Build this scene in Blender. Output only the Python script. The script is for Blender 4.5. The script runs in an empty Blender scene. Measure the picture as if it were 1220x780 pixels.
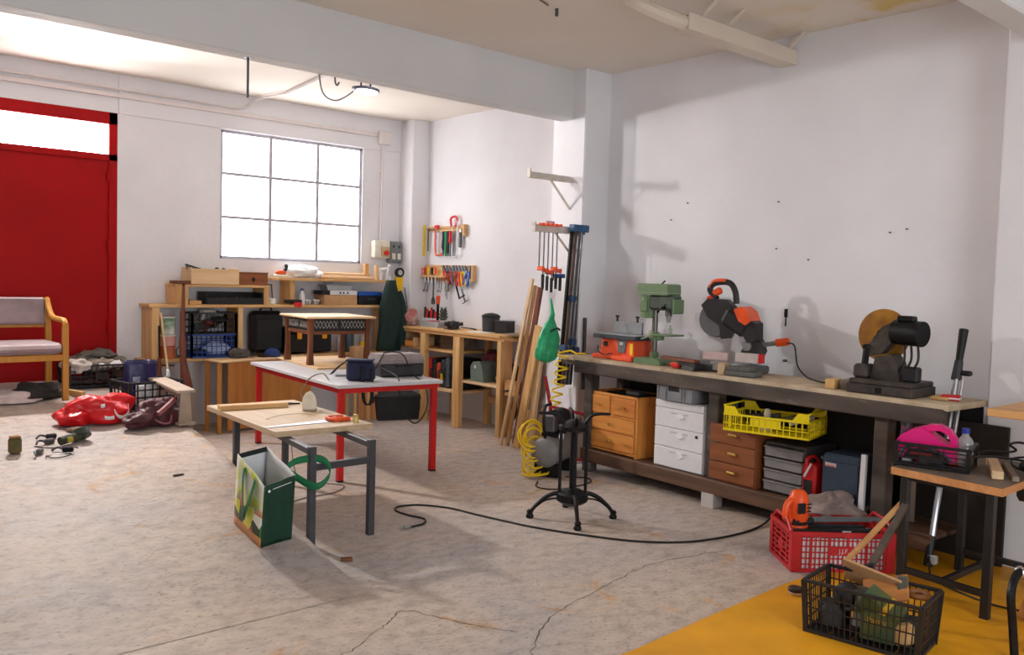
import bpy, math, random
from mathutils import Vector, Matrix, Euler, noise as mnoise
random.seed(7)
sc = bpy.context.scene
COL = sc.collection

# ------------------------------------------------------------------ camera
HC = 1.55
FPX = 1041.5
_y, _p, _r = (math.radians(a) for a in (41.1236, -3.149, 1.6692))
_f = Vector((math.sin(_y) * math.cos(_p), math.cos(_y) * math.cos(_p), math.sin(_p)))
_rt0 = Vector((math.cos(_y), -math.sin(_y), 0))
_up0 = _rt0.cross(_f)
_rt = _rt0 * math.cos(_r) + _up0 * math.sin(_r)
_up = -_rt0 * math.sin(_r) + _up0 * math.cos(_r)
cd = bpy.data.cameras.new('camera')
cam = bpy.data.objects.new('camera', cd)
COL.objects.link(cam)
cam.matrix_world = Matrix(((_rt.x, _up.x, -_f.x, 0), (_rt.y, _up.y, -_f.y, 0), (_rt.z, _up.z, -_f.z, HC), (0, 0, 0, 1)))
cd.sensor_width = 36
cd.sensor_fit = 'HORIZONTAL'
cd.lens = FPX / 1220 * 36
cd.clip_start = 0.05
sc.camera = cam

# ------------------------------------------------------------------ light
PANE = 7.5       # daylight glow of the frosted panes
TRANSOM = 30.0   # the glass above the door looks straight at the bright sky
LAMP = 58.0     # flood lamp under the far ceiling
w = bpy.data.worlds.new('world')
sc.world = w
w.use_nodes = True
w.node_tree.nodes['Background'].inputs[0].default_value = (0.75, 0.85, 1, 1)
w.node_tree.nodes['Background'].inputs[1].default_value = 0.6
sc.view_settings.view_transform = 'Standard'
sc.view_settings.look = 'None'
sc.view_settings.gamma = 1
sc.view_settings.use_curve_mapping = False
sc.view_settings.exposure = 0.04
sc.cycles.use_denoising = True
sc.cycles.max_bounces = 8
sc.cycles.diffuse_bounces = 5
sc.cycles.sample_clamp_indirect = 6

def area(name, loc, rot, sx, sy, power, color=(1, 1, 1)):
    l = bpy.data.lights.new(name, 'AREA')
    l.shape = 'RECTANGLE'
    l.size, l.size_y, l.energy, l.color = sx, sy, power, color
    o = bpy.data.objects.new(name, l)
    o.location, o.rotation_euler = loc, rot
    COL.objects.link(o)
    return o

# soft cool fill lamp added out of view behind the camera
area('camera_side_fill', (1.6, -2.35, 1.5), (math.radians(97), 0, 0), 2.6, 2.2, 140, (0.86, 0.95, 1))
# small lamp added in front of the transom pane for crisper floor shadows
area('transom_shadow_lamp', (2.05, 8.64, 2.74), (math.radians(-70), 0, 0), 0.2, 0.14, 74, (1, 0.93, 0.88)).data.spread = math.radians(132)
# sunlit pavement outside the window throws light up onto the ceiling
area('pavement_bounce', (4.3, 9.35, 0.75), (math.radians(-112), 0, 0), 2.0, 0.7, 170, (1, 0.98, 0.95))

pl = bpy.data.lights.new('flood_lamp_light', 'SPOT')
pl.energy, pl.shadow_soft_size, pl.color = LAMP, 0.09, (1, 0.97, 0.98)
plo = bpy.data.objects.new('flood_lamp_light', pl)
pl.spot_size, pl.spot_blend = math.radians(130), 0.5
plo.location = (3.76, 6.12, 2.985)
plo.rotation_euler = Vector((1.9, -2.7, -0.75)).to_track_quat('-Z', 'Y').to_euler()
COL.objects.link(plo)
# ------------------------------------------------------------------ mesh helper
def vec(*a):
    return Vector(a if len(a) > 1 else a[0])

class MB:
    def __init__(s):
        s.v, s.f = [], []
    def add(s, vs, fs, m=None):
        n = len(s.v)
        s.v += [tuple(m @ Vector(v)) if m else tuple(v) for v in vs]
        s.f += [tuple(i + n for i in f) for f in fs]
        return s
    def box(s, c, d, bev=0.003, rot=None, m=None):
        a = [x / 2 for x in d]
        b = min(bev, min(a) * 0.6)
        T = Matrix.Translation(c)
        if rot: T = T @ Euler(rot).to_matrix().to_4x4()
        if m: T = m @ T
        if b <= 0:
            vs = [(sx * a[0], sy * a[1], sz * a[2]) for sx in (-1, 1) for sy in (-1, 1) for sz in (-1, 1)]
            fs = [(0, 1, 3, 2), (4, 6, 7, 5), (0, 4, 5, 1), (2, 3, 7, 6), (0, 2, 6, 4), (1, 5, 7, 3)]
            return s.add(vs, fs, T)
        vs, ix = [], {}
        for sx in (-1, 1):
            for sy in (-1, 1):
                for sz in (-1, 1):
                    for k in range(3):
                        p = [sx * (a[0] - b), sy * (a[1] - b), sz * (a[2] - b)]
                        p[k] = (sx, sy, sz)[k] * a[k]
                        ix[(sx, sy, sz, k)] = len(vs)
                        vs.append(p)
        fs = []
        def q(idx):
            ps = [Vector(vs[i]) for i in idx]
            nrm = (ps[1] - ps[0]).cross(ps[2] - ps[0])
            cen = sum(ps, Vector()) / len(ps)
            fs.append(tuple(idx) if nrm.dot(cen) > 0 else tuple(reversed(idx)))
        for k in range(3):
            o = [i for i in range(3) if i != k]
            for sg in (-1, 1):
                idx = []
                for t in ((-1, -1), (1, -1), (1, 1), (-1, 1)):
                    key = [0, 0, 0]
                    key[k], key[o[0]], key[o[1]] = sg, t[0], t[1]
                    idx.append(ix[(*key, k)])
                q(idx)
        for k in range(3):
            o = [i for i in range(3) if i != k]
            for t in ((-1, -1), (1, -1), (1, 1), (-1, 1)):
                ka, kb = [0, 0, 0], [0, 0, 0]
                ka[o[0]], ka[o[1]] = t
                kb[o[0]], kb[o[1]] = t
                ka[k], kb[k] = -1, 1
                q([ix[(*ka, o[0])], ix[(*ka, o[1])], ix[(*kb, o[1])], ix[(*kb, o[0])]])
        for sx in (-1, 1):
            for sy in (-1, 1):
                for sz in (-1, 1):
                    q([ix[(sx, sy, sz, k)] for k in range(3)])
        return s.add(vs, fs, T)
    def bx(s, x0, x1, y0, y1, z0, z1, bev=0.003):
        return s.box(((x0 + x1) / 2, (y0 + y1) / 2, (z0 + z1) / 2), (abs(x1 - x0), abs(y1 - y0), abs(z1 - z0)), bev)
    def beam(s, p0, p1, wd, hd, bev=0.002, up=(0, 0, 1)):
        p0, p1 = Vector(p0), Vector(p1)
        d = p1 - p0
        L = d.length
        d.normalize()
        u = Vector(up)
        if abs(d.dot(u)) > 0.98: u = Vector((0, 1, 0)) if abs(d.y) < 0.9 else Vector((1, 0, 0))
        x = d.cross(u).normalized()
        z = x.cross(d).normalized()
        c = (p0 + p1) / 2
        T = Matrix(((x.x, d.x, z.x, c.x), (x.y, d.y, z.y, c.y), (x.z, d.z, z.z, c.z), (0, 0, 0, 1)))
        return s.box((0, 0, 0), (wd, L, hd), bev, m=T)
    def cyl(s, p0, p1, r, r2=None, n=12, caps=True):
        p0, p1 = Vector(p0), Vector(p1)
        r2 = r if r2 is None else r2
        d = (p1 - p0).normalized()
        u = Vector((0, 0, 1)) if abs(d.z) < 0.9 else Vector((1, 0, 0))
        x = d.cross(u).normalized()
        y = d.cross(x)
        vs = []
        for p, rr in ((p0, r), (p1, r2)):
            for i in range(n):
                a = 2 * math.pi * i / n
                vs.append(p + (x * math.cos(a) + y * math.sin(a)) * rr)
        fs = [(i, n + i, n + (i + 1) % n, (i + 1) % n) for i in range(n)]
        if caps: fs += [tuple(range(n)), tuple(range(2 * n - 1, n - 1, -1))]
        return s.add(vs, fs)
    def tube(s, pts, r, n=6, closed=False, radii=None):
        pts = [Vector(p) for p in pts]
        N = len(pts)
        vs = []
        ref = None
        for i, p in enumerate(pts):
            a = pts[(i - 1) % N] if (closed or i > 0) else p
            b = pts[(i + 1) % N] if (closed or i < N - 1) else p
            d = (b - a).normalized() if (b - a).length > 1e-9 else Vector((0, 0, 1))
            if ref is None:
                u = Vector((0, 0, 1)) if abs(d.z) < 0.9 else Vector((1, 0, 0))
                ref = d.cross(u).normalized()
            ref = (ref - d * ref.dot(d))
            if ref.length < 1e-6: ref = d.orthogonal()
            ref.normalize()
            y = d.cross(ref)
            rr = radii[i] if radii else r
            for k in range(n):
                t = 2 * math.pi * k / n
                vs.append(p + (ref * math.cos(t) + y * math.sin(t)) * rr)
        fs = []
        for i in range(N if closed else N - 1):
            j = (i + 1) % N
            for k in range(n):
                fs.append((i * n + k, i * n + (k + 1) % n, j * n + (k + 1) % n, j * n + k))
        if not closed: fs += [tuple(range(n - 1, -1, -1)), tuple((N - 1) * n + k for k in range(n))]
        return s.add(vs, fs)
    def lathe(s, prof, o=(0, 0, 0), n=16, m=None, sc2=(1, 1)):
        T = Matrix.Translation(o)
        if m: T = T @ m
        vs, fs = [], []
        for r, z in prof:
            for i in range(n):
                a = 2 * math.pi * i / n
                vs.append((max(r, 1e-4) * math.cos(a) * sc2[0], max(r, 1e-4) * math.sin(a) * sc2[1], z))
        for j in range(len(prof) - 1):
            for i in range(n):
                k = (i + 1) % n
                fs.append((j * n + i, j * n + k, (j + 1) * n + k, (j + 1) * n + i))
        fs.append(tuple(range(n - 1, -1, -1)))
        fs.append(tuple((len(prof) - 1) * n + i for i in range(n)))
        return s.add(vs, fs, T)
    def prism(s, poly, lo, hi, ax='y', m=None):
        # poly in the two other axes (in xyz order), extruded along ax
        def mk(a, b, t):
            return {'x': (t, a, b), 'y': (a, t, b), 'z': (a, b, t)}[ax]
        ar = sum(poly[i][0] * poly[(i + 1) % len(poly)][1] - poly[(i + 1) % len(poly)][0] * poly[i][1] for i in range(len(poly)))
        if ar < 0: poly = poly[::-1]
        n = len(poly)
        vs = [mk(a, b, lo) for a, b in poly] + [mk(a, b, hi) for a, b in poly]
        fs = [tuple(range(n - 1, -1, -1)), tuple(range(n, 2 * n))] + [(i, (i + 1) % n, n + (i + 1) % n, n + i) for i in range(n)]
        if ax == 'y': fs = [f[::-1] for f in fs]
        return s.add(vs, fs, m)
    def ell(s, c, r, n=12, k=8, rot=None, jit=0, seed=0, flat=None):
        R = random.Random(seed)
        T = Matrix.Translation(c)
        if rot: T = T @ Euler(rot).to_matrix().to_4x4()
        vs, fs = [(0, 0, -r[2])], []
        for j in range(1, k):
            b = -math.pi / 2 + math.pi * j / k
            for i in range(n):
                a = 2 * math.pi * i / n
                q = 1 + R.uniform(-jit, jit)
                vs.append((r[0] * math.cos(a) * math.cos(b) * q, r[1] * math.sin(a) * math.cos(b) * q, r[2] * math.sin(b) * q))
        vs.append((0, 0, r[2]))
        for i in range(n):
            fs.append((0, 1 + (i + 1) % n, 1 + i))
            fs.append((len(vs) - 1, len(vs) - 1 - n + i, len(vs) - 1 - n + (i + 1) % n))
        for j in range(k - 2):
            for i in range(n):
                a, b2 = 1 + j * n + i, 1 + j * n + (i + 1) % n
                fs.append((a, b2, b2 + n, a + n))
        if flat is not None: vs = [(x, y, max(z, flat)) for x, y, z in vs]
        return s.add(vs, fs, T)
    def crumple(s, c, r, seed=0, amp=.25, n=36, k=22, freq=3.0, floor=None, rot=None):
        # soft lump of cloth or film with sharp folds
        T = Matrix.Translation(c)
        if rot: T = T @ Euler(rot).to_matrix().to_4x4()
        m0 = MB().ell((0, 0, 0), (1, 1, 1), n, k)
        vs = []
        off = Vector((seed * 7.3, seed * 3.1, seed * 1.7))
        for v in m0.v:
            p = Vector(v)
            q = p * freq * .5 + off
            a = mnoise.noise(q)
            b = 1 - abs(mnoise.noise(q * 2.1 + Vector((5, 1, 9)))) * 2
            d = 1 - abs(mnoise.noise(q * 4.3 + Vector((2, 8, 3)))) * 2
            f = 1 + amp * (a * .9 + (b - .5) * .5 + (d - .5) * .22)
            w = Vector((p.x * r[0] * f, p.y * r[1] * f, p.z * r[2] * f))
            if floor is not None: w.z = max(w.z, floor)
            vs.append(w)
        return s.add(vs, m0.f, T)
    def patch(s, fn, nu, nv, th=0):
        vs = [fn(i / nu, j / nv) for j in range(nv + 1) for i in range(nu + 1)]
        W_ = nu + 1
        fs = [(j * W_ + i, j * W_ + i + 1, (j + 1) * W_ + i + 1, (j + 1) * W_ + i) for j in range(nv) for i in range(nu)]
        return s.add(vs, fs)
    def mesh(s, name, mat, ang=35):
        me = bpy.data.meshes.new(name)
        me.from_pydata([tuple(v) for v in s.v], [], s.f)
        me.polygons.foreach_set('use_smooth', [True] * len(me.polygons))
        me.set_sharp_from_angle(angle=math.radians(ang))
        if mat: me.materials.append(mat)
        me.update()
        return me

def obj(name, mb, mat, parent=None, label=None, ang=35, loc=None, rot=None):
    o = bpy.data.objects.new(name, mb if isinstance(mb, bpy.types.Mesh) else mb.mesh(name, mat, ang))
    COL.objects.link(o)
    if parent: o.parent = parent
    if label: o['label'] = label
    if loc: o.location = loc
    if rot: o.rotation_euler = rot
    return o
def thing(name, label, cat, loc=(0, 0, 0), rz=0, group=None, rot=None):
    o = bpy.data.objects.new(name, None)
    o.empty_display_size = 0.05
    COL.objects.link(o)
    o.location = loc
    o.rotation_euler = rot if rot else (0, 0, math.radians(rz))
    o['label'], o['category'] = label, cat
    if group: o['group'] = group
    return o
def solo(name, mb, mat, label, cat, loc=(0, 0, 0), rz=0, group=None, ang=35, rot=None):
    o = obj(name, mb, mat, None, label, ang, loc, rot if rot else (0, 0, math.radians(rz)))
    o['category'] = cat
    if group: o['group'] = group
    return o
def struct(name, mb, mat, parent=None, ang=35):
    o = obj(name, mb, mat, parent, None, ang)
    if not parent: o['kind'] = 'structure'
    return o
def solid(o, t, off=0):
    m = o.modifiers.new('solid', 'SOLIDIFY')
    m.thickness, m.offset = t, off
    return o
def subsurf(o, l=1):
    m = o.modifiers.new('sub', 'SUBSURF')
    m.levels = m.render_levels = l
    return o
def dup(root, loc, rz, label, group=None):
    r = root.copy()
    COL.objects.link(r)
    r.location, r.rotation_euler = loc, (0, 0, math.radians(rz))
    r['label'] = label
    if group: r['group'] = group
    for ch in list(root.children):
        c = ch.copy()
        COL.objects.link(c)
        c.parent = r
        for g in list(ch.children):
            d = g.copy()
            COL.objects.link(d)
            d.parent = c
    return r
def spline(pts, k=6):
    P = [Vector(p) for p in pts]
    out = []
    for i in range(len(P) - 1):
        a, b, c, d = P[max(i - 1, 0)], P[i], P[i + 1], P[min(i + 2, len(P) - 1)]
        for j in range(k):
            t = j / k
            out.append(0.5 * ((2 * b) + (c - a) * t + (2 * a - 5 * b + 4 * c - d) * t * t + (3 * b - a - 3 * c + d) * t ** 3))
    out.append(P[-1])
    return out
def text(name, body, size, mat, parent, loc, rot, ext=0.0005, align='CENTER'):
    cu = bpy.data.curves.new(name, 'FONT')
    cu.body, cu.size, cu.extrude, cu.align_x, cu.align_y = body, size, ext, align, 'CENTER'
    t = bpy.data.objects.new(name + '_tmp', cu)
    COL.objects.link(t)
    bpy.context.view_layer.update()
    me = bpy.data.meshes.new_from_object(t.evaluated_get(bpy.context.evaluated_depsgraph_get()))
    bpy.data.objects.remove(t)
    me.materials.clear()
    me.materials.append(mat)
    o = bpy.data.objects.new(name, me)
    COL.objects.link(o)
    o.parent = parent
    o.location, o.rotation_euler = loc, rot
    return o

# ------------------------------------------------------------------ materials
def _nt(name):
    m = bpy.data.materials.new(name)
    m.use_nodes = True
    nt = m.node_tree
    b = nt.nodes['Principled BSDF']
    return m, nt, b
def lin(c):
    return tuple(((x / 255) / 12.92 if x <= 10 else ((x / 255 + 0.055) / 1.055) ** 2.4) for x in c)
def mat(name, c, rough=0.55, metal=0.0, var=0.12, scale=14, bump=0.0, bscale=60, stretch=None, c2=None, spec=0.4, emit=0, alpha=None, trans=0):
    m, nt, b = _nt(name)
    c = lin(c)
    N = nt.nodes
    tc = N.new('ShaderNodeTexCoord')
    src = tc.outputs['Object']
    if stretch:
        mp = N.new('ShaderNodeMapping')
        mp.inputs['Scale'].default_value = stretch
        nt.links.new(src, mp.inputs[0])
        src = mp.outputs[0]
    nz = N.new('ShaderNodeTexNoise')
    nz.inputs['Scale'].default_value = scale
    nz.inputs['Detail'].default_value = 5
    nt.links.new(src, nz.inputs['Vector'])
    cr = N.new('ShaderNodeValToRGB')
    a = lin(c2) if c2 else tuple(x * (1 - var) for x in c)
    z = c if c2 else tuple(min(1, x * (1 + var)) for x in c)
    cr.color_ramp.elements[0].color = (*a, 1)
    cr.color_ramp.elements[1].color = (*z, 1)
    cr.color_ramp.elements[0].position, cr.color_ramp.elements[1].position = 0.32, 0.68
    nt.links.new(nz.outputs[0], cr.inputs[0])
    nt.links.new(cr.outputs[0], b.inputs['Base Color'])
    b.inputs['Roughness'].default_value = rough
    b.inputs['Metallic'].default_value = metal
    b.inputs['Specular IOR Level'].default_value = spec
    if trans: b.inputs['Transmission Weight'].default_value = trans
    if alpha is not None: b.inputs['Alpha'].default_value = alpha
    if emit:
        b.inputs['Emission Color'].default_value = (*c, 1)
        b.inputs['Emission Strength'].default_value = emit
    if bump:
        n2 = N.new('ShaderNodeTexNoise')
        n2.inputs['Scale'].default_value = bscale
        n2.inputs['Detail'].default_value = 4
        nt.links.new(src, n2.inputs['Vector'])
        bp = N.new('ShaderNodeBump')
        bp.inputs['Strength'].default_value = bump
        bp.inputs['Distance'].default_value = 0.01
        nt.links.new(n2.outputs[0], bp.inputs['Height'])
        nt.links.new(bp.outputs[0], b.inputs['Normal'])
    return m
def wood(name, c, c2, ax='x', rough=0.55, scale=18, bump=0.05):
    st = {'x': (0.08, 1, 1), 'y': (1, 0.08, 1), 'z': (1, 1, 0.08)}[ax]
    return mat(name, c, rough, 0, 0, scale, bump, 30, st, c2)
W = {}
def wd(kind, ax):
    key = (kind, ax)
    if key not in W:
        pal = {'pine': ((226, 186, 128), (196, 146, 88)), 'pale': ((232, 200, 158), (210, 172, 126)), 'dark': ((98, 56, 34), (58, 32, 20)),
               'old': ((96, 80, 66), (52, 42, 36)), 'orange': ((222, 150, 70), (190, 112, 44)), 'brown': ((150, 88, 48), (118, 64, 34)),
               'board': ((206, 180, 146), (188, 160, 128)), 'walnut': ((128, 72, 38), (86, 46, 24)), 'teak': ((196, 130, 66), (160, 98, 44)),
               'grey': ((150, 134, 118), (112, 98, 86)), 'beam': ((112, 80, 60), (66, 48, 38)), 'ply': ((210, 150, 96), (180, 120, 70)), 'panel': ((204, 140, 72), (184, 118, 56)),
               'chair': ((206, 148, 62), (182, 124, 44)), 'lumber': ((214, 166, 110), (186, 134, 82)), 'red': ((122, 66, 44), (92, 44, 30))}[kind]
        W[key] = wood('wood_%s_%s' % key, *pal, ax)
    return W[key]
BLACK = mat('black_plastic', (26, 26, 29), 0.5, var=0.2)
BLACKM = mat('black_iron', (30, 29, 30), 0.45, 0.6, bump=0.1)
DGREY = mat('dark_grey_plastic', (58, 60, 64), 0.5)
GREY = mat('grey_plastic', (138, 140, 142), 0.5)
LGREY = mat('light_grey_paint', (190, 190, 190), 0.5)
STEEL = mat('bright_steel', (190, 190, 195), 0.3, 0.9)
DSTEEL = mat('dull_steel', (98, 98, 102), 0.45, 0.8, bump=0.1)
BRASS = mat('brass', (214, 176, 96), 0.3, 0.9)
WHITE = mat('white_lacquer', (226, 226, 228), 0.35, var=0.03)
RED = mat('red_paint', (196, 26, 24), 0.4, var=0.08)
REDP = mat('red_plastic', (206, 30, 34), 0.4, var=0.08)
ORANGE = mat('orange_plastic', (232, 84, 28), 0.4)
YELLOW = mat('yellow_plastic', (236, 206, 20), 0.4)
BLUE = mat('blue_plastic', (30, 84, 170), 0.4)
NAVY = mat('navy_fabric', (34, 38, 66), 0.8, bump=0.3, bscale=300)
GREEN = mat('machine_green_paint', (104, 128, 92), 0.4, var=0.08, bump=0.05)
CREAM = mat('cream_plastic', (226, 222, 204), 0.4)
CARD = mat('cardboard', (190, 150, 108), 0.8)
RUBBER = mat('rubber_cable', (30, 28, 28), 0.6)
GLASSY = mat('clear_plastic', (225, 228, 230), 0.2, var=0.02, trans=0.6)
PAPER = mat('white_paper', (232, 232, 234), 0.7, var=0.02)
# ------------------------------------------------------------------ setting
XW, XF, YB, ZC = 5.66, 5.98, 8.65, 3.345      # near right wall, far right wall, back wall, ceiling
XL, YF = -2.2, -2.6
def plaster(name, c, var=0.05):
    return mat(name, c, 0.75, 0, var, 1.3, 0.35, 14, spec=0.2)
WALL = plaster('white_plaster', (228, 227, 231))
def ceiling_mat():
    m, nt, b = _nt('ceiling_plaster')
    N, L = nt.nodes, nt.links
    tc = N.new('ShaderNodeTexCoord')
    n1 = N.new('ShaderNodeTexNoise'); n1.inputs['Scale'].default_value = 1.1; n1.inputs['Detail'].default_value = 4
    L.new(tc.outputs['Object'], n1.inputs['Vector'])
    c1 = N.new('ShaderNodeValToRGB')
    c1.color_ramp.elements[0].color = (*lin((222, 210, 196)), 1)
    c1.color_ramp.elements[1].color = (*lin((234, 227, 219)), 1)
    L.new(n1.outputs[0], c1.inputs[0])
    # yellow damp stains along the right wall of the near bay
    sp = N.new('ShaderNodeSeparateXYZ'); L.new(tc.outputs['Object'], sp.inputs[0])
    mx = N.new('ShaderNodeMapRange'); mx.inputs[1].default_value = 4.75; mx.inputs[2].default_value = 5.6
    L.new(sp.outputs[0], mx.inputs[0])
    my = N.new('ShaderNodeMapRange'); my.inputs[1].default_value = 4.0; my.inputs[2].default_value = 2.9
    L.new(sp.outputs[1], my.inputs[0])
    n2 = N.new('ShaderNodeTexNoise'); n2.inputs['Scale'].default_value = 3.2; n2.inputs['Detail'].default_value = 3
    L.new(tc.outputs['Object'], n2.inputs['Vector'])
    r2 = N.new('ShaderNodeMapRange'); r2.inputs[1].default_value = 0.48; r2.inputs[2].default_value = 0.64
    L.new(n2.outputs[0], r2.inputs[0])
    a = N.new('ShaderNodeMath'); a.operation = 'MULTIPLY'; L.new(mx.outputs[0], a.inputs[0]); L.new(my.outputs[0], a.inputs[1])
    a2 = N.new('ShaderNodeMath'); a2.operation = 'MULTIPLY'; L.new(a.outputs[0], a2.inputs[0]); L.new(r2.outputs[0], a2.inputs[1])
    mix = N.new('ShaderNodeMix'); mix.data_type = 'RGBA'
    L.new(a2.outputs[0], mix.inputs['Factor']); L.new(c1.outputs[0], mix.inputs['A'])
    mix.inputs['B'].default_value = (*lin((214, 186, 92)), 1)
    L.new(mix.outputs['Result'], b.inputs['Base Color'])
    b.inputs['Roughness'].default_value = 0.8
    return m
def floor_mat():
    m, nt, b = _nt('worn_concrete')
    N, L = nt.nodes, nt.links
    tc = N.new('ShaderNodeTexCoord')
    def noise(s, d, st=(1, 1, 1), rz=0, dist=0):
        mp = N.new('ShaderNodeMapping'); mp.inputs['Scale'].default_value = st; mp.inputs['Rotation'].default_value = (0, 0, rz)
        L.new(tc.outputs['Object'], mp.inputs[0])
        n = N.new('ShaderNodeTexNoise'); n.inputs['Scale'].default_value = s; n.inputs['Detail'].default_value = d
        n.inputs['Distortion'].default_value = dist
        L.new(mp.outputs[0], n.inputs['Vector'])
        return n.outputs[0]
    def ramp(src, stops):
        r = N.new('ShaderNodeValToRGB')
        while len(r.color_ramp.elements) < len(stops): r.color_ramp.elements.new(0.5)
        for e, (p, c) in zip(r.color_ramp.elements, stops):
            e.position, e.color = p, (*lin(c), 1)
        L.new(src, r.inputs[0])
        return r.outputs[0]
    big = ramp(noise(0.9, 6, dist=0.6), [(0.3, (190, 185, 184)), (0.5, (206, 193, 184)), (0.68, (214, 198, 182))])
    fine = ramp(noise(10, 10, (1, 1.5, 1), 0.5, 0.25), [(0.3, (216, 214, 214)), (0.52, (242, 240, 239)), (0.75, (255, 255, 255))])
    spk = ramp(noise(38, 5, (1, 1.6, 1), 0.5), [(0.26, (196, 188, 182)), (0.44, (246, 244, 242)), (0.9, (255, 255, 255))])
    stain = ramp(noise(2.3, 5, dist=1.5), [(0.62, (255, 255, 255)), (0.72, (255, 228, 190))])
    cur = big
    for s in (fine, spk, stain):
        mx = N.new('ShaderNodeMix'); mx.data_type = 'RGBA'; mx.blend_type = 'MULTIPLY'; mx.inputs['Factor'].default_value = 1
        L.new(cur, mx.inputs['A']); L.new(s, mx.inputs['B'])
        cur = mx.outputs['Result']
    L.new(cur, b.inputs['Base Color'])
    b.inputs['Roughness'].default_value = 0.62
    b.inputs['Specular IOR Level'].default_value = 0.3
    bp = N.new('ShaderNodeBump'); bp.inputs['Strength'].default_value = 0.42; bp.inputs['Distance'].default_value = 0.008
    L.new(noise(16, 10, (1, 1.5, 1), 0.5, 0.2), bp.inputs['Height'])
    L.new(bp.outputs[0], b.inputs['Normal'])
    return m
FLOOR = floor_mat()
CEIL = ceiling_mat()
DOORRED = mat('door_red_gloss', (160, 11, 14), 0.5, var=0.1, scale=2.5, bump=0.08, bscale=6, spec=0.12)

struct('floor', MB().bx(XL - 0.2, 6.3, YF - 0.2, YB + 0.2, -0.2, 0, 0), FLOOR)
# ramp that climbs to the red door: gridded so that it eases in from the floor
RY0, RY1, RZ1 = 3.6, YB, 0.52
def rz_at(y):
    t = max(0, (y - RY0) / (8.75 - RY0))
    return RZ1 * t if t > 0.12 else RZ1 * t * t / 0.12 * 0.5 + RZ1 * t * 0.5 * (t / 0.12)
EDGE = [(3.6, 2.28), (4.0, 2.31), (4.35, 2.355), (4.6, 2.385), (5.05, 2.45), (5.92, 2.555), (6.5, 2.61), (7.2, 2.66), (YB + 0.05, 2.74)]
def edge_x(y):
    for (a, xa), (b_, xb) in zip(EDGE, EDGE[1:]):
        if y <= b_: return xa + (xb - xa) * (y - a) / (b_ - a)
    return EDGE[-1][1]
mb = MB()
ny = 36
for j in range(ny + 1):
    y = RY0 + (YB + 0.05 - RY0) * j / ny
    e = edge_x(y)
    z = rz_at(y)
    for x, zz in ((XL, z), (0, z), (e - 0.10, z), (e - 0.03, z - 0.006), (e, max(z - 0.03, z * 0.5 - 0.002)), (e + 0.012, -0.02)):
        mb.v.append((x, y, zz + (0.002 if zz >= 0 else 0)))
for j in range(ny):
    for i in range(5):
        a = j * 6 + i
        mb.f.append((a, a + 1, a + 7, a + 6))
struct('trim_1', mb, FLOOR, ang=60)

def wall_with_holes(name, axis_lo, axis_hi, z0, z1, holes, at, th, axis='x', mt=None):
    xs = sorted({axis_lo, axis_hi, *[h[0] for h in holes], *[h[1] for h in holes]})
    zs = sorted({z0, z1, *[h[2] for h in holes], *[h[3] for h in holes]})
    m = MB()
    for a, b in zip(xs, xs[1:]):
        for c, d in zip(zs, zs[1:]):
            if any(h[0] <= a and b <= h[1] and h[2] <= c and d <= h[3] for h in holes): continue
            if axis == 'x': m.bx(a, b, at, at + th, c, d, 0)
            else: m.bx(at, at + th, a, b, c, d, 0)
    return struct(name, m, mt or WALL)
WX0, WX1, WZ0, WZ1 = 3.595, 5.245, 1.675, 2.975
DX0, DX1, DZ0, DZ1 = 1.50, 2.605, rz_at(YB) - 0.03, 2.985
wall_with_holes('wall_back', XL - 0.2, 6.3, -0.1, ZC + 0.1, [(WX0, WX1, WZ0, WZ1), (DX0, DX1, DZ0, DZ1)], YB, 0.22)
struct('wall_right', MB().bx(XW, XW + 0.7, YF, 5.45, -0.1, ZC + 0.1, 0), WALL)
struct('wall_side', MB().bx(XF, XF + 0.3, 5.4, YB + 0.1, -0.1, ZC + 0.1, 0), WALL)
struct('wall_left', MB().bx(XL - 0.2, XL, YF, YB + 0.1, -0.1, ZC + 0.1, 0), WALL)
wall_with_holes('wall_front', XL - 0.2, 6.3, -0.1, ZC + 0.1, [(-0.2, 2.6, 0, 2.7)], YF - 0.2, 0.2)
struct('ceiling', MB().bx(XL - 0.2, 6.4, YF - 0.2, YB + 0.2, ZC, ZC + 0.15, 0), CEIL)
struct('trim_2', MB().bx(5.355, XF + 0.05, 5.26, 5.66, -0.05, ZC + 0.02, 0.012), WALL)         # middle pillar
BEAMM = plaster('beam_plaster', (212, 211, 212))
struct('trim_3', MB().bx(XL, 5.5, 5.41, 5.57, 2.935, ZC + 0.02, 0.01), BEAMM)                  # ceiling beam
struct('trim_4', MB().bx(5.75, XF + 0.05, 8.40, YB + 0.05, -0.05, ZC + 0.02, 0.012), WALL)    # corner pillar
struct('trim_5', MB().bx(5.37, XW + 0.1, 1.55, 1.97, -0.05, ZC + 0.02, 0.012), WALL)         # near pillar
struct('trim_6', MB().bx(XL, 5.6, 1.68, 1.84, 2.935, ZC + 0.02, 0.01), BEAMM)                  # near beam
# ledge above door and window: the upper wall stands a little proud
struct('trim_7', MB().bx(2.61, 5.76, YB - 0.012, YB + 0.02, 2.98, ZC + 0.02, 0.004), WALL)

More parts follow.
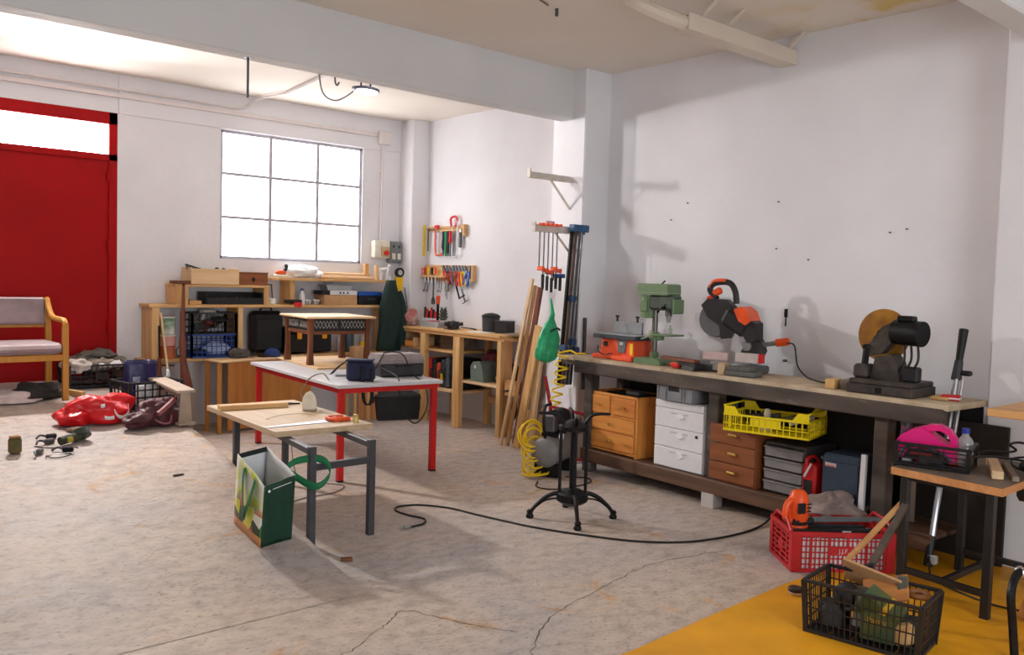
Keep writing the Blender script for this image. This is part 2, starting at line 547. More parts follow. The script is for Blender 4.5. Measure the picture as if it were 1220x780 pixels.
# window: steel frame with nine panes
WFR = mat('window_steel', (176, 174, 184), 0.5, 0.0)
def pane_mat(k):
    m, nt, b = _nt('frosted_pane_daylit')
    b.inputs['Base Color'].default_value = (0.9, 0.9, 0.92, 1)
    b.inputs['Roughness'].default_value = 0.3
    b.inputs['Emission Color'].default_value = (0.97, 0.98, 1, 1)
    b.inputs['Emission Strength'].default_value = k
    return m
PANEM = pane_mat(PANE)
TRANSM = pane_mat(TRANSOM)
mb = MB()
yw = YB + 0.04
for x0, x1 in ((WX0, WX0 + 0.03), (WX1 - 0.03, WX1)): mb.bx(x0, x1, yw - 0.02, yw + 0.02, WZ0, WZ1)
for z0, z1 in ((WZ0, WZ0 + 0.03), (WZ1 - 0.03, WZ1)): mb.bx(WX0, WX1, yw - 0.02, yw + 0.02, z0, z1)
win = struct('window_1', mb, WFR)
wx = [WX0 + (WX1 - WX0) * i / 3 for i in range(4)]
wz = [WZ0, 2.10, 2.54, WZ1]
for i in (1, 2): struct('glazing_bar', MB().bx(wx[i] - 0.018, wx[i] + 0.018, yw - 0.018, yw + 0.018, WZ0, WZ1), WFR, win)
for i in (1, 2): struct('glazing_bar', MB().bx(WX0, WX1, yw - 0.016, yw + 0.016, wz[i] - 0.015, wz[i] + 0.015), WFR, win)
for i in range(3):
    for j in range(3):
        struct('pane', MB().bx(wx[i] + 0.012, wx[i + 1] - 0.012, yw - 0.004, yw + 0.004, wz[j] + 0.01, wz[j + 1] - 0.01, 0), PANEM, win)
# red double door with a transom light
mb = MB()
yd = YB + 0.02
for x0, x1 in ((DX0, DX0 + 0.08), (DX1 - 0.075, DX1)): mb.bx(x0, x1, yd - 0.02, yd + 0.06, DZ0, DZ1)
mb.bx(DX0, DX1, yd - 0.02, yd + 0.06, 2.875, DZ1)
mb.bx(DX0, DX1, yd - 0.02, yd + 0.06, 2.54, 2.60)
door = struct('door_1', mb, DOORRED)
struct('door_leaf', MB().bx(DX0 + 0.07, DX1 - 0.07, yd, yd + 0.05, DZ0, 2.56), DOORRED, door)
struct('transom_pane', MB().bx(DX0 + 0.06, DX1 - 0.06, yd + 0.015, yd + 0.025, 2.58, 2.89, 0), TRANSM, door)
mb = MB()
for z in (1.0, 1.75, 2.4): mb.cyl((2.525, yd - 0.022, z - 0.05), (2.525, yd - 0.022, z + 0.05), 0.012, n=8)
struct('hinge', mb, DOORRED, door)

# cracks in the concrete
CRK = mat('crack_dark', (92, 84, 78), 0.9)
def crack(pts, wdt, seed):
    R = random.Random(seed)
    P = spline([(x, y, 0) for x, y in pts], 10)
    P = [p + Vector((R.uniform(-1, 1), R.uniform(-1, 1), 0)) * 0.012 for p in P]
    m = MB()
    for i, p in enumerate(P):
        d = (P[min(i + 1, len(P) - 1)] - P[max(i - 1, 0)]).normalized()
        s = Vector((-d.y, d.x, 0)) * wdt * R.uniform(0.3, 1)
        m.v += [tuple(p + s + Vector((0, 0, 0.0008))), tuple(p - s + Vector((0, 0, 0.0008)))]
    for i in range(len(P) - 1): m.f.append((2 * i, 2 * i + 1, 2 * i + 3, 2 * i + 2))
    return m
FL = bpy.data.objects['floor']
obj('crack', crack([(2.05, 2.35), (2.45, 2.62), (2.75, 2.83), (3.2, 2.95), (3.75, 3.05), (4.3, 2.95)], 0.004, 1), CRK, FL)
obj('crack', crack([(2.12, 3.22), (2.28, 3.30), (2.38, 3.05), (2.52, 2.80)], 0.004, 2), CRK, FL)
obj('crack', crack([(1.35, 2.75), (1.6, 2.95), (1.9, 3.1), (2.12, 3.22)], 0.003, 3), CRK, FL)

# painted steel channel that runs under the near ceiling to the right wall
DUCT = mat('channel_paint', (214, 202, 188), 0.6, var=0.06, scale=3)
mb = MB()
mb.bx(4.42, 5.655, 3.47, 3.485, 3.135, 3.235, 0.002).bx(4.42, 5.655, 3.485, 3.60, 3.135, 3.147, 0.002).bx(4.42, 5.655, 3.485, 3.60, 3.222, 3.235, 0.002)
ch = struct('trim_8', mb, DUCT)
struct('elbow', MB().tube(spline([(4.44, 3.53, 3.185), (4.28, 3.54, 3.19), (4.12, 3.60, 3.23), (4.06, 3.70, 3.30), (4.05, 3.74, ZC)], 5), 0.05, 10), DUCT, ch)
struct('hanger', MB().beam((4.86, 3.55, 3.22), (4.90, 3.40, ZC), 0.03, 0.012), DUCT, ch)
struct('hanger', MB().beam((4.60, 3.55, 3.22), (4.60, 3.40, ZC), 0.03, 0.012), DUCT, ch)
struct('hanger', MB().beam((5.58, 3.52, 3.22), (5.60, 3.38, ZC), 0.03, 0.02), DUCT, ch)
# ------------------------------------------------------------------ low table in the middle with a bare angle-iron frame
t = thing('work_table', 'low table with thick pale wooden top on dark angle-iron legs behind the shopping bag', 'table', (2.714, 5.40, 0), -3)
obj('tabletop', MB().bx(-.327, .327, -.605, .605, .565, .60, .003), wd('board', 'y'), t)
IRON = mat('bare_angle_iron', (74, 74, 78), 0.5, 0.5, bump=0.1)
for x, y in ((-.279, -1.0), (.117, -.97), (-.15, .5), (.20, .46)):
    obj('leg', MB().bx(x - .02, x + .02, y - .02, y + .02, 0, .565 if y > 0 else .575, .002), IRON, t)
for a, b in (((-.279, -.98, .545), (-.15, .48, .545)), ((.117, -.95, .545), (.20, .44, .545))):
    obj('side_rail', MB().beam(a, b, .035, .035), IRON, t)
obj('crossbar', MB().beam((-.279, -1.0, .455), (.117, -.97, .455), .03, .04), IRON, t)
obj('crossbar', MB().beam((-.15, .5, .545), (.20, .46, .545), .03, .035), IRON, t)
t = solo('pine_batten', MB().bx(-.235, .235, -.045, .045, 0, .032, .003), wd('pine', 'x'), 'knotty pale pine batten lying across the back of the low table', 'batten', (2.64, 5.745, .601), -8)
t = thing('clothes_iron', 'small cream clothes iron standing on its heel on the low table', 'iron', (2.915, 5.45, .601), -38)
obj('soleplate', MB().prism([(-.045, .012), (-.05, .05), (-.043, .09), (-.025, .122), (0, .135), (.025, .122), (.043, .09), (.05, .05), (.045, .012)], -.02, .012), CREAM, t)
obj('body', MB().prism([(-.032, .01), (-.036, .05), (-.026, .095), (0, .115), (.026, .095), (.036, .05), (.032, .01)], .012, .05), CREAM, t)
obj('handle', MB().tube(spline([(0, .05, .02), (0, .085, .03), (0, .09, .07), (0, .045, .1)], 4), .011, 8), DGREY, t)
obj('heel', MB().bx(-.045, .045, -.022, .055, 0, .012), STEEL, t)
t = thing('hand_saw', 'hand saw with bright orange handle lying on the low table', 'saw', (2.64, 4.985, .602), 3)
obj('blade', MB().prism([(-.28, -.01), (.18, -.05), (.18, .045), (-.28, .012)], 0, .002, 'z'), STEEL, t, 'polished steel blade')
obj('handle', MB().tube([(.185, -.05, .012), (.235, -.052, .012), (.29, -.06, .012), (.305, -.04, .012), (.265, -.028, .012), (.225, -.015, .012), (.215, .015, .012), (.245, .03, .012), (.29, .022, .012), (.305, .045, .012), (.26, .062, .012), (.2, .06, .012), (.18, .04, .012), (.175, -.01, .012)], .012, 8, closed=True), ORANGE, t, 'bright orange open loop handle')
t = solo('brass_ferrule', MB().lathe([(.019, 0), (.019, .03), (.015, .032), (.017, .045), (.012, .048)], n=14), mat('pale_brass', (206, 190, 120), .4, .5), 'short brass coloured tube piece standing beside the orange saw handle', 'fitting', (2.945, 4.885, .601))
t = thing('pliers', 'black pliers lying near the far edge of the low table', 'pliers', (2.95, 5.76, .603), -20)
obj('jaws', MB().prism([(-.01, -.008), (.05, -.004), (.05, .004), (-.01, .008)], 0, .01, 'z'), BLACKM, t)
for s in (-1, 1): obj('grip', MB().tube(spline([(0, s * .004, .006), (-.04, s * .016, .006), (-.11, s * .012, .006)], 5), .006), BLACK, t)
solo('loose_string', MB().tube(spline([(2.5, 5.25, .603), (2.62, 5.34, .604), (2.78, 5.36, .603), (2.86, 5.28, .604), (2.95, 5.33, .603), (2.98, 5.42, .604)], 6), .0015, 5), mat('string', (186, 176, 150), .8), 'thin pale string trailing over the low table top', 'string')

# ------------------------------------------------------------------ shopping bag
t = thing('shopping_bag', 'green and white shopping bag with produce print leaning at the low table leg', 'bag', (2.14, 4.52, rz_at(4.52) + .004), rot=(math.atan(.101), 0, 0))
BW = mat('bag_print_pale', (226, 232, 214), .45, var=.02)
def bagprint():
    m, nt, b = _nt('bag_produce_print')
    N, L = nt.nodes, nt.links
    tc = N.new('ShaderNodeTexCoord')
    sp = N.new('ShaderNodeSeparateXYZ'); L.new(tc.outputs['Object'], sp.inputs[0])
    nz = N.new('ShaderNodeTexVoronoi'); nz.inputs['Scale'].default_value = 13
    L.new(tc.outputs['Object'], nz.inputs['Vector'])
    hs = N.new('ShaderNodeSeparateColor'); L.new(nz.outputs['Color'], hs.inputs[0])
    cr = N.new('ShaderNodeValToRGB'); cr.color_ramp.interpolation = 'CONSTANT'
    while len(cr.color_ramp.elements) < 6: cr.color_ramp.elements.new(.5)
    for e, (p, c) in zip(cr.color_ramp.elements, ((0, (196, 40, 36)), (.22, (214, 214, 60)), (.45, (30, 60, 36)), (.62, (232, 226, 120)), (.78, (60, 120, 50)), (.9, (236, 236, 226)))):
        e.position, e.color = p, (*lin(c), 1)
    L.new(hs.outputs[0], cr.inputs[0])
    mr = N.new('ShaderNodeMapRange'); mr.inputs[1].default_value = .24; mr.inputs[2].default_value = .14
    L.new(sp.outputs[2], mr.inputs[0])
    g = N.new('ShaderNodeValToRGB')
    n3 = N.new('ShaderNodeTexNoise'); n3.inputs['Scale'].default_value = 9; L.new(tc.outputs['Object'], n3.inputs['Vector'])
    g.color_ramp.elements[0].color = (*lin((228, 232, 226)), 1); g.color_ramp.elements[1].color = (*lin((214, 222, 70)), 1)
    g.color_ramp.elements[0].position, g.color_ramp.elements[1].position = .45, .62
    L.new(n3.outputs[0], g.inputs[0])
    mx = N.new('ShaderNodeMix'); mx.data_type = 'RGBA'
    L.new(mr.outputs[0], mx.inputs['Factor']); L.new(g.outputs[0], mx.inputs['A']); L.new(cr.outputs[0], mx.inputs['B'])
    lo = N.new('ShaderNodeMath'); lo.operation = 'LESS_THAN'; lo.inputs[1].default_value = .05; L.new(sp.outputs[2], lo.inputs[0])
    m2 = N.new('ShaderNodeMix'); m2.data_type = 'RGBA'; L.new(lo.outputs[0], m2.inputs['Factor']); L.new(mx.outputs['Result'], m2.inputs['A'])
    m2.inputs['B'].default_value = (*lin((206, 140, 78)), 1)
    L.new(m2.outputs['Result'], b.inputs['Base Color'])
    b.inputs['Roughness'].default_value = .4
    return m
BAGP, BAGG, BAGI = bagprint(), mat('bag_dark_green', (24, 62, 46), .35, var=.2, scale=5, bump=.25, bscale=9), mat('bag_inside', (222, 222, 224), .5, var=.03)
# corners: left-back L, front F, right R, back B (world offsets from the base)
Lc, Fc, Rc, Bc = (-.075, .21), (-.10, -.19), (.10, -.15), (.12, .255)
H = .385
def quad(m, a, b, z0, z1a, z1b, wob, seed, n=10, k=10, lean=0.0):
    R = random.Random(seed)
    nx, ny_ = (b[1] - a[1]), -(b[0] - a[0])
    ln = math.hypot(nx, ny_)
    nx, ny_ = nx / ln, ny_ / ln
    ph = R.uniform(0, 6)
    def fn(u, v):
        o = wob * math.sin(u * math.pi) * (math.sin(v * 5 + ph) * .6 + math.sin(u * 9 + v * 4 + ph) * .4)
        zt = z1a + (z1b - z1a) * u
        s = 1 - lean * v
        return ((a[0] + (b[0] - a[0]) * u) * s + nx * o, (a[1] + (b[1] - a[1]) * u) * s + ny_ * o, z0 + (zt - z0) * v)
    return m.patch(fn, n, k)
solid(obj('printed_side', quad(MB(), Lc, Fc, 0, H + .02, H - .04, .010, 1), BAGP, t, 'side printed with fruit and vegetables'), .003)
solid(obj('gusset', quad(MB(), Fc, Rc, 0, H - .05, H - .02, .012, 2), BAGG, t, 'dark green end panel'), .003)
solid(obj('back_side', quad(MB(), Rc, Bc, 0, H - .02, H + .03, .010, 3), BAGI, t, 'far side showing its white inside'), .003)
solid(obj('back_gusset', quad(MB(), Bc, Lc, 0, H + .03, H + .02, .012, 4), BAGI, t), .003)
obj('bottom', MB().prism([Lc, Fc, Rc, Bc], 0, .004, 'z'), BAGG, t)
STRAP = mat('green_strap', (26, 110, 70), .5, var=.1)
def ribbon(m, pts, wv, k=6, th=.002):
    P = spline(pts, k)
    wv = Vector(wv)
    n = len(m.v)
    for p in P: m.v += [tuple(p - wv), tuple(p + wv)]
    for i in range(len(P) - 1): m.f.append((n + 2 * i, n + 2 * i + 1, n + 2 * i + 3, n + 2 * i + 2))
    return m
solid(obj('handle', ribbon(MB(), [(-.08, .09, .365), (-.095, .08, .33), (-.108, .05, .24), (-.118, .0, .11), (-.12, -.03, .16), (-.115, -.07, .26), (-.108, -.085, .32), (-.10, -.08, .345)], (.008, .026, 0)), STRAP, t, 'green strap hanging down the printed side'), .003)
solid(obj('handle', ribbon(MB(), [(.12, .0, .36), (.17, -.02, .40), (.26, -.09, .425), (.30, -.15, .40), (.29, -.18, .34), (.21, -.16, .29), (.13, .06, .34)], (.004, .004, .02)), STRAP, t, 'green strap hooked over the table leg'), .003)
for nm, a_, c_, za, zb in (('dark_band', Bc, Lc, H + .03, H + .02), ('dark_band', Rc, Bc, H - .02, H + .03)):
    va, vb = Vector((*a_, za - .012)), Vector((*c_, zb - .012))
    ctr = Vector((.01, .03, 0))
    va, vb = va + (Vector((ctr.x, ctr.y, va.z)) - va) * .035, vb + (Vector((ctr.x, ctr.y, vb.z)) - vb) * .035
    if nm and a_ is Bc: obj(nm, MB().beam(va, vb, .003, .03), mat('bag_band_dark', (34, 40, 38), .6), t, 'dark band inside the bag rim')
mk = MB().prism([(-.018, -.004), (.018, -.004), (.018, .004), (-.018, .004)], 0, .001, 'z')
lg = obj('printed_line', MB().beam((Fc[0] + .055, Fc[1] + .006, .315), (Rc[0] - .03, Rc[1] - .018, .335), .001, .004).ell((Fc[0] + .03, Fc[1] - .004, .31), (.008, .003, .008), 8, 5), PAPER, t, 'white dot and line printed on the dark end')

# ------------------------------------------------------------------ red steel table
t = thing('red_table', 'white topped table on bright red square steel legs behind the low table', 'table', (3.78, 6.52, 0), -5)
obj('tabletop', MB().bx(-.45, .45, -.92, .95, .708, .735, .004), mat('grey_white_laminate', (206, 206, 210), .35, var=.04), t)
for x in (-.40, .40):
    for y in (-.86, .86):
        lg = obj('leg', MB().bx(x - .023, x + .023, y - .023, y + .023, .012, .708), RED, t)
        obj('foot', MB().bx(x - .024, x + .024, y - .024, y + .024, 0, .014), BLACK, lg, 'black rubber foot cap')
for x in (-.40, .40): obj('side_rail', MB().bx(x - .02, x + .02, -.84, .84, .665, .708), RED, t)
for y in (-.86, .86): obj('end_rail', MB().bx(-.38, .38, y - .02, y + .02, .665, .708), RED, t)
solo('plywood_sheet', MB().bx(-.30, .34, -.50, .52, 0, .016, .002), wd('pale', 'x'), 'pale plywood sheet under the carved stool on the red table', 'board', (3.98, 7.10, .736), -7)
solo('grey_board_offcut', MB().bx(-.14, .14, -.10, .10, 0, .018), mat('grey_board', (176, 178, 182), .5), 'small grey board beneath the navy cool bag strap', 'board', (3.66, 6.20, .736), -12)
# carved stool standing on it
t = thing('carved_stool', 'dark wooden stool with lattice frieze and pale top standing on the red table', 'stool', (3.975, 7.12, .753), -6)
obj('seat', MB().bx(-.33, .33, -.33, .33, .405, .424, .005), wd('pale', 'x'), t, 'pale unfinished wooden top')
for sx in (-1, 1):
    for sy in (-1, 1):
        m = MB()
        prof = [(.032, 0), (.028, .05), (.022, .16), (.022, .26), (.03, .34), (.036, .405)]
        T = Matrix.Rotation(math.pi / 4, 4, 'Z')
        m.lathe([(r * 1.2, z) for r, z in prof], (sx * .27, sy * .27, 0), 4, T)
        obj('leg', m, wd('walnut', 'z'), t)
LATT = mat('ivory_inlay', (176, 170, 162), .5, var=.5, scale=60)
DARKW = wd('dark', 'x')
for k in range(4):
    a = k * math.pi / 2
    R4 = Matrix.Rotation(a, 4, 'Z')
    m = MB()
    m.box((0, -.268, .28), (.52, .022, .03), .003, m=R4)
    obj('lower_rail', m, wd('walnut', 'x'), t)
    m = MB()
    m.box((0, -.262, .35), (.51, .012, .11), .002, m=R4)
    fr = obj('frieze', m, BLACK, t, 'black frieze board')
    m = MB()
    for i in range(-7, 8):
        if i in (0,): continue
        x = i * .033
        for sg in (-1, 1):
            m.beam(R4 @ Vector((x - sg * .016, -.270, .318)), R4 @ Vector((x + sg * .016, -.270, .384)), .0035, .0035, 0)
    obj('lattice', m, LATT, fr, 'pale diagonal lattice inlay')
solo('turned_wood_piece', MB().lathe([(.012, 0), (.014, .008), (.008, .02), (.013, .03), (.006, .038)], n=10), wd('pine', 'z'), 'tiny turned wooden knob lying by the stool leg', 'knob', (3.74, 7.02, .753))
# navy cool bag
t = thing('cool_bag', 'navy blue cool bag with dangling shoulder strap on red table corner', 'bag', (3.545, 5.83, .736), -38)
obj('body', MB().box((0, 0, .078), (.20, .13, .150), .018), NAVY, t)
obj('lid', MB().box((0, 0, .158), (.208, .138, .016), .007), NAVY, t)
obj('pocket', MB().box((.106, 0, .06), (.018, .10, .1), .008), NAVY, t)
STRN = mat('black_webbing', (26, 26, 36), .8)
solid(obj('strap', ribbon(MB(), [(.01, -.05, .15), (-.08, .05, .155), (-.17, .12, .10), (-.24, .15, .03)], (.012, .012, .004)), STRN, t, 'black strap lying behind'), .004)
solid(obj('strap', ribbon(MB(), [(.03, -.074, .12), (.03, -.088, .03), (.035, -.10, -.06), (.05, -.105, -.15), (.085, -.10, -.175), (.105, -.095, -.12), (.10, -.08, -.02), (.095, -.06, .10)], (.013, 0, 0)), STRN, t, 'black strap hanging below the table edge'), .004)
# grey tool case with cable
t = thing('tool_case', 'grey lidded power tool case wound with cable on the red table', 'case', (4.0, 6.02, .736), -10)
obj('body', MB().box((0, 0, .06), (.38, .30, .118), .018), mat('case_dark', (48, 46, 50), .5), t)
obj('lid', MB().prism([(-.15, .11), (-.145, .14), (-.10, .18), (.10, .18), (.145, .14), (.15, .11)], -.187, .187, 'x'), mat('case_lid_grey', (138, 128, 126), .5), t, 'lighter grey bevelled lid')
obj('handle', MB().tube(spline([(-.06, -.155, .09), (-.06, -.18, .1), (.06, -.18, .1), (.06, -.155, .09)], 4), .008), BLACK, t)
solo('coiled_cable', MB().tube(spline([(3.78, 5.98, .80), (3.80, 5.92, .90), (3.86, 5.95, .935), (3.93, 5.82, .925), (3.98, 5.76, .78), (4.02, 5.64, .70), (4.04, 5.62, .56), (4.0, 5.62, .45), (3.92, 5.63, .40), (3.83, 5.65, .50), (3.80, 5.66, .64), (3.79, 5.66, .75), (3.80, 5.78, .79), (3.78, 5.9, .82)], 8), .0055, 6), RUBBER, 'black cable looped over the grey tool case and hanging below the table', 'cable')
# things on the floor beyond the red table
t = thing('storage_tub', 'black plastic lidded tub on the floor beyond the red table', 'tub', (5.30, 7.98, 0), -15)
obj('body', MB().prism([(-.22, 0), (.22, 0), (.25, .24), (-.25, .24)], -.15, .15), BLACK, t)
obj('rim', MB().bx(-.262, .262, -.165, .165, .225, .25, .006), BLACK, t)
obj('lid', MB().bx(-.25, .25, -.155, .155, .25, .275, .012), DGREY, t, 'greyer lid')
for x in (-.265, .265): obj('handle', MB().bx(x - .012, x + .012, -.06, .06, .18, .225, .006), BLACK, t)
t = thing('slatted_wood_offcut', 'reddish slatted wood panel standing by the black tub', 'panel', (4.98, 8.02, 0), -12)
for k in range(3): obj('slat', MB().bx(-.11 + k * .075, -.04 + k * .075, -.012, .012, 0, .40, .003), wd('ply', 'z'), t)
obj('batten', MB().bx(-.11, .11, .012, .03, .06, .1), wd('ply', 'x'), t)
obj('batten', MB().bx(-.11, .11, .012, .03, .3, .34), wd('ply', 'x'), t)
# extension leads on the floor
solo('thin_cable', MB().tube(spline([(2.915, 5.50, .66), (2.93, 5.60, .70), (3.0, 5.62, .80), (3.16, 5.72, .82), (3.28, 5.85, .76), (3.36, 5.98, .742)], 7), .004, 5), mat('grey_cable', (120, 112, 100), .6), 'thin grey cable rising from the cream iron to the red table', 'cable')
solo('thin_cable', MB().tube(spline([(3.02, 5.95, .55), (3.03, 5.93, .25), (3.06, 5.85, .02), (3.22, 5.66, .005), (3.26, 5.55, .005), (3.10, 5.42, .005), (2.86, 5.40, .005), (2.66, 5.30, .005)], 8), .004, 5), mat('grey_cable_2', (112, 104, 94), .6), 'thin grey cable dropping below the low table and curling on the floor', 'cable')
t = thing('extension_lead', 'long black extension lead snaking across the floor to the workbench', 'cable')
obj('cord', MB().tube(spline([(3.05, 4.40, .006), (3.16, 4.41, .007), (3.23, 4.50, .006), (3.20, 4.62, .006), (3.19, 4.76, .006), (3.26, 4.84, .006), (3.40, 4.80, .006), (3.52, 4.62, .006), (3.57, 4.38, .006), (3.67, 3.98, .006), (3.80, 3.68, .006), (3.98, 3.38, .006), (4.2, 3.2, .006), (4.45, 3.12, .006), (4.75, 3.1, .006), (5.0, 3.13, .02), (5.12, 3.14, .10), (5.18, 3.12, .19)], 8), .0065, 6), RUBBER, t)
obj('plug', MB().cyl((3.0, 4.39, .012), (3.055, 4.40, .012), .013, .009, 8).cyl((2.975, 4.385, .016), (3.0, 4.39, .014), .003, n=5).cyl((2.976, 4.395, .008), (3.0, 4.395, .01), .003, n=5), mat('plug_grey', (150, 148, 140), .5), t, 'pale plug')
solo('wood_offcut', MB().box((0, 0, .009), (.06, .03, .018), .003), wd('walnut', 'x'), 'small reddish wood chip on the open floor in front of the low table', 'offcut', (2.42, 4.08, .001), -25)
solo('metal_strip', MB().box((0, 0, .004), (.07, .02, .006), .001), BLACKM, 'small dark strip lying on the ramp near the shopping bag', 'scrap', (2.09, 5.66, rz_at(5.66) + .004), 10)

# ------------------------------------------------------------------ cast iron table base
t = thing('pedestal_stand', 'black cast iron pedestal base without a top in front of the workbench', 'pedestal', (4.04, 3.98, 0), -42)
def octa(m, c, r, z0, z1): return m.lathe([(r, z0), (r, z1)], c, 8)
for k in range(4):
    a = math.pi / 2 * k + math.radians(5)
    c, s = math.cos(a), math.sin(a)
    P = [(c * r, s * r, z) for r, z in ((.04, .15), (.10, .165), (.17, .14), (.235, .085), (.27, .04))]
    lg = obj('leg', MB().tube(spline(P, 6), .014, 8, radii=[.017 - .005 * i / 24 for i in range(25)]), BLACKM, t)
    P2 = [(c * r, s * r, z) for r, z in ((.05, .115), (.11, .13), (.18, .115), (.24, .07))]
    obj('under_rib', MB().tube(spline(P2, 4), .006, 6), BLACKM, lg)
    obj('foot', MB().lathe([(.022, 0), (.026, .008), (.024, .02), (.018, .03), (.024, .042), (.014, .055)], (c * .275, s * .275, 0), 12), BLACKM, lg)
    P3 = [(c * r, s * r, z) for r, z in ((.03, .60), (.07, .625), (.11, .675), (.155, .69), (.235, .69))]
    obj('top_arm', MB().tube(spline(P3, 6), .012, 8, radii=[.015 - .006 * i / 24 for i in range(25)]), BLACKM, t)
    a2 = a + math.pi / 4
    obj('column', MB().cyl((c * .085, s * .085, .14), (c * .085, s * .085, .60), .011, n=10), BLACKM, t)
obj('centre_column', MB().cyl((0, 0, .08), (0, 0, .64), .022, n=12), BLACKM, t)
obj('lower_hub', MB().lathe([(.03, .08), (.075, .10), (.105, .12), (.105, .165), (.06, .19), (.03, .2)], n=12), BLACKM, t)
obj('upper_hub', MB().lathe([(.03, .56), (.1, .585), (.105, .61), (.06, .635), (.03, .65)], n=12), BLACKM, t)
# ------------------------------------------------------------------ shared small builders
def bottle(name, label, loc, h, r, mt, cap, group=None, cat='bottle', neck=.45):
    t = thing(name, label, cat, loc, 0, group)
    obj('body', MB().lathe([(r * .92, 0), (r, .01), (r, h * .6), (r * neck, h * .78), (r * neck, h * .86)], n=14), mt, t)
    obj('cap', MB().cyl((0, 0, h * .86), (0, 0, h), r * neck * 1.15, n=12), cap, t)
    return t
def tin(name, label, loc, h, r, mt, lid, group=None, cat='paint tin'):
    t = thing(name, label, cat, loc, 0, group)
    obj('body', MB().lathe([(r, 0), (r, h - .012), (r * .97, h - .01)], n=20), mt, t)
    obj('lid', MB().lathe([(r * 1.03, h - .014), (r * 1.04, h - .004), (r * .96, h), (r * .9, h - .004)], n=20), lid, t)
    return t
def crate(name, label, loc, rz, lx, ly, h, mt, nv=10, nh=4, group=None, flare=.0, cut=None, rot=None, bar=.006, mid=None):
    """slatted plastic crate: bottom plus four lattice sides, each its own part"""
    t = thing(name, label, 'crate', loc, rz, group, rot)
    m = MB()
    for i in range(5): m.bx(-lx / 2 + lx * i / 5 + .006, -lx / 2 + lx * (i + 1) / 5 - .006, -ly / 2, ly / 2, 0, .006, 0)
    m.bx(-lx / 2, lx / 2, -ly / 2, -ly / 2 + .02, 0, .008, 0).bx(-lx / 2, lx / 2, ly / 2 - .02, ly / 2, 0, .008, 0).bx(-lx / 2, lx / 2, -.01, .01, 0, .008, 0)
    obj('bottom', m, mt, t)
    fx = flare
    for k in range(4):
        L_, off = (lx, ly / 2) if k % 2 == 0 else (ly, lx / 2)
        R4 = Matrix.Rotation(k * math.pi / 2, 4, 'Z')
        m = MB()
        def P(u, z): return R4 @ Vector((u * (1 + fx * z / h), -off - fx * z, z))
        m.beam(P(-L_ / 2, h), P(L_ / 2, h), .018, .014, .002)
        m.beam(P(-L_ / 2, .008), P(L_ / 2, .008), .014, .016, .002)
        for j in range(1, nh): m.beam(P(-L_ / 2, h * j / nh), P(L_ / 2, h * j / nh), bar, bar * 1.2, 0)
        n = max(3, int(nv * L_ / lx))
        for i in range(n + 1):
            u = -L_ / 2 + L_ * i / n
            ww = .022 if i in (0, n) else bar
            m.beam(P(u, 0), P(u, h), ww, bar if ww == bar else .012, 0)
        if mid: m.box(R4 @ Vector((0, -off - fx * h * mid, h * mid)), (.11, .008, h * .3) if k % 2 == 0 else (.008, .09, h * .3), 0)
        obj('side_panel', m, mt, t)
    return t


# ------------------------------------------------------------------ shelving along the back wall
t = thing('wall_shelving', 'long two tier pine shelf along the wall under the window', 'shelf', (0, 0, 0))
obj('upper_board', MB().bx(2.80, 5.48, 8.34, 8.64, 1.19, 1.22, .003), wd('pine', 'x'), t)
obj('lower_board', MB().bx(2.76, 5.48, 8.34, 8.64, .67, .70, .003), wd('pine', 'x'), t)
for x, wv in ((2.86, .07), (3.69, .05), (5.44, .05)): obj('upright', MB().bx(x - wv / 2, x + wv / 2, 8.345, 8.635, .70, 1.19), wd('pine', 'z'), t)
for x in (2.95, 3.95, 4.95): obj('bracket', MB().prism([(8.40, .67), (8.64, .67), (8.64, .45), (8.61, .45)], x - .012, x + .012, 'x'), wd('pine', 'z'), t)
t = thing('riser_shelf', 'short pine riser shelf with thick end block on the left of the long shelf', 'shelf', (0, 0, 1.22))
obj('board', MB().bx(3.04, 4.0, 8.36, 8.63, .17, .195), wd('pine', 'x'), t)
obj('end_block', MB().bx(3.05, 3.17, 8.36, 8.63, 0, .17), wd('pine', 'z'), t)
obj('upright', MB().bx(3.94, 3.99, 8.36, 8.63, 0, .17), wd('pine', 'z'), t)
solo('wood_strip', MB().bx(-.14, .10, -.05, .05, 0, .03), wd('walnut', 'x'), 'dark wooden strip on the end of the riser shelf, left of the pale box', 'strip', (3.16, 8.40, 1.416))
t = thing('open_wooden_box', 'pale open wooden tray box on the riser shelf below the window corner', 'box', (3.43, 8.47, 1.416), 0)
PB = wd('ply', 'x')
obj('front_board', MB().bx(-.24, .24, -.125, -.11, 0, .15), wd('pale', 'x'), t)
obj('back_board', MB().bx(-.24, .24, .11, .125, 0, .15), wd('pale', 'x'), t)
for x in (-.24, .225): obj('end_board', MB().bx(x, x + .015, -.11, .11, 0, .16), wd('pale', 'y'), t)
obj('bottom_board', MB().bx(-.225, .225, -.11, .11, 0, .01), wd('pale', 'x'), t)
t = thing('tenon_saw', 'dark handled saw sticking up out of the pale tray box', 'saw', (3.30, 8.45, 1.44), 0)
obj('blade', MB().prism([(-.13, .16), (.06, .11), (.06, .03), (-.1, .06)], -.001, .001), DSTEEL, t)
obj('spine', MB().beam((-.13, 0, .165), (.06, 0, .113), .008, .012), BLACKM, t)
for x, sd in ((.06, 1), (.13, 2)):
    solo('round_tool', MB().ell((0, 0, .0), (.022, .022, .02), 10, 6).cyl((0, 0, -.13), (0, 0, 0), .008, n=8), BLACK if sd == 1 else DSTEEL, 'black round tool knob showing above the pale tray box' if sd == 1 else 'grey tool knob showing above the right end of pale tray box', 'tool', (3.43 + x, 8.46, 1.565))
t = thing('carved_wooden_box', 'dark wooden box with a black emblem on its front beside pale tray', 'box', (3.825, 8.47, 1.416), 0)
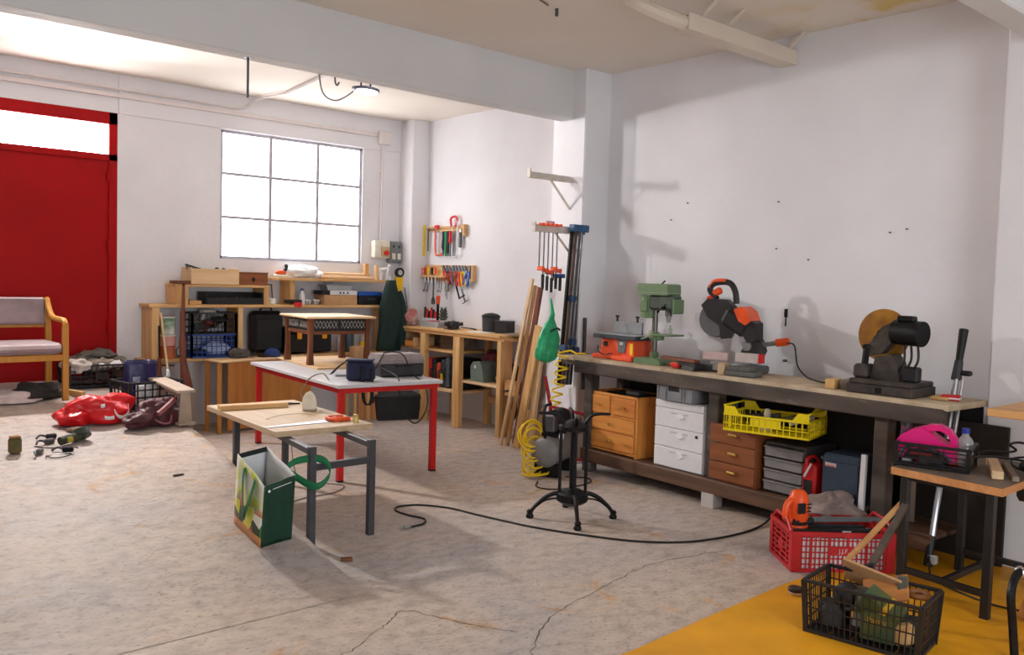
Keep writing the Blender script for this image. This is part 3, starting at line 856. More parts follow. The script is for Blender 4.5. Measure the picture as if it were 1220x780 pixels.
obj('body', MB().bx(-.155, .155, -.11, .11, 0, .115, .004), wd('brown', 'x'), t)
obj('lid', MB().bx(-.16, .16, -.115, .115, .115, .13, .004), wd('brown', 'x'), t)
obj('emblem', MB().prism([(-.035, .055), (-.012, .062), (0, .085), (.012, .062), (.035, .055), (.012, .05), (0, .025), (-.012, .05)], -.116, -.11), BLACKM, t, 'black star-like emblem')
t = thing('tool_tray', 'black open tray of small tools under the riser shelf', 'tray', (3.64, 8.47, 1.221), 0)
obj('body', MB().bx(-.29, .29, -.11, .11, 0, .012).bx(-.29, .29, -.115, -.1, 0, .065).bx(-.29, .29, .1, .115, 0, .12).bx(-.295, -.28, -.11, .11, 0, .12).bx(.28, .295, -.11, .11, 0, .12), BLACK, t)
R = random.Random(3)
for k in range(7):
    x = -.23 + k * .075
    solo('hand_tool', MB().beam((-.03, 0, .012), (.04, .0, .02 + R.uniform(0, .04)), .018, .018).cyl((.04, 0, .03), (.075, .01, .05), .006, n=6), (DSTEEL, BRASS, BLACKM, wd('pine', 'x'), DGREY, BRASS, BLACKM)[k],
         ('steel tool at the left end of the black tray', 'brass coloured tool second from left in the black tray', 'black iron tool third from left in the black tray', 'wooden handled tool in the middle of the black tray', 'dark grey tool right of the tray middle', 'brass coloured tool near the right of the black tray', 'black iron tool at the right end of the black tray')[k], 'tool', (3.64 + x, 8.42 + R.uniform(0, .06), 1.222 + .012), R.uniform(-30, 30), 'tools in the black tray')
solo('wood_block', MB().box((0, 0, .018), (.12, .07, .036)), wd('lumber', 'x'), 'small reddish wood block left of the black tool tray', 'block', (3.25, 8.42, 1.221))
solo('black_box', MB().box((0, 0, .02), (.06, .06, .04)), BLACK, 'tiny black box beside the thick riser end block', 'box', (3.20, 8.50, 1.221))
t = tin('white_tub', 'small white tub with lid on the long shelf right of the riser', (4.06, 8.43, 1.221), .06, .045, CREAM, WHITE, cat='tub')
t = thing('picture_frame', 'small dark wire frame leaning against the wall above the white tub', 'frame', (4.09, 8.53, 1.221), 0)
for p0, p1 in (((-.03, 0, 0), (-.02, .06, .2)), ((.03, 0, 0), (.04, .06, .2)), ((-.03, .06, .2), (.045, .06, .2)), ((-.03, 0, .005), (.03, 0, .005))): obj('bar', MB().beam(p0, p1, .012, .012), DSTEEL, t)
t = thing('hot_glue_gun', 'flat black tool with a red end on the long shelf', 'tool', (4.27, 8.38, 1.221), 0)
obj('body', MB().box((0, 0, .032), (.19, .07, .04), .012), BLACK, t)
obj('red_end', MB().box((.04, -.035, .0), (.09, .03, .05), .006), REDP, t)
bottle('glue_bottle', 'small white glue bottle with dark blue nozzle cap on the shelf', (4.395, 8.42, 1.221), .17, .032, WHITE, mat('glue_cap', (60, 60, 130), .5))
for k, x in enumerate((4.45, 4.50, 4.55, 4.60)):
    tin('small_jar', ('small clear jar beside the white glue bottle', 'second small jar from the glue bottle', 'third small jar from the glue bottle', 'small jar touching the beige box')[k], (x, 8.43 + .03 * (k % 2), 1.221), .055 - .006 * (k % 2), .022, GLASSY, WHITE, 'small jars on the long shelf', 'jar')
t = thing('cardboard_carton', 'beige cardboard carton on the long shelf under the drill box', 'carton', (4.83, 8.46, 1.221), 0)
obj('body', MB().bx(-.20, .20, -.10, .10, 0, .10), CARD, t)
obj('flap', MB().bx(-.198, .198, -.098, .098, .10, .106), CARD, t)
t = thing('flat_white_box', 'flat white box with three printed dots on top of the beige carton', 'box', (4.86, 8.46, 1.328), 0)
obj('body', MB().bx(-.16, .17, -.10, .10, 0, .045), WHITE, t)
for x in (-.04, .0, .05): obj('printed_dot', MB().cyl((x, -.1015, .022), (x, -.0995, .022), .011, n=10), BLACK, t)
solo('dark_flat_box', MB().box((0, 0, .022), (.1, .18, .044)), BLACK, 'black box end left of the flat white box on the carton', 'box', (4.65, 8.46, 1.328))
t = thing('clear_container', 'clear plastic lidded container on top of the flat white box', 'container', (4.82, 8.46, 1.374), 0)
obj('body', MB().prism([(-.14, 0), (.14, 0), (.16, .05), (-.16, .05)], -.08, .08), GLASSY, t)
obj('lid', MB().bx(-.165, .165, -.085, .085, .05, .062), GLASSY, t)
t = thing('drill_box', 'black case with bright blue lid at the right end of the shelf', 'case', (5.20, 8.46, 1.221), 0)
obj('body', MB().bx(-.15, .15, -.10, .10, 0, .10, .006), BLACK, t)
obj('lid', MB().bx(-.155, .155, -.105, .105, .10, .145, .008), BLUE, t, 'bright blue lid')
obj('handle', MB().bx(-.05, .05, -.118, -.10, .05, .075), DGREY, t)

# upper right shelf
t = thing('window_shelf', 'pine shelf board fixed to the wall just below the window', 'shelf', (0, 0, 1.47))
obj('board', MB().bx(4.10, 5.44, 8.36, 8.64, 0, .028), wd('pine', 'x'), t)
obj('upright', MB().bx(4.245, 4.30, 8.40, 8.62, -.249, 0), wd('pine', 'z'), t)
obj('bracket', MB().prism([(8.42, 0), (8.64, 0), (8.64, -.09), (8.60, -.09)], 4.76, 4.79, 'x'), WHITE, t, 'white metal bracket')
t = thing('palm_sander', 'red and black power sander on the left end of window shelf', 'sander', (4.17, 8.46, 1.499), 0)
obj('base', MB().box((0, 0, .018), (.13, .09, .03), .008), CREAM, t)
obj('body', MB().ell((0, 0, .05), (.06, .04, .03), 12, 8), ORANGE, t)
obj('handle', MB().tube(spline([(.03, 0, .06), (.06, 0, .10), (.055, 0, .14)], 4), .018, 8), BLACK, t)
m = MB()
m.crumple((0, 0, .065), (.17, .09, .072), 5, .4, floor=-.065).crumple((.16, .0, .04), (.09, .06, .042), 6, .4, 24, 14, floor=-.04)
subsurf(solo('plastic_bag_bundle', m, mat('white_plastic_bag', (236, 236, 238), .35, var=.02), 'bunched white plastic bag on the shelf below the window', 'bag', (4.42, 8.48, 1.499), 0, ang=180))
for k, (y, z) in enumerate(((8.43, 1.517), (8.50, 1.553))):
    solo('turned_dowel', MB().cyl((-.33, 0, 0), (.33, 0, 0), .018, n=12), wd('pale', 'x'), ('long pale wooden dowel at the front of the window shelf', 'long pale wooden dowel lying behind and above the front one')[k], 'dowel', (4.94, y, z))
solo('dowel_rest', MB().bx(-.30, .30, -.03, .03, 0, .035), wd('pale', 'x'), 'pale batten the rear dowel lies on below the window', 'batten', (4.94, 8.51, 1.499))
solo('fence_post_block', MB().box((0, 0, .09), (.05, .05, .18), .004), wd('lumber', 'z'), 'upright square wood block at the end of the dowels', 'block', (5.22, 8.50, 1.499))
solo('fence_post_block', MB().cyl((0, 0, 0), (0, 0, .165), .03, n=14), wd('pale', 'z'), 'upright round wood block nearest the breaker boxes', 'block', (5.315, 8.43, 1.499))
t = thing('pipe_fitting', 'white plastic pipe tees standing at the right end of shelf', 'fitting', (5.425, 8.47, 1.499), 0)
obj('pipe', MB().cyl((-.02, 0, 0), (-.02, 0, .10), .018, n=12), WHITE, t)
obj('tee', MB().cyl((-.05, 0, .11), (.05, 0, .13), .022, n=12), WHITE, t)
obj('elbow', MB().tube(spline([(.04, -.02, 0), (.045, -.02, .07), (.06, -.03, .12), (.05, -.05, .17)], 4), .019, 8), WHITE, t)
t = thing('spirit_level', 'yellow spirit level with big black round vial hanging beside the shelf', 'level', (5.60, 8.40, 1.30), 0)
obj('body', MB().prism([(-.03, .0), (.02, 0), (.045, .16), (.045, .24), (-.05, .24), (-.05, .16)], -.012, .012), mat('level_yellow', (236, 190, 20), .45), t)
obj('vial', MB().cyl((0, -.02, .29), (0, .015, .29), .055, n=18), BLACK, t, 'round black vial housing')
obj('vial_window', MB().cyl((0, -.024, .29), (0, -.018, .29), .03, n=14), LGREY, t)
solo('metal_rod', MB().cyl((0, 0, 0), (0, .12, .42), .006, n=6), DSTEEL, 'thin steel rod leaning by the yellow level in the corner', 'rod', (5.67, 8.27, 1.0))
# jacket hanging from the shelf end
m = MB()
R = random.Random(11)
def jk(u, v):
    z = 1.50 - .78 * v
    a = 2 * math.pi * u
    wx, wy = (.05 + .085 * min(1, v * 2.6)), (.04 + .04 * min(1, v * 2))
    fold = 1 + .16 * math.sin(a * 5 + v * 3) * min(1, v * 2)
    return (5.36 + wx * math.cos(a) * fold + .035 * v * math.sin(v * 4), 8.20 + wy * math.sin(a) * fold, z)
m.patch(jk, 36, 14)
t = thing('work_jacket', 'dark green work jacket hanging from the end of the shelf', 'jacket', (0, 0, 0))
JG = mat('jacket_green', (28, 48, 44), .9, bump=.3, bscale=200)
solid(obj('body', m, JG, t, ang=180), .01)
obj('sleeve', MB().tube(spline([(5.46, 8.19, 1.38), (5.50, 8.17, 1.2), (5.49, 8.16, .95), (5.475, 8.15, .78)], 5), .045, 10, radii=[.03 + .02 * min(1, i / 6) for i in range(16)]), JG, t)
obj('hanger_loop', MB().tube(spline([(5.36, 8.22, 1.50), (5.39, 8.27, 1.535), (5.42, 8.36, 1.502)], 4), .006, 6), LGREY, t)
# under the long shelf, on the lower board
t = tin('paint_tin', 'white paint tin with green label on the lower shelf, topmost of its stack', (3.005, 8.45, .931), .17, .072, mat('tin_label_green', (226, 226, 222), .45, scale=9, c2=(70, 130, 80)), WHITE, 'tins on the lower shelf')
t = tin('paint_tub', 'pinkish tub with pale rim in the middle of the tin stack', (3.005, 8.45, .822), .106, .078, mat('tub_pink', (206, 150, 140), .5, scale=6), CREAM, 'tins on the lower shelf', 'tub')
t = tin('paint_tub', 'reddish tub at the bottom of the tin stack', (3.005, 8.45, .701), .118, .074, mat('tub_red', (188, 104, 60), .5, scale=8), mat('tub_lid_red', (206, 96, 80), .5), 'tins on the lower shelf', 'tub')
DC = mat('crate_black_old', (30, 30, 34), .55)
crate('blue_crate', 'blue plastic crate on the lower shelf beneath the black crate', (3.42, 8.47, .701), 0, .44, .26, .22, mat('crate_blue', (34, 70, 150), .5), 9, 4)
crate('black_tool_crate', 'black crate of power tools stacked on the blue crate', (3.42, 8.47, .925), 0, .44, .26, .21, DC, 6, 3)
m = MB()
m.crumple((0, 0, .07), (.13, .10, .07), 2, .3, floor=-.07)
solo('netted_sack', m, mat('pale_net', (170, 184, 216), .8, scale=70, var=.4), 'pale blue netted bundle in the blue crate', 'sack', (3.47, 8.44, .712))
solo('black_hose_coil', MB().tube([(.10 * math.cos(a * .5), .07 * math.sin(a * .5), .02 + .006 * a / 6) for a in range(40)], .012, 6), RUBBER, 'black hose coil at left in the blue crate', 'hose', (3.31, 8.47, .712))
R = random.Random(5)
for k in range(5):
    t = thing('power_drill', ('old grey power drill lying across the black tool crate', 'dark red drill body in the black tool crate', 'black drill on top of the black tool crate', 'long grey cylinder tool at the front of the tool crate', 'pale handled tool sticking out of the tool crate')[k], 'drill', (3.34 + (k % 3) * .09, 8.44 + (k // 3) * .07, 1.0 + .035 * k), R.uniform(-40, 40))
    mt = (DGREY, mat('drill_red', (92, 40, 34), .5), BLACK, mat('old_khaki', (104, 98, 88), .5), LGREY)[k]
    obj('body', MB().cyl((-.09, 0, 0), (.05, 0, 0), .032, n=12).cyl((.05, 0, 0), (.08, 0, 0), .032, .018, n=12), mt, t)
    obj('handle', MB().beam((-.06, 0, -.01), (-.08, 0, -.085), .03, .035, .008), mt, t)
    obj('chuck', MB().cyl((.08, 0, 0), (.125, 0, 0), .018, .014, n=10), DSTEEL, t)
# air rifle and sticks leaning at the left end
t = thing('air_rifle', 'old wooden stocked rifle leaning against the left end of shelf', 'rifle', (0, 0, 0))
a, b = Vector((3.10, 8.30, 1.42)), Vector((3.03, 8.14, .44))
solo('upright_block', MB().bx(-.06, .06, -.05, .05, 0, .425), wd('grey', 'z'), 'greyish upright wood block under the rifle butt behind the plank bench', 'block', (3.07, 8.13, .001))
def rp(f, dx=0): return a + (b - a) * f + Vector((dx, 0, 0))
obj('barrel', MB().cyl(rp(0), rp(.62), .011, n=8), BLACKM, t)
obj('fore_end', MB().tube([rp(.02), rp(.25), rp(.5)], .02, 8, radii=[.014, .02, .026]), wd('red', 'z'), t)
obj('stock', MB().tube([rp(.45), rp(.58), rp(.66, .005), rp(.75, .012), rp(.88, .03), rp(1.0, .05)], .03, 10, radii=[.024, .034, .028, .03, .045, .055]), wd('red', 'z'), t, 'dark reddish wooden stock')
obj('butt_plate', MB().cyl(rp(1.0, .05), rp(1.012, .053), .053, n=10), BLACK, t)
obj('trigger_guard', MB().tube(spline([rp(.60, -.03), rp(.63, -.055), rp(.68, -.05), rp(.69, -.02)], 4), .005, 5), BLACKM, t)
solo('wooden_stick', MB().tube([(2.895, 8.31, 1.14), (2.95, 8.20, .40)], .011, 8), wd('pale', 'z'), 'thin pale wooden stick leaning beside the rifle', 'stick')
t = thing('dark_rod', 'short dark rod with grip leaning left of the pale stick', 'rod', (0, 0, 0))
obj('shaft', MB().cyl((2.885, 8.33, 1.02), (2.88, 8.30, .70), .008, n=7), BLACKM, t)
obj('grip', MB().cyl((2.88, 8.30, .72), (2.875, 8.27, .52), .017, .02, n=8), wd('red', 'z'), t)

# small desk with brown panel
t = thing('small_desk', 'small wooden desk with a plain brown front panel under the shelf', 'desk', (3.86, 8.22, 0), 11)
obj('desktop', MB().bx(-.56, .52, -.16, .15, .682, .70, .004), wd('pale', 'x'), t)
obj('front_panel', MB().bx(-.475, .515, -.14, -.122, .03, .682, .002), wd('panel', 'z'), t)
for x in (-.535, .49): obj('leg', MB().bx(x - .018, x + .018, -.10, -.065, 0, .682), wd('panel', 'z'), t)
for x in (-.535, .49): obj('leg', MB().bx(x - .018, x + .018, .10, .135, 0, .682), wd('panel', 'z'), t)
t = thing('suitcase', 'black fabric suitcase standing on the small desk against the wall', 'suitcase', (4.03, 8.50, .701), 0)
obj('body', MB().box((0, 0, .235), (.35, .13, .43), .04), BLACK, t)
obj('pocket', MB().box((0, -.075, .21), (.28, .03, .32), .014), mat('suitcase_fabric', (40, 40, 44), .85), t)
obj('handle', MB().tube(spline([(-.06, 0, .45), (-.05, 0, .48), (.05, 0, .48), (.06, 0, .45)], 4), .01, 6), BLACK, t)
for x in (-.14, .14): obj('wheel', MB().cyl((x - .012, -.03, .015), (x + .012, -.03, .015), .015, n=10), DGREY, t)
m = MB().crumple((0, 0, .035), (.11, .08, .055), 4, .4, floor=-.035)
t = thing('grey_pouch', 'crumpled dark grey pouch at the left end of small desk', 'pouch', (3.63, 8.24, .701), 10)
subsurf(obj('body', m, mat('pouch_grey', (84, 80, 78), .9, bump=.3), t, ang=180))
obj('cord', MB().tube(spline([(.09, 0, .02), (.14, -.02, .008), (.18, .01, .02), (.2, .02, .008)], 4), .006, 5), BLACK, t)
t = thing('baseball_cap', 'black and blue cap lying on the small desk before the suitcase', 'cap', (3.98, 8.24, .701), -10)
obj('crown', MB().ell((0, 0, .02), (.085, .075, .065), 14, 8, flat=-.02), mat('cap_blue', (40, 66, 130), .8), t)
obj('brim', MB().ell((-.08, -.02, .01), (.085, .07, .012), 14, 6), BLACK, t, 'black brim')
t = thing('tool_box', 'black plastic tool box with two orange latches under the carved stool', 'toolbox', (4.46, 8.48, .715), 5)
obj('body', MB().bx(-.27, .27, -.12, .12, 0, .20, .012), BLACK, t)
obj('lid', MB().bx(-.275, .275, -.125, .125, .20, .27, .015), BLACK, t)
for x in (-.14, .17): obj('latch', MB().box((x, -.131, .185), (.055, .018, .085), .012), mat('latch_orange', (240, 160, 20), .4), t, 'bright orange latch')
obj('handle', MB().tube(spline([(-.1, 0, .27), (-.09, 0, .31), (.09, 0, .31), (.1, 0, .27)], 4), .012, 6), BLACK, t)
bottle('spray_bottle', 'clear plastic bottle with red base label on the lower shelf', (4.85, 8.40, .701), .24, .038, mat('bottle_pale_blue', (186, 196, 208), .25, c2=(150, 120, 120)), mat('cap_slate', (90, 100, 120), .5))
tin('dark_jar', 'dark teal jar standing behind the card box on the lower shelf', (4.99, 8.46, .701), .23, .06, mat('jar_teal', (62, 78, 84), .3), mat('jar_lid', (150, 150, 140), .5), cat='jar')
t = thing('card_box', 'small pale cardboard box in front of the dark jar', 'box', (4.90, 8.10, .645), 0)
obj('body', MB().bx(-.075, .075, -.06, .06, 0, .14), CARD, t)
obj('flap', MB().bx(-.075, .075, -.002, .002, .14, .15), CARD, t)
t = thing('small_stand', 'low wooden stand carrying the card box beyond the red table', 'stand', (4.90, 8.10, 0), 0)
obj('top', MB().bx(-.1, .1, -.1, .1, .61, .644), wd('pine', 'x'), t)
for x in (-.08, .08):
    for y in (-.08, .08): obj('leg', MB().bx(x - .015, x + .015, y - .015, y + .015, 0, .61), wd('pine', 'z'), t)
t = thing('solvent_bottle', 'clear bottle with bright yellow lower half and cap on the lower shelf', 'bottle', (5.17, 8.42, .701))
obj('body', MB().lathe([(.05, 0), (.052, .01), (.052, .11)], n=14), YELLOW, t, 'yellow lower half')
obj('shoulder', MB().lathe([(.05, .11), (.05, .15), (.022, .2), (.022, .215)], n=14), GLASSY, t)
obj('cap', MB().cyl((0, 0, .21), (0, 0, .245), .025, n=12), YELLOW, t)

# electrics on the back wall
t = thing('conduit', 'white surface conduit running along the wall to the junction box', 'conduit', (0, 0, 0))
CW = mat('conduit_white', (222, 214, 212), .6, var=.03)
obj('run', MB().bx(XL, 5.42, YB - .034, YB - .008, 3.125, 3.165), CW, t)
obj('upper_run', MB().tube([(XL, YB - .028, 3.205), (2.0, YB - .028, 3.205), (3.6, YB - .03, 3.20)], .012, 8), CW, t)
obj('bend', MB().tube(spline([(3.6, YB - .03, 3.20), (3.76, YB - .03, 3.20), (3.86, YB - .035, 3.24), (3.93, YB - .10, 3.305), (4.05, YB - .6, 3.33)], 6), .012, 8), CW, t)
obj('ceiling_run', MB().beam((4.05, YB - .55, 3.325), (3.75, 5.6, 3.325), .05, .03), CW, t)
t2 = thing('junction_box', 'white square junction box at the end of the wall conduit', 'junction box', (5.50, YB - .012, 3.12))
obj('box', MB().bx(-.075, .075, -.06, 0, -.075, .075, .008), CW, t2)
obj('cover', MB().bx(-.07, .07, -.068, -.06, -.07, .07, .004), CW, t2)
solo('drop_conduit', MB().cyl((5.48, YB - .03, 1.95), (5.485, YB - .03, 3.045), .012, n=8).bx(5.464, 5.496, YB - .025, YB - .001, 2.2, 2.23).bx(5.464, 5.496, YB - .025, YB - .001, 2.7, 2.73), CW, 'thin white conduit dropping from the junction box to the breakers', 'conduit')
t = thing('breaker_box', 'cream electrical breaker box with a red rotary switch on the wall', 'breaker box', (5.465, YB, 1.85))
obj('enclosure', MB().bx(-.105, .105, -.10, 0, -.10, .10, .012), CREAM, t)
obj('switch_plate', MB().bx(-.02, .095, -.112, -.10, -.085, .03, .004), mat('plate_tan', (190, 170, 130), .4), t)
obj('rotary_switch', MB().cyl((.04, -.135, -.04), (.04, -.11, -.04), .028, n=14), REDP, t)
t = thing('socket_box', 'dark grey industrial socket box right of the cream breaker box', 'socket box', (5.65, YB, 1.83))
obj('enclosure', MB().bx(-.075, .085, -.09, 0, -.13, .12, .012), mat('socket_grey', (120, 122, 124), .5), t)
for x in (-.03, .045): obj('socket', MB().box((x, -.097, -.055), (.045, .016, .07), .004), CREAM, t)
for x in (-.03, .045): obj('switch', MB().box((x, -.097, .06), (.02, .014, .03), .003), DGREY, t)

# ceiling lamp and fittings
t = thing('flood_lamp', 'black framed flood lamp hanging on a bracket under the far ceiling', 'lamp', (3.76, 6.18, 3.02), 20)
obj('housing', MB().lathe([(.10, .0), (.125, .01), (.125, .025), (.06, .04)], n=20, sc2=(1, .8)), mat('lamp_grey_blue', (70, 74, 96), .4), t)
LENS = mat('lamp_lens', (245, 245, 250), .3, emit=6)
obj('lens', MB().lathe([(.112, -.002), (.112, .004)], n=20, sc2=(1, .8)), LENS, t)
obj('bracket', MB().tube([(-.06, 0, .03), (-.055, 0, .30), (.05, 0, .345), (.06, 0, .03)], .008, 6), BLACKM, t)
obj('wire', MB().tube(spline([(-.10, 0, .02), (-.19, .02, -.06), (-.30, .06, -.12), (-.42, .08, -.08), (-.45, .1, .10), (-.5, .1, .345)], 6), .006, 5), mat('lamp_wire', (110, 106, 106), .6), t)
solo('ceiling_hook', MB().cyl((0, 0, 0), (0, 0, .26), .008, n=6).cyl((0, 0, .255), (0, 0, .262), .03, n=8), DSTEEL, 'thin rusty rod hanging from the ceiling beam underside', 'rod', (2.46, 5.50, 2.68))
solo('ceiling_hook', MB().tube(spline([(0, 0, .1), (0, 0, .03), (.02, 0, 0), (.04, 0, .03)], 4), .008, 6), DSTEEL, 'small dark hook on the far ceiling near the conduit', 'hook', (4.0, 7.1, 3.25))
t = thing('ceiling_cable', 'thin cable stapled to the near ceiling by the beam', 'cable', (0, 0, 0))
obj('cord', MB().tube(spline([(3.15, 4.2, ZC - .01), (3.3, 4.1, ZC - .02), (3.52, 4.08, ZC - .035), (3.72, 4.15, ZC - .02), (3.95, 4.26, ZC - .006)], 6), .006, 5), mat('old_cable', (120, 100, 84), .7), t)
for p in ((3.3, 4.1), (3.72, 4.15)): obj('clip', MB().box((p[0], p[1], ZC - .012), (.03, .02, .024)), DSTEEL, t)
solo('ceiling_bolt', MB().cyl((0, 0, 0), (0, 0, .05), .012, n=6), DSTEEL, 'small rusty bolt stub in the near ceiling', 'bolt', (4.05, 4.28, ZC - .05))
# ------------------------------------------------------------------ pine bench along the far right wall
t = thing('pine_bench', 'light pine workbench on square legs along the far right wall', 'workbench', (0, 0, 0))
PX0 = 5.48
obj('top_board', MB().bx(PX0, XF - .005, 6.46, 8.38, .972, 1.0, .003), wd('pine', 'y'), t)
obj('under_board', MB().bx(PX0 + .01, XF - .005, 6.40, 8.36, .942, .970, .003), wd('lumber', 'y'), t)
for y0, y1 in ((7.71, 7.80), (7.10, 7.21)): obj('leg', MB().bx(PX0 + .01, PX0 + .07, y0, y1, 0, .942), wd('pine', 'z'), t)
obj('end_leg', MB().bx(PX0 + .01, PX0 + .05, 6.44, 6.50, 0, .942), wd('pine', 'z'), t)
obj('end_leg', MB().bx(PX0 + .052, PX0 + .17, 6.45, 6.49, 0, .942), wd('lumber', 'z'), t, 'browner board screwed to the end leg')
for y in (6.50, 7.17, 7.77): obj('rear_leg', MB().bx(XF - .07, XF - .012, y - .03, y + .03, 0, .942), wd('pine', 'z'), t)
obj('low_shelf', MB().bx(PX0 + .04, XF - .02, 7.13, 7.85, .345, .375), wd('pale', 'y'), t)
obj('mid_shelf', MB().bx(PX0 + .04, XF - .02, 6.50, 7.16, .475, .50), wd('pale', 'y'), t)
obj('upper_shelf', MB().bx(PX0 + .05, XF - .02, 7.22, 8.36, .755, .78), wd('pine', 'y'), t)
obj('rail', MB().bx(XF - .05, XF - .015, 6.5, 7.2, .22, .30), wd('pale', 'y'), t)
t = thing('wood_offcuts_board', 'thin old board with a splintered end sticking out past the pine bench', 'board', (5.75, 6.46, 1.001), 0)
obj('plank', MB().bx(-.12, .16, -.30, .12, 0, .012, .002), wd('grey', 'y'), t)
obj('plank', MB().bx(-.02, .20, -.36, .05, .013, .022, .002), wd('lumber', 'y'), t)
# on the pine bench
t = thing('round_bin', 'black ribbed round bin with lid on the pine bench', 'bin', (5.80, 6.98, 1.001))
obj('body', MB().lathe([(.085, 0), (.088, .02), (.092, .14), (.094, .15)], n=18), DGREY, t)
obj('lid', MB().lathe([(.097, .15), (.099, .165), (.07, .185), (.02, .195)], n=18), BLACK, t)
t = thing('black_carton', 'square black box on the right end of the pine bench', 'box', (5.77, 6.72, 1.001), 12)
obj('body', MB().box((0, 0, .058), (.13, .16, .116), .004), BLACK, t)
obj('lid', MB().box((0, 0, .122), (.136, .166, .012), .004), DGREY, t)
solo('paper_sheet', MB().box((0, 0, .002), (.16, .22, .004), 0), PAPER, 'white paper sheet lying before the black box and bin on the pine bench', 'paper', (5.62, 6.93, 1.001), 8)
t = thing('router_tool', 'black power router lying on the pine bench near its middle', 'router', (5.66, 7.42, 1.001), 60)
obj('body', MB().cyl((-.10, 0, .045), (.06, 0, .05), .042, n=14), BLACK, t)
obj('base', MB().box((.09, 0, .04), (.02, .13, .08), .004), DGREY, t)
for s in (-1, 1): obj('handle', MB().cyl((.05, s * .05, .05), (.05, s * .10, .055), .018, .022, 10), BLACK, t)
obj('cord', MB().tube(spline([(-.1, 0, .04), (-.16, .03, .01), (-.12, .09, .008), (-.02, .11, .008)], 5), .006, 5), RUBBER, t)
solo('looped_wire', MB().tube([(.09 * math.cos(a * .45), .06 * math.sin(a * .45), .006 + .03 * abs(math.sin(a * .23))) for a in range(28)], .005, 5), RUBBER, 'thin black wire loop right of the router on pine bench', 'wire', (5.66, 7.17, 1.001))
t = thing('parts_tray', 'clear plastic parts tray on the pine bench in front of the green figure', 'tray', (5.72, 7.82, 1.001))
obj('body', MB().prism([(-.16, 0), (.16, 0), (.175, .06), (-.175, .06)], -.11, .11, 'x'), GLASSY, t)
obj('pink_insert', MB().box((.0, .06, .064), (.12, .1, .012)), mat('pink_insert', (206, 120, 130), .5), t, 'pink insert')
t = thing('leafy_figure', 'dark grey green leaf shaped cone standing on the parts tray', 'ornament', (5.72, 7.70, 1.073))
for k in range(4):
    m = MB()
    for i in range(6):
        a = i * math.pi / 3 + k * .5
        m.prism([(-.022, 0), (.022, 0), (.0, .055)], -.004, .004, 'x', Matrix.Translation((math.cos(a) * .02, math.sin(a) * .02, .01 + k * .03)) @ Matrix.Rotation(a, 4, 'Z') @ Matrix.Rotation(.7 - k * .15, 4, 'Y'))
    obj('leaf_ring', m, mat('grey_green_%d' % k, (74, 82, 70), .7), t)
t = thing('red_plastic_bag', 'crumpled clear and red plastic bag in the corner end of the pine bench', 'bag', (5.60, 8.17, 1.001))
subsurf(obj('body', MB().crumple((0, 0, .09), (.10, .11, .10), 9, .5, floor=-.09), mat('red_print_bag', (214, 206, 200), .35, scale=5, c2=(176, 34, 34)), t, ang=180))
obj('neck', MB().cyl((0, 0, .17), (.02, .0, .21), .02, .04, 10), mat('clear_bag_neck', (214, 214, 206), .3), t)
LOADS = ((8.02, 'dark screwdriver rack'), (7.93, 'tools'),)
t = thing('screwdriver_stand', 'black stand full of red handled screwdrivers in the bench corner', 'tool stand', (5.74, 7.99, 1.001))
obj('base', MB().bx(-.05, .05, -.12, .12, 0, .05), BLACK, t)
for k in range(6):
    y = -.10 + k * .04
    sd = obj('screwdriver', MB().cyl((0, y, .04), (.01, y, .14), .004, n=6), STEEL, t)
    obj('grip', MB().cyl((.01, y, .09), (.015, y, .17 + .02 * (k % 3)), .013, n=8), (REDP, BLACK, REDP, BLACKM, REDP, BLACK)[k], sd)
t = thing('orange_handled_tool', 'upright dark tool with bright orange grip behind the screwdrivers', 'tool', (5.85, 7.98, 1.001))
obj('shaft', MB().cyl((0, 0, 0), (0, 0, .25), .016, n=8), BLACKM, t)
obj('base', MB().cyl((0, 0, 0), (0, 0, .02), .05, n=12), BLACKM, t)
obj('grip', MB().box((0, 0, .295), (.035, .05, .10), .012), ORANGE, t)
# under it
t = thing('wooden_crate_box', 'open pine box with pale end board on the upper shelf of the bench', 'box', (5.64, 8.08, .781), 0)
obj('end_board', MB().bx(-.14, .14, .13, .145, 0, .15), wd('pale', 'x'), t)
obj('end_board', MB().bx(-.14, .14, -.145, -.13, 0, .10), wd('pale', 'x'), t)
obj('side_board', MB().bx(-.14, -.125, -.13, .13, 0, .06), wd('orange', 'y'), t)
obj('side_board', MB().bx(.125, .14, -.13, .13, 0, .13), wd('orange', 'y'), t)
obj('bottom_board', MB().bx(-.125, .125, -.13, .13, 0, .01), wd('pine', 'y'), t)
t = thing('dark_board_box', 'greyish brown wooden box at the back of the upper bench shelf', 'box', (5.80, 7.52, .781), 0)
obj('body', MB().bx(-.10, .10, -.20, .20, 0, .14), wd('grey', 'y'), t)
obj('lid', MB().bx(-.105, .105, -.205, .205, .14, .15), wd('grey', 'y'), t)
CASES = [(7.72, .30, REDP, 'pink red plastic case, leftmost of the row on the low shelf'), (7.64, .30, BLACK, 'black tool case right beside the pink red one'),
         (7.56, .26, mat('case_orange_red', (206, 74, 40), .5), 'orange red tool case in the middle of the row'), (7.48, .30, DGREY, 'dark grey tool case with yellow clip in the row'),
         (7.40, .33, mat('case_greyblue', (92, 100, 108), .5), 'grey tool case just left of the middle leg'), (7.27, .32, BLACK, 'large black tool case behind the middle bench leg')]
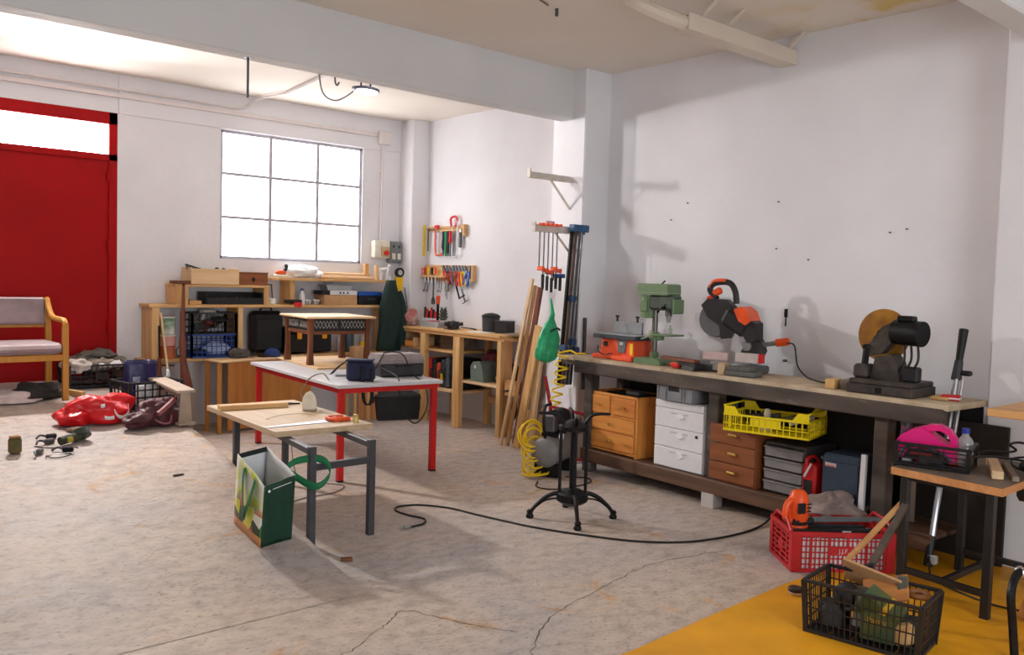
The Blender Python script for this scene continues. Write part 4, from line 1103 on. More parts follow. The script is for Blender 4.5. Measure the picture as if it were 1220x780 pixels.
for k, (y, h, mt, lb) in enumerate(CASES):
    th = .066 if k < 5 else .14
    t = thing('tool_case', lb, 'case', (5.72, y, .376), 0, 'tool cases under the pine bench')
    obj('body', MB().box((0, 0, h / 2), (.34, th, h), .02), mt, t)
    obj('seam', MB().box((0, 0, h / 2), (.345, .008, h * .96), .004), BLACK, t)
    obj('handle', MB().tube(spline([(-.178, -.0, h * .62), (-.20, 0, h * .6), (-.20, 0, h * .4), (-.178, 0, h * .38)], 3), .008, 6), BLACK if k else WHITE, t)
    if k == 3: obj('clip', MB().box((-.18, -.02, h * .4), (.02, .03, .06), .004), YELLOW, t, 'yellow clip')
t = thing('burgundy_bag', 'burgundy cloth bag slumped behind the grey green case under the bench', 'bag', (5.82, 6.93, .501))
subsurf(obj('body', MB().crumple((0, 0, .15), (.10, .13, .16), 12, .4, floor=-.15), mat('burgundy', (92, 34, 40), .9, bump=.2), t, ang=180))
obj('strap', MB().tube(spline([(-.05, -.06, .24), (-.06, -.03, .31), (-.06, .03, .31), (-.05, .06, .25)], 4), .008, 6), mat('burgundy_strap', (70, 24, 32), .9), t)
t = thing('tool_case', 'grey green rounded sander case on the right bench shelf', 'case', (5.66, 6.90, .501), 0)
obj('body', MB().prism([(-.12, 0), (.09, 0), (.10, .15), (.06, .20), (-.05, .21), (-.09, .15)], -.10, .10, 'x', Matrix.Rotation(0, 4, 'Z')), mat('case_greygreen', (104, 118, 112), .5), t)
obj('badge', MB().cyl((-.104, .02, .15), (-.098, .02, .15), .018, n=12), LGREY, t)
t = thing('satchel', 'black soft satchel on the bench shelf behind the end leg', 'bag', (5.76, 6.63, .501))
obj('body', MB().box((0, 0, .10), (.20, .22, .20), .05), mat('satchel_black', (30, 30, 34), .85), t)
obj('flap', MB().box((-.10, 0, .13), (.02, .2, .13), .01), BLACK, t)
obj('tan_tab', MB().box((-.112, .04, .05), (.012, .05, .04), .004), wd('orange', 'x'), t, 'tan leather tab')
t = thing('wooden_vise', 'dark wooden bench vise jaw fixed at the right end of pine bench', 'vise', (5.66, 6.36, .47), 0)
obj('front_jaw', MB().bx(-.13, -.08, -.10, .06, -.05, .10), wd('lumber', 'y'), t)
obj('block', MB().bx(-.08, .24, -.06, .06, -.04, .06), wd('beam', 'x'), t)
obj('screw', MB().cyl((-.18, 0, .0), (-.08, 0, .0), .012, n=8), DSTEEL, t)
obj('leg_post', MB().bx(.06, .12, -.03, .03, -.47, -.04), wd('grey', 'z'), t)
t = thing('black_folding_strap', 'black rounded clip hanging beneath the vise', 'clip', (5.56, 6.30, .20), 0)
obj('frame', MB().tube([(math.cos(a * math.pi / 9) * .028, 0, .10 + math.sin(a * math.pi / 9) * .10) for a in range(18)], .009, 6, closed=True), BLACK, t)
obj('plate', MB().box((0, 0, .1), (.04, .01, .17), .004), DGREY, t)
t = thing('wood_scrap_box', 'cardboard coloured wooden offcut box below the vise', 'box', (5.70, 6.22, 0), 0)
obj('body', MB().bx(-.09, .12, -.10, .10, 0, .30), CARD, t)
obj('offcut', MB().bx(-.06, -.02, -.06, .05, .3, .42), wd('grey', 'z'), t)

# ------------------------------------------------------------------ tool rails on the far right wall
XT = XF - .002
t = thing('saw_rail', 'upper wooden rail with saws and handles on the far wall', 'tool rail', (XT, 8.05, 2.10))
obj('rail', MB().bx(-.022, 0, -.40, .30, -.03, .03), wd('pine', 'y'), t)
obj('end_hook', MB().bx(-.05, 0, -.41, -.38, -.09, .04), wd('pine', 'z'), t)
pegs = MB()
for k in range(9): pegs.cyl((-.07, -.32 + k * .07, 0), (-.022, -.32 + k * .07, 0), .006, n=6)
obj('peg', pegs, wd('pine', 'x'), t)
def hang(name, label, cat, y, z, x=-.03, rz=0): return thing(name, label, cat, (XT + x, y, z), rz)
t = hang('spirit_level', 'bright yellow spirit level hanging upright left of the saw rail', 'level', 8.43, 1.79)
obj('body', MB().bx(-.03, .0, -.045, .045, 0, .36, .004), YELLOW, t)
for z in (.05, .18, .30): obj('vial', MB().box((-.031, 0, z), (.006, .04, .035), .002), BLACK, t)
t = hang('steel_square', 'dark steel try square hanging beside the yellow wall level', 'square', 8.29, 1.85)
obj('blade', MB().bx(-.004, 0, .03, .055, 0, .26, .001), DSTEEL, t)
obj('stock', MB().bx(-.012, 0, -.09, .055, .235, .26, .002), DSTEEL, t)
t = hang('bow_saw', 'orange framed bow saw hanging on the upper rail', 'saw', 8.10, 1.80, -.04)
obj('frame', MB().tube(spline([(0, .075, .30), (0, .085, .15), (0, .075, .03), (0, .04, .0), (0, -.04, .01), (0, -.07, .05)], 5), .011, 7), ORANGE, t)
obj('blade', MB().bx(-.001, .001, .045, .06, .02, .30, 0), STEEL, t)
obj('handle', MB().box((0, .06, .32), (.025, .07, .05), .01), REDP, t)
for k, (y, mt, lb, h) in enumerate(((8.02, BLACK, 'black handled chisel hanging by the bow saw', .22), (7.97, mat('grip_green', (26, 130, 84), .4), 'green handled rasp hanging in the middle of upper rail', .28), (7.93, BLACK, 'black handled rasp right of the green one', .25), (7.89, REDP, 'red handled file hanging left of the white hacksaw', .14))):
    t = hang('file', lb, 'file', y, 2.07, -.045)
    obj('blade', MB().bx(-.006, .006, -.012, .012, -.28, -.08, .002), DSTEEL, t)
    obj('grip', MB().lathe([(.012, -h), (.022, -h * .8), (.018, -h * .3), (.02, -.01), (.012, 0)], n=10), mt, t)
t = hang('hacksaw', 'white hacksaw with red handle on the upper rail', 'saw', 7.83, 1.78, -.04)
obj('frame', MB().tube([(0, -.06, .40), (0, -.062, .02), (0, -.03, 0), (0, .03, 0)], .009, 6), WHITE, t)
obj('blade', MB().bx(-.001, .001, .03, .042, 0, .36, 0), STEEL, t)
obj('handle', MB().tube(spline([(0, .05, .34), (0, .065, .43), (0, -.02, .45), (0, -.05, .40), (0, -.02, .34)], 5), .013, 7), REDP, t)
t = hang('caliper_tool', 'grey folding tool hanging at the right of the upper rail', 'tool', 7.72, 1.90, -.035)
obj('body', MB().box((0, 0, .07), (.02, .045, .17), .008), DGREY, t)
obj('jaw', MB().bx(-.004, .004, -.01, .012, .15, .20), STEEL, t)
t = thing('plier_shelf', 'lower wooden tool shelf board with pliers on the far wall', 'tool rail', (XT, 8.02, 1.60))
obj('back_board', MB().bx(-.02, 0, -.55, .53, -.09, .09), wd('pine', 'y'), t)
obj('ledge', MB().bx(-.09, -.02, -.10, .53, -.055, -.035), wd('pine', 'y'), t)
obj('end_board', MB().bx(-.05, -.02, -.55, -.52, -.09, .09), wd('pine', 'z'), t)
GR = [REDP, BLACK, REDP, mat('grip_teal', (40, 120, 120), .5), REDP, mat('grip_orange', (226, 110, 30), .5), YELLOW, LGREY, BLUE]
PN = ['red handled pliers at the left of the plier group', 'black handled pliers second in the plier group', 'long red handled cutters crossing the pliers', 'teal handled pliers in the plier group', 'red handled pincers in mid board',
      'orange handled pliers on the lower tool board', 'yellow handled pliers on the lower tool board', 'grey handled pliers before the blue clamp', 'blue spring clamp at the right of the tool board']
for k in range(9):
    y = 7.98 - k * .056
    t = hang('pliers' if k < 8 else 'spring_clamp', PN[k], 'pliers' if k < 8 else 'clamp', y, 1.62, -.05)
    t.scale = (1.2, 1.35, 1.35)
    t.rotation_euler = (math.radians((-22, -12, -30, -8, -18, -14, -10, -24, 20)[k]), 0, 0)
    obj('jaws', MB().prism([(-.016, 0), (.016, 0), (.008, .05), (-.008, .05)], -.007, .007, 'x'), DSTEEL, t)
    for s in (-1, 1): obj('grip', MB().tube(spline([(0, s * .008, 0), (0, s * .026, -.05), (0, s * .02, -.12)], 4), .008 if k < 8 else .013, 6), GR[k], t)
for k in range(6):
    y = 8.48 - k * .068
    t = hang('screwdriver', ('black handled screwdriver at the left end of the ledge', 'orange handled screwdriver second on the ledge', 'red handled screwdriver third on the ledge', 'yellow handled screwdriver fourth on the ledge', 'black handled screwdriver fifth on the ledge', 'orange handled screwdriver nearest the pliers')[k], 'screwdriver', y, 1.565, -.06)
    t['group'] = 'screwdrivers in the plier shelf ledge'
    obj('shaft', MB().cyl((0, 0, -.08), (0, 0, .02), .004, n=6), STEEL, t)
    obj('grip', MB().lathe([(.008, .01), (.016, .02), (.014, .05), (.017, .085), (.008, .095)], n=8), (BLACK, ORANGE, REDP, YELLOW, BLACK, ORANGE)[k], t)
t = hang('spanner', 'large open ended spanner hanging below the tool board ledge', 'spanner', 8.19, 1.27, -.045)
obj('shank', MB().bx(-.005, .005, -.012, .012, .04, .27, .003), DSTEEL, t)
obj('open_end', MB().prism([(-.03, -.03), (-.01, -.035), (-.012, 0), (.012, 0), (.01, -.035), (.03, -.03), (.028, .02), (.012, .05), (-.012, .05), (-.028, .02)], -.006, .006, 'x'), DSTEEL, t)
obj('ring_end', MB().tube([(0, .02 * math.cos(a * math.pi / 6), .28 + .02 * math.sin(a * math.pi / 6)) for a in range(12)], .007, 6, closed=True), DSTEEL, t)
t = hang('wire_brush', 'grey ribbed tool hanging below the middle of tool board', 'brush', 7.93, 1.33, -.045)
obj('body', MB().bx(-.014, .014, -.03, .03, .06, .19), mat('brush_grey', (120, 124, 112), .7, scale=60, var=.5), t)
obj('tang', MB().bx(-.003, .003, -.006, .006, -.03, .06).bx(-.003, .003, .02, .03, .0, .06), DSTEEL, t)
for k, y in enumerate((8.36, 8.30, 8.08, 8.04)):
    t = hang('allen_key', ('thin steel hook tool hanging leftmost below the plier ledge', 'thin steel hook tool left of the big spanner', 'thin steel hook tool just right of the big spanner', 'thin steel hook tool next to the grey ribbed tool')[k], 'tool', y, 1.38, -.045)
    t['group'] = 'thin tools under the plier ledge'
    obj('shaft', MB().tube(spline([(0, 0, .17), (0, 0, .05), (0, .015, 0), (0, .035, .02)], 4), .005, 5), DSTEEL, t)
t = hang('cramp_iron', 'black iron C clamp hanging below the right of the tool board', 'clamp', 7.66, 1.36, -.045)
t.rotation_euler = (math.radians(-25), 0, 0)
obj('frame', MB().tube([(0, -.045, .14), (0, .05, .15), (0, .05, -.02), (0, -.045, -.02)], .011, 6), BLACKM, t)
obj('screw', MB().cyl((0, -.03, -.10), (0, -.03, .06), .008, n=8), DSTEEL, t)
obj('tommy_bar', MB().cyl((0, -.08, -.095), (0, .02, -.095), .005, n=6), DSTEEL, t)

# ------------------------------------------------------------------ brackets, clamps and lumber at the pillar
XP = 5.355
WBR = mat('bracket_paint', (206, 196, 186), .55)
t = thing('shelf_bracket', 'empty white iron wall bracket high on the pillar', 'bracket', (XP, 5.42, 2.42))
obj('arm', MB().bx(-.49, 0, -.02, .02, -.025, .025, .002), WBR, t)
obj('stay', MB().beam((-.24, 0, -.02), (0, 0, -.25), .022, .012), WBR, t)
obj('end_stop', MB().bx(-.49, -.478, -.02, .02, .02, .05, .001), WBR, t)
t = thing('shelf_bracket', 'lower iron bracket on the pillar carrying the clamps', 'bracket', (XP, 5.34, 1.98))
obj('arm', MB().bx(-.49, 0, -.02, .02, -.03, .03, .002), WBR, t)
obj('stay', MB().beam((-.24, 0, -.03), (0, 0, -.25), .022, .012), WBR, t)
obj('end_stop', MB().bx(-.49, -.478, -.02, .02, .02, .05, .001), WBR, t)
solo('pink_label', MB().box((0, 0, 0), (.10, .004, .02), 0), mat('pink_tape', (226, 180, 184), .7), 'pale pink strip of tape above the clamp bracket', 'tape', (5.05, 5.335, 2.035))
for k in range(5):
    x = XP - .43 + k * .05
    hl = .37 + .015 * ((k * 7) % 3)
    t = thing('bar_clamp', ('red steel bar clamp hanging outermost on the lower bracket', 'second red bar clamp from the free end of bracket', 'middle red bar clamp on the lower bracket', 'fourth red bar clamp from the free end of bracket', 'red bar clamp nearest the long blue clamps')[k], 'clamp', (x, 5.325, 2.0), 0, 'short red clamps on the bracket')
    obj('bar', MB().bx(-.005, .005, -.004, .004, -.36, .02, .001), DSTEEL, t)
    obj('fixed_jaw', MB().bx(-.012, .012, -.05, .012, .0, .022, .004), ORANGE, t)
    obj('sliding_jaw', MB().bx(-.014, .014, -.06, .012, -hl, -hl + .035, .005), ORANGE, t)
    sc_ = obj('screw', MB().cyl((0, -.05, -hl - .10), (0, -.05, -hl + .03), .006, n=6), DSTEEL, t)
    obj('handle', MB().cyl((0, -.05, -hl - .15), (0, -.05, -hl - .03), .012, .014, 8), BLACK, sc_)
for k in range(4):
    x = XP - .17 + k * .045
    t = thing('sash_clamp', ('long iron sash clamp with blue head, leftmost of four', 'second long sash clamp from the left', 'third long sash clamp from the left', 'long sash clamp nearest the pillar edge')[k], 'clamp', (x, 5.315, .66), 0, 'long blue sash clamps')
    t.rotation_euler = (math.radians(2), math.radians(2.5), 0)
    obj('bar', MB().bx(-.016, .016, -.010, .010, 0, 1.36, .002), (BLACKM, mat('rusty_bar_%d' % k, (98, 80, 70), .6, .4), DSTEEL, DSTEEL)[k], t)
    obj('head', MB().bx(-.024, .024, -.05, .02, 1.31, 1.37, .006), mat('clamp_blue_%d' % k, (44, 84, 124), .5), t, 'blue cast head')
    obj('sliding_jaw', MB().bx(-.024, .024, -.06, .016, (.30, .72, .35, .28)[k], (.35, .77, .40, .33)[k], .005), mat('jaw_blue_%d' % k, (40, 66, 100), .5), t, 'blue sliding jaw')
t = thing('bar_clamp', 'blue jawed clamp lying crosswise below the red clamps', 'clamp', (5.06, 5.29, 1.60), 0)
obj('bar', MB().beam((-.10, 0, .01), (.12, 0, -.02), .012, .008), DSTEEL, t)
obj('jaw', MB().box((.06, -.01, -.01), (.12, .03, .035), .006), mat('jaw_blue', (40, 70, 130), .5), t)
obj('screw', MB().cyl((-.02, -.02, -.05), (-.02, -.02, .03), .007, n=6), BLACKM, t)
LB = [((5.27, 6.15, 0), (5.20, 5.70, 1.56), .022, .032, 'pale', 'narrow pale batten leaning outermost against the pillar'), ((5.31, 6.10, 0), (5.24, 5.70, 1.50), .022, .036, 'lumber', 'narrow batten leaning second from the outside'),
      ((5.42, 6.12, 0), (5.30, 5.70, 1.48), .02, .06, 'red', 'reddish brown plank leaning behind the pale battens'), ((5.31, 5.97, 0), (5.27, 5.67, 1.14), .03, .085, 'pine', 'wide pine board leaning in front of the reddish plank'),
      ((5.36, 5.85, 0), (5.30, 5.66, 1.08), .03, .075, 'pale', 'wide board leaning nearest the compressor'), ((5.52, 6.05, 0), (5.42, 5.70, .80), .03, .09, 'grey', 'short grey brown plank at the back of the lumber stack')]
for a, b_, w_, h_, kd, lb in LB:
    m = MB().beam((0, 0, 0), Vector(b_) - Vector(a), h_, w_, .002, (1, 0, 0))
    m.v = [(x, y, max(z, 0)) for x, y, z in m.v]
    solo('timber_board', m, wd(kd, 'z'), lb, 'timber', (a[0], a[1], .001), 0, 'timber leaning against the pillar')
# green sack hanging on the clamps
t = thing('green_sack', 'green plastic bag hanging from the clamps at the pillar', 'bag', (4.90, 5.17, .88))
def gs(u, v):
    a = 2 * math.pi * u
    prof = ((0, .018), (.12, .03), (.3, .075), (.5, .10), (.75, .112), (.92, .10), (1.0, .03))
    r = next(r0 + (r1 - r0) * (v - v0) / (v1 - v0) for (v0, r0), (v1, r1) in zip(prof, prof[1:]) if v <= v1 + 1e-9)
    f = 1 + .08 * math.sin(a * 7 + v * 9) + .06 * math.sin(a * 3 - v * 7)
    return (r * f * math.cos(a) + .05 * (1 - v) ** 2, r * .6 * f * math.sin(a), .40 * (1 - v))
GSM = mat('green_plastic_sheet', (40, 158, 106), .35, scale=20, var=.2, bump=.3, bscale=40)
obj('body', MB().patch(gs, 28, 18), GSM, t, ang=60)
obj('knot', MB().tube(spline([(.05, 0, .38), (.06, .02, .44), (.08, .06, .52)], 4), .022, 7, radii=[.024 - .002 * i for i in range(9)]), GSM, t)
obj('handle_gap', MB().tube(spline([(-.03, -.07, .26), (.02, -.085, .285), (.07, -.07, .27)], 4), .009, 6), mat('dark_strap', (30, 60, 50), .6), t, 'dark handle slot')
# steel profiles in the corner behind
solo('steel_profile', MB().bx(-.012, .012, -.012, .012, 0, .62, .001), DSTEEL, 'dark square steel bar standing against the pillar face', 'bar', (5.40, 5.235, .62), 0)
# red tube frame, compressor and hoses
t = thing('red_tube_frame', 'dark red square tube frame leaning behind the yellow hose', 'frame', (0, 0, 0))
DR = mat('dark_red_tube', (150, 26, 34), .45)
for p0, p1 in (((5.20, 5.50, .72), (5.22, 5.44, .46)), ((5.22, 5.44, .46), (5.34, 5.12, .42)), ((5.22, 5.44, .46), (5.22, 5.44, 0)), ((5.34, 5.12, .42), (5.34, 5.12, 0)), ((5.22, 5.44, .03), (5.34, 5.12, .03))):
    obj('tube', MB().beam(p0, p1, .025, .025), DR, t)
t = thing('air_compressor', 'small grey air compressor with black motor behind the pedestal base', 'compressor', (4.87, 5.02, 0), 25)
obj('tank', MB().cyl((-.20, 0, .20), (.20, 0, .20), .12, n=18).ell((-.20, 0, .20), (.05, .12, .12), 14, 8).ell((.20, 0, .20), (.05, .12, .12), 14, 8), mat('compressor_grey', (120, 118, 116), .45), t)
obj('motor', MB().cyl((-.02, 0, .43), (.16, 0, .43), .085, n=16), BLACK, t)
obj('pump_head', MB().box((-.10, 0, .42), (.09, .10, .14), .01), DSTEEL, t)
obj('saddle', MB().box((.02, 0, .33), (.32, .12, .03), .004), BLACKM, t)
obj('gauge', MB().cyl((-.14, -.10, .33), (-.14, -.125, .33), .025, n=12), WHITE, t, 'white dial')
for x in (-.15, .15): obj('foot', MB().bx(x - .02, x + .02, -.10, .10, 0, .10), BLACKM, t)
obj('handle', MB().tube(spline([(-.2, 0, .31), (-.24, 0, .42), (-.22, 0, .56), (-.10, 0, .57)], 5), .012, 7), BLACKM, t)
HY = mat('hose_yellow', (240, 200, 26), .4, var=.05)
P = []
for i in range(64):
    f = i / 63
    a = i * .62
    r = .075 * (1 - .35 * f)
    P.append((5.13 - .11 * f + r * math.cos(a), 5.20 - .02 * f + r * .6 * math.sin(a), .955 - .44 * f + (.012 if i < 14 else 0)))
solo('spiral_air_hose', MB().tube([(5.3, 5.12, .945), (5.22, 5.15, .945)] + P, .008, 6), HY, 'yellow coiled spring hose dangling off the left end of the workbench', 'hose')
R = random.Random(8)
P = []
for i in range(230):
    a = i * .36
    r = .105 + .03 * math.sin(i * .11) + R.uniform(-.004, .004)
    P.append((4.66 + r * math.cos(a) + .02 * math.sin(i * .05), 5.02 + r * .55 * math.sin(a) + .04 * math.sin(i * .031), .03 + max(0, .15 + .16 * math.sin(i * .027) + (.095) * math.sin(a * 1.0 + .4))))
solo('yellow_air_hose', MB().tube(P, .0075, 6), HY, 'tangled yellow air hose heaped in front of the compressor', 'hose')
solo('floor_cable', MB().tube(spline([(4.55, 4.86, .006), (4.42, 4.72, .006), (4.52, 4.58, .006), (4.85, 4.60, .006), (4.95, 4.72, .006), (4.84, 4.85, .006)], 7), .005, 5), RUBBER, 'dark cable loop on the floor below the yellow hose heap', 'cable')
# ------------------------------------------------------------------ heavy workbench along the near right wall
def bxf(y, off=0.0): return 5.03 + (y - 3.66) * .06 + off
RB = -93.43                      # bench fronts face the room
def on_bench(name, label, cat, y, off, z, rz=0, group=None): return thing(name, label, cat, (bxf(y, off), y, z), RB + rz, group)
t = thing('workbench', 'long heavy old wooden workbench with dark worn timber along the right wall', 'workbench', (bxf(3.66), 3.66, 0), RB)
# local x runs towards the viewer's right (decreasing world y), local y into the wall
x0, x1 = -1.58, 1.66
BT = mat('bench_top_worn', (206, 188, 160), .7, scale=6, c2=(160, 138, 112), bump=.1)
OB = mat('bench_beam_old', (98, 86, 78), .75, scale=7, c2=(46, 38, 34), bump=.3, bscale=22, stretch=(.25, 1, 1))
def worn(m, c, scale, lo, hi, stretch):
    # pale plaster and paint scuffs on top of the wood colour
    nt, N = m.node_tree, m.node_tree.nodes
    b_ = N['Principled BSDF']
    src = b_.inputs['Base Color'].links[0].from_socket
    tcn = N.new('ShaderNodeTexCoord')
    mp = N.new('ShaderNodeMapping'); mp.inputs['Scale'].default_value = stretch
    nt.links.new(tcn.outputs['Object'], mp.inputs[0])
    nz = N.new('ShaderNodeTexNoise'); nz.inputs['Scale'].default_value = scale; nz.inputs['Detail'].default_value = 8; nz.inputs['Roughness'].default_value = .7
    nt.links.new(mp.outputs[0], nz.inputs['Vector'])
    mr = N.new('ShaderNodeMapRange'); mr.inputs[1].default_value, mr.inputs[2].default_value = lo, hi
    nt.links.new(nz.outputs[0], mr.inputs[0])
    mx = N.new('ShaderNodeMix'); mx.data_type = 'RGBA'
    nt.links.new(mr.outputs[0], mx.inputs['Factor']); nt.links.new(src, mx.inputs['A'])
    mx.inputs['B'].default_value = (*lin(c), 1)
    nt.links.new(mx.outputs['Result'], b_.inputs['Base Color'])
worn(OB, (176, 168, 162), 3.2, .58, .78, (.7, 1, 2.2))
for k in range(3): obj('top_plank', MB().bx(x0 + .02 * k, x1, .0 + k * .165, .163 + k * .165, .895, .93, .004), BT, t)
obj('top_end', MB().bx(x0 - .02, x0 + .02, .0, .49, .89, .932, .004), BT, t)
obj('front_beam', MB().bx(-1.40, x1 - .02, -.012, .05, .805, .905, .008), OB, t)
obj('apron', MB().bx(x0, -1.36, .0, .05, .86, .9), OB, t)
for x in (-1.27, .02, 1.26):
    obj('leg', MB().bx(x - .045, x + .045, .035, .125, 0 if x < .5 else 0, .81, .006), OB, t)
    obj('rear_leg', MB().bx(x - .045, x + .045, .40, .48, 0, .90, .006), OB, t)
    obj('leg_brace', MB().bx(x - .04, x + .04, .125, .40, .80, .88), OB, t)
obj('lower_beam', MB().bx(-1.30, x1 - .05, -.005, .045, .095, .195, .006), wd('beam', 'x'), t)
for k in range(3): obj('shelf_plank', MB().bx(-1.30, x1 - .05, .046 + k * .15, .192 + k * .15, .165, .19), wd('beam', 'x'), t)
obj('foot_block', MB().bx(-.02, .09, -.01, .09, 0, .10), mat('plaster_foot', (190, 184, 180), .8), t, 'whitened foot block')
obj('shade_panel', MB().bx(-1.34, x1 - .03, .485, .497, .19, .895), mat('bench_shade_dark', (40, 35, 33), .85), t)  # dark sheet added to stand for the shade under the bench
# --- on the shelf
t = on_bench('chest_of_drawers', 'honey pine chest of two small and two wide drawers under the bench', 'drawers', 4.66, .055, .192)
OR = wd('orange', 'x')
w2, dp, hh = .285, .36, .475
for x in (-w2, w2 - .025): obj('side', MB().bx(x, x + .025, .0, dp, .0, hh), wd('orange', 'z'), t)
obj('back', MB().bx(-w2 + .02, w2 - .02, dp - .015, dp, .02, hh), OR, t)
obj('bottom', MB().bx(-w2 + .02, w2 - .02, .0, dp, .01, .03), OR, t)
obj('top_rim', MB().bx(-w2, w2, .0, .03, hh - .02, hh).bx(-w2, w2, dp - .03, dp, hh - .02, hh), OR, t)
obj('divider', MB().bx(-w2 + .025, w2 - .025, .004, .02, .29, .31).bx(-w2 + .025, w2 - .025, .004, .02, .165, .178).bx(-.02, .02, .004, .02, .31, hh - .02), OR, t)
for (a, b, c, d) in ((-w2 + .028, -.022, .312, hh - .022), (.022, w2 - .028, .312, hh - .022), (-w2 + .028, w2 - .028, .18, .288), (-w2 + .028, w2 - .028, .034, .163)):
    dr = obj('drawer', MB().bx(a, b, -.006, .30, c, d, .004), OR, t)
    obj('knob', MB().lathe([(.006, 0), (.008, .01), (.014, .018), (.010, .026)], ((a + b) / 2, -.006, (c + d) / 2), 12, Matrix.Rotation(math.pi / 2, 4, 'X')), BRASS, dr, 'small brass knob')
t = on_bench('tool_bits_tray', 'dark tray of loose bits in the open top of pine chest', 'tray', 4.62, .10, .668 - .03)
obj('body', MB().bx(-.20, .20, .05, .24, 0, .03), BLACKM, t)
obj('lump', MB().box((.10, .08, .045), (.14, .09, .03), .006), DGREY, t)
t = on_bench('white_sign', 'crumpled white board hanging at back under the bench top', 'board', 4.70, .40, .80)
obj('sheet', MB().bx(-.12, .10, 0, .01, -.06, .04), mat('dirty_white_board', (206, 200, 200), .7), t)
t = on_bench('drawer_pedestal', 'white metal three drawer office pedestal under the bench', 'drawers', 3.965, .055, .192)
w2, dp, hh = .235, .38, .50
obj('body', MB().bx(-w2, w2, .015, dp, 0, hh, .004), WHITE, t)
obj('top_drawer', MB().bx(-w2 + .003, w2 - .003, 0, .016, .445, hh - .004, .004), WHITE, t)
for k, (c, d) in enumerate(((.302, .441), (.155, .298), (.006, .151))):
    dr = obj('drawer', MB().bx(-w2 + .003, w2 - .003, 0, .016, c, d, .004), WHITE, t)
    obj('pull_recess', MB().bx(-.075, .09, -.003, .002, d - .034, d - .024, .001), LGREY, dr)
    obj('pull', MB().lathe([(.04, 0), (.04, .004), (.034, .014)], (.02, .002, d - .045), 16, Matrix.Rotation(math.pi / 2, 4, 'X'), (1, .55)), mat('pull_gloss', (240, 240, 242), .15), dr)
    if k == 1: obj('lock', MB().cyl((w2 - .06, -.006, d - .03), (w2 - .06, .004, d - .03), .011, n=12), BLACKM, dr, 'round keyhole lock')
GC = mat('grey_euro_crate', (128, 130, 134), .55)
t = on_bench('grey_stacking_crate', 'grey plastic stacking crate on top of the white pedestal', 'crate', 3.98, .02, .698)
for a, b, c, d in ((-.17, .17, 0, .012), (-.17, .17, .33, .342), (-.17, -.158, .012, .33), (.158, .17, .012, .33)): obj('side', MB().bx(a, b, c, d, 0, .145, .002), GC, t)
obj('bottom', MB().bx(-.158, .158, .012, .33, 0, .01), GC, t)
obj('rim', MB().bx(-.178, .178, -.008, .006, .13, .15), GC, t)
for x in (-.165, -.09, .06, .085, .16): obj('rib', MB().bx(x - .006, x + .006, -.008, 0, .0, .13, .001), GC, t)
obj('hand_slot', MB().bx(-.065, .035, -.004, .001, .07, .11, .001), BLACK, t, 'dark hand hole')
t = on_bench('drawer_cabinet', 'brown wooden three drawer cabinet with gold pulls under the bench', 'drawers', 3.465, .035, .192)
w2, dp, hh = .195, .40, .40
obj('body', MB().bx(-w2, w2, .012, dp, 0, hh), wd('brown', 'z'), t)
for k in range(3):
    c = .012 + k * .130
    dr = obj('drawer', MB().bx(-w2 + .004, w2 - .004, 0, .013, c, c + .122 + (.006 if k == 2 else 0), .002), wd('brown', 'x'), t)
    obj('pull', MB().box((.01, -.012, c + .066), (.075, .022, .02), .006), BRASS, dr, 'gold bar pull')
YC = mat('crate_yellow', (238, 214, 14), .4, var=.05)
t = on_bench('yellow_crate', 'low bright yellow slatted crate on top of the brown drawer cabinet', 'crate', 3.17, .10, .594, 16)
lx, ly, h = .56, .36, .11
m = MB().bx(-lx / 2, lx / 2, -ly / 2, ly / 2, 0, .006, 0)
obj('bottom', m, YC, t)
for k in range(4):
    L_, off = (lx, ly / 2) if k % 2 == 0 else (ly, lx / 2)
    R4 = Matrix.Rotation(k * math.pi / 2, 4, 'Z')
    m = MB()
    for z in (.008, .05, h): m.beam(R4 @ Vector((-L_ / 2, -off, z)), R4 @ Vector((L_ / 2, -off, z)), .012, .014 if z != .05 else .006, .001)
    n = 14 if k % 2 == 0 else 9
    for i in range(n + 1): m.beam(R4 @ Vector((-L_ / 2 + L_ * i / n, -off, 0)), R4 @ Vector((-L_ / 2 + L_ * i / n, -off, h)), .006, .006, 0)
    if k % 2 == 0:
        m.box(R4 @ Vector((0, -off, .075)), (.2, .006, .05), 0)
        for s in (-1, 1):
            m.prism([(s * L_ / 2, h), (s * L_ / 2, h + .055), (s * (L_ / 2 - .07), h + .055), (s * (L_ / 2 - .11), h)], -off - .005, -off + .005, 'y', R4)
    else: m.box(R4 @ Vector((0, -off, h + .03)), (.008, L_, .05) if False else (L_, .008, .05), 0) if False else m.beam(R4 @ Vector((-L_ / 2, -off, h + .055)), R4 @ Vector((L_ / 2, -off, h + .055)), .012, .012, .001)
    obj('side_panel', m, YC, t)
solo('spray_gun_cup', MB().lathe([(.04, 0), (.045, .02), (.042, .07), (.02, .085), (.024, .11), (.014, .14)], n=14), mat('cream_stained', (196, 182, 160), .6), 'beige plastic spray bottle lying in the yellow crate', 'bottle', (bxf(3.22, .08), 3.22, .602))
for k in range(4):
    solo('scrap_tool', MB().beam((-.09, 0, 0), (.09, .02, .04), .025, .03, .006), (BLACK, DSTEEL, mat('khaki_tool', (104, 96, 60), .6), LGREY)[k], ('dark tool at left end of the yellow crate', 'steel tool in the yellow crate behind the bottle', 'khaki tool lying in the yellow crate', 'pale sticks at the right of the yellow crate')[k], 'tool',
         (bxf(3.1, .10 + .03 * k), (3.33, 3.25, 3.12, 3.02)[k], .66), RB + 20 * k)
GT = mat('translucent_drawer_grey', (136, 132, 132), .35, var=.15)
t = on_bench('plastic_drawer_unit', 'grey plastic four drawer unit under the bench beside brown cabinet', 'drawers', 3.08, .075, .192)
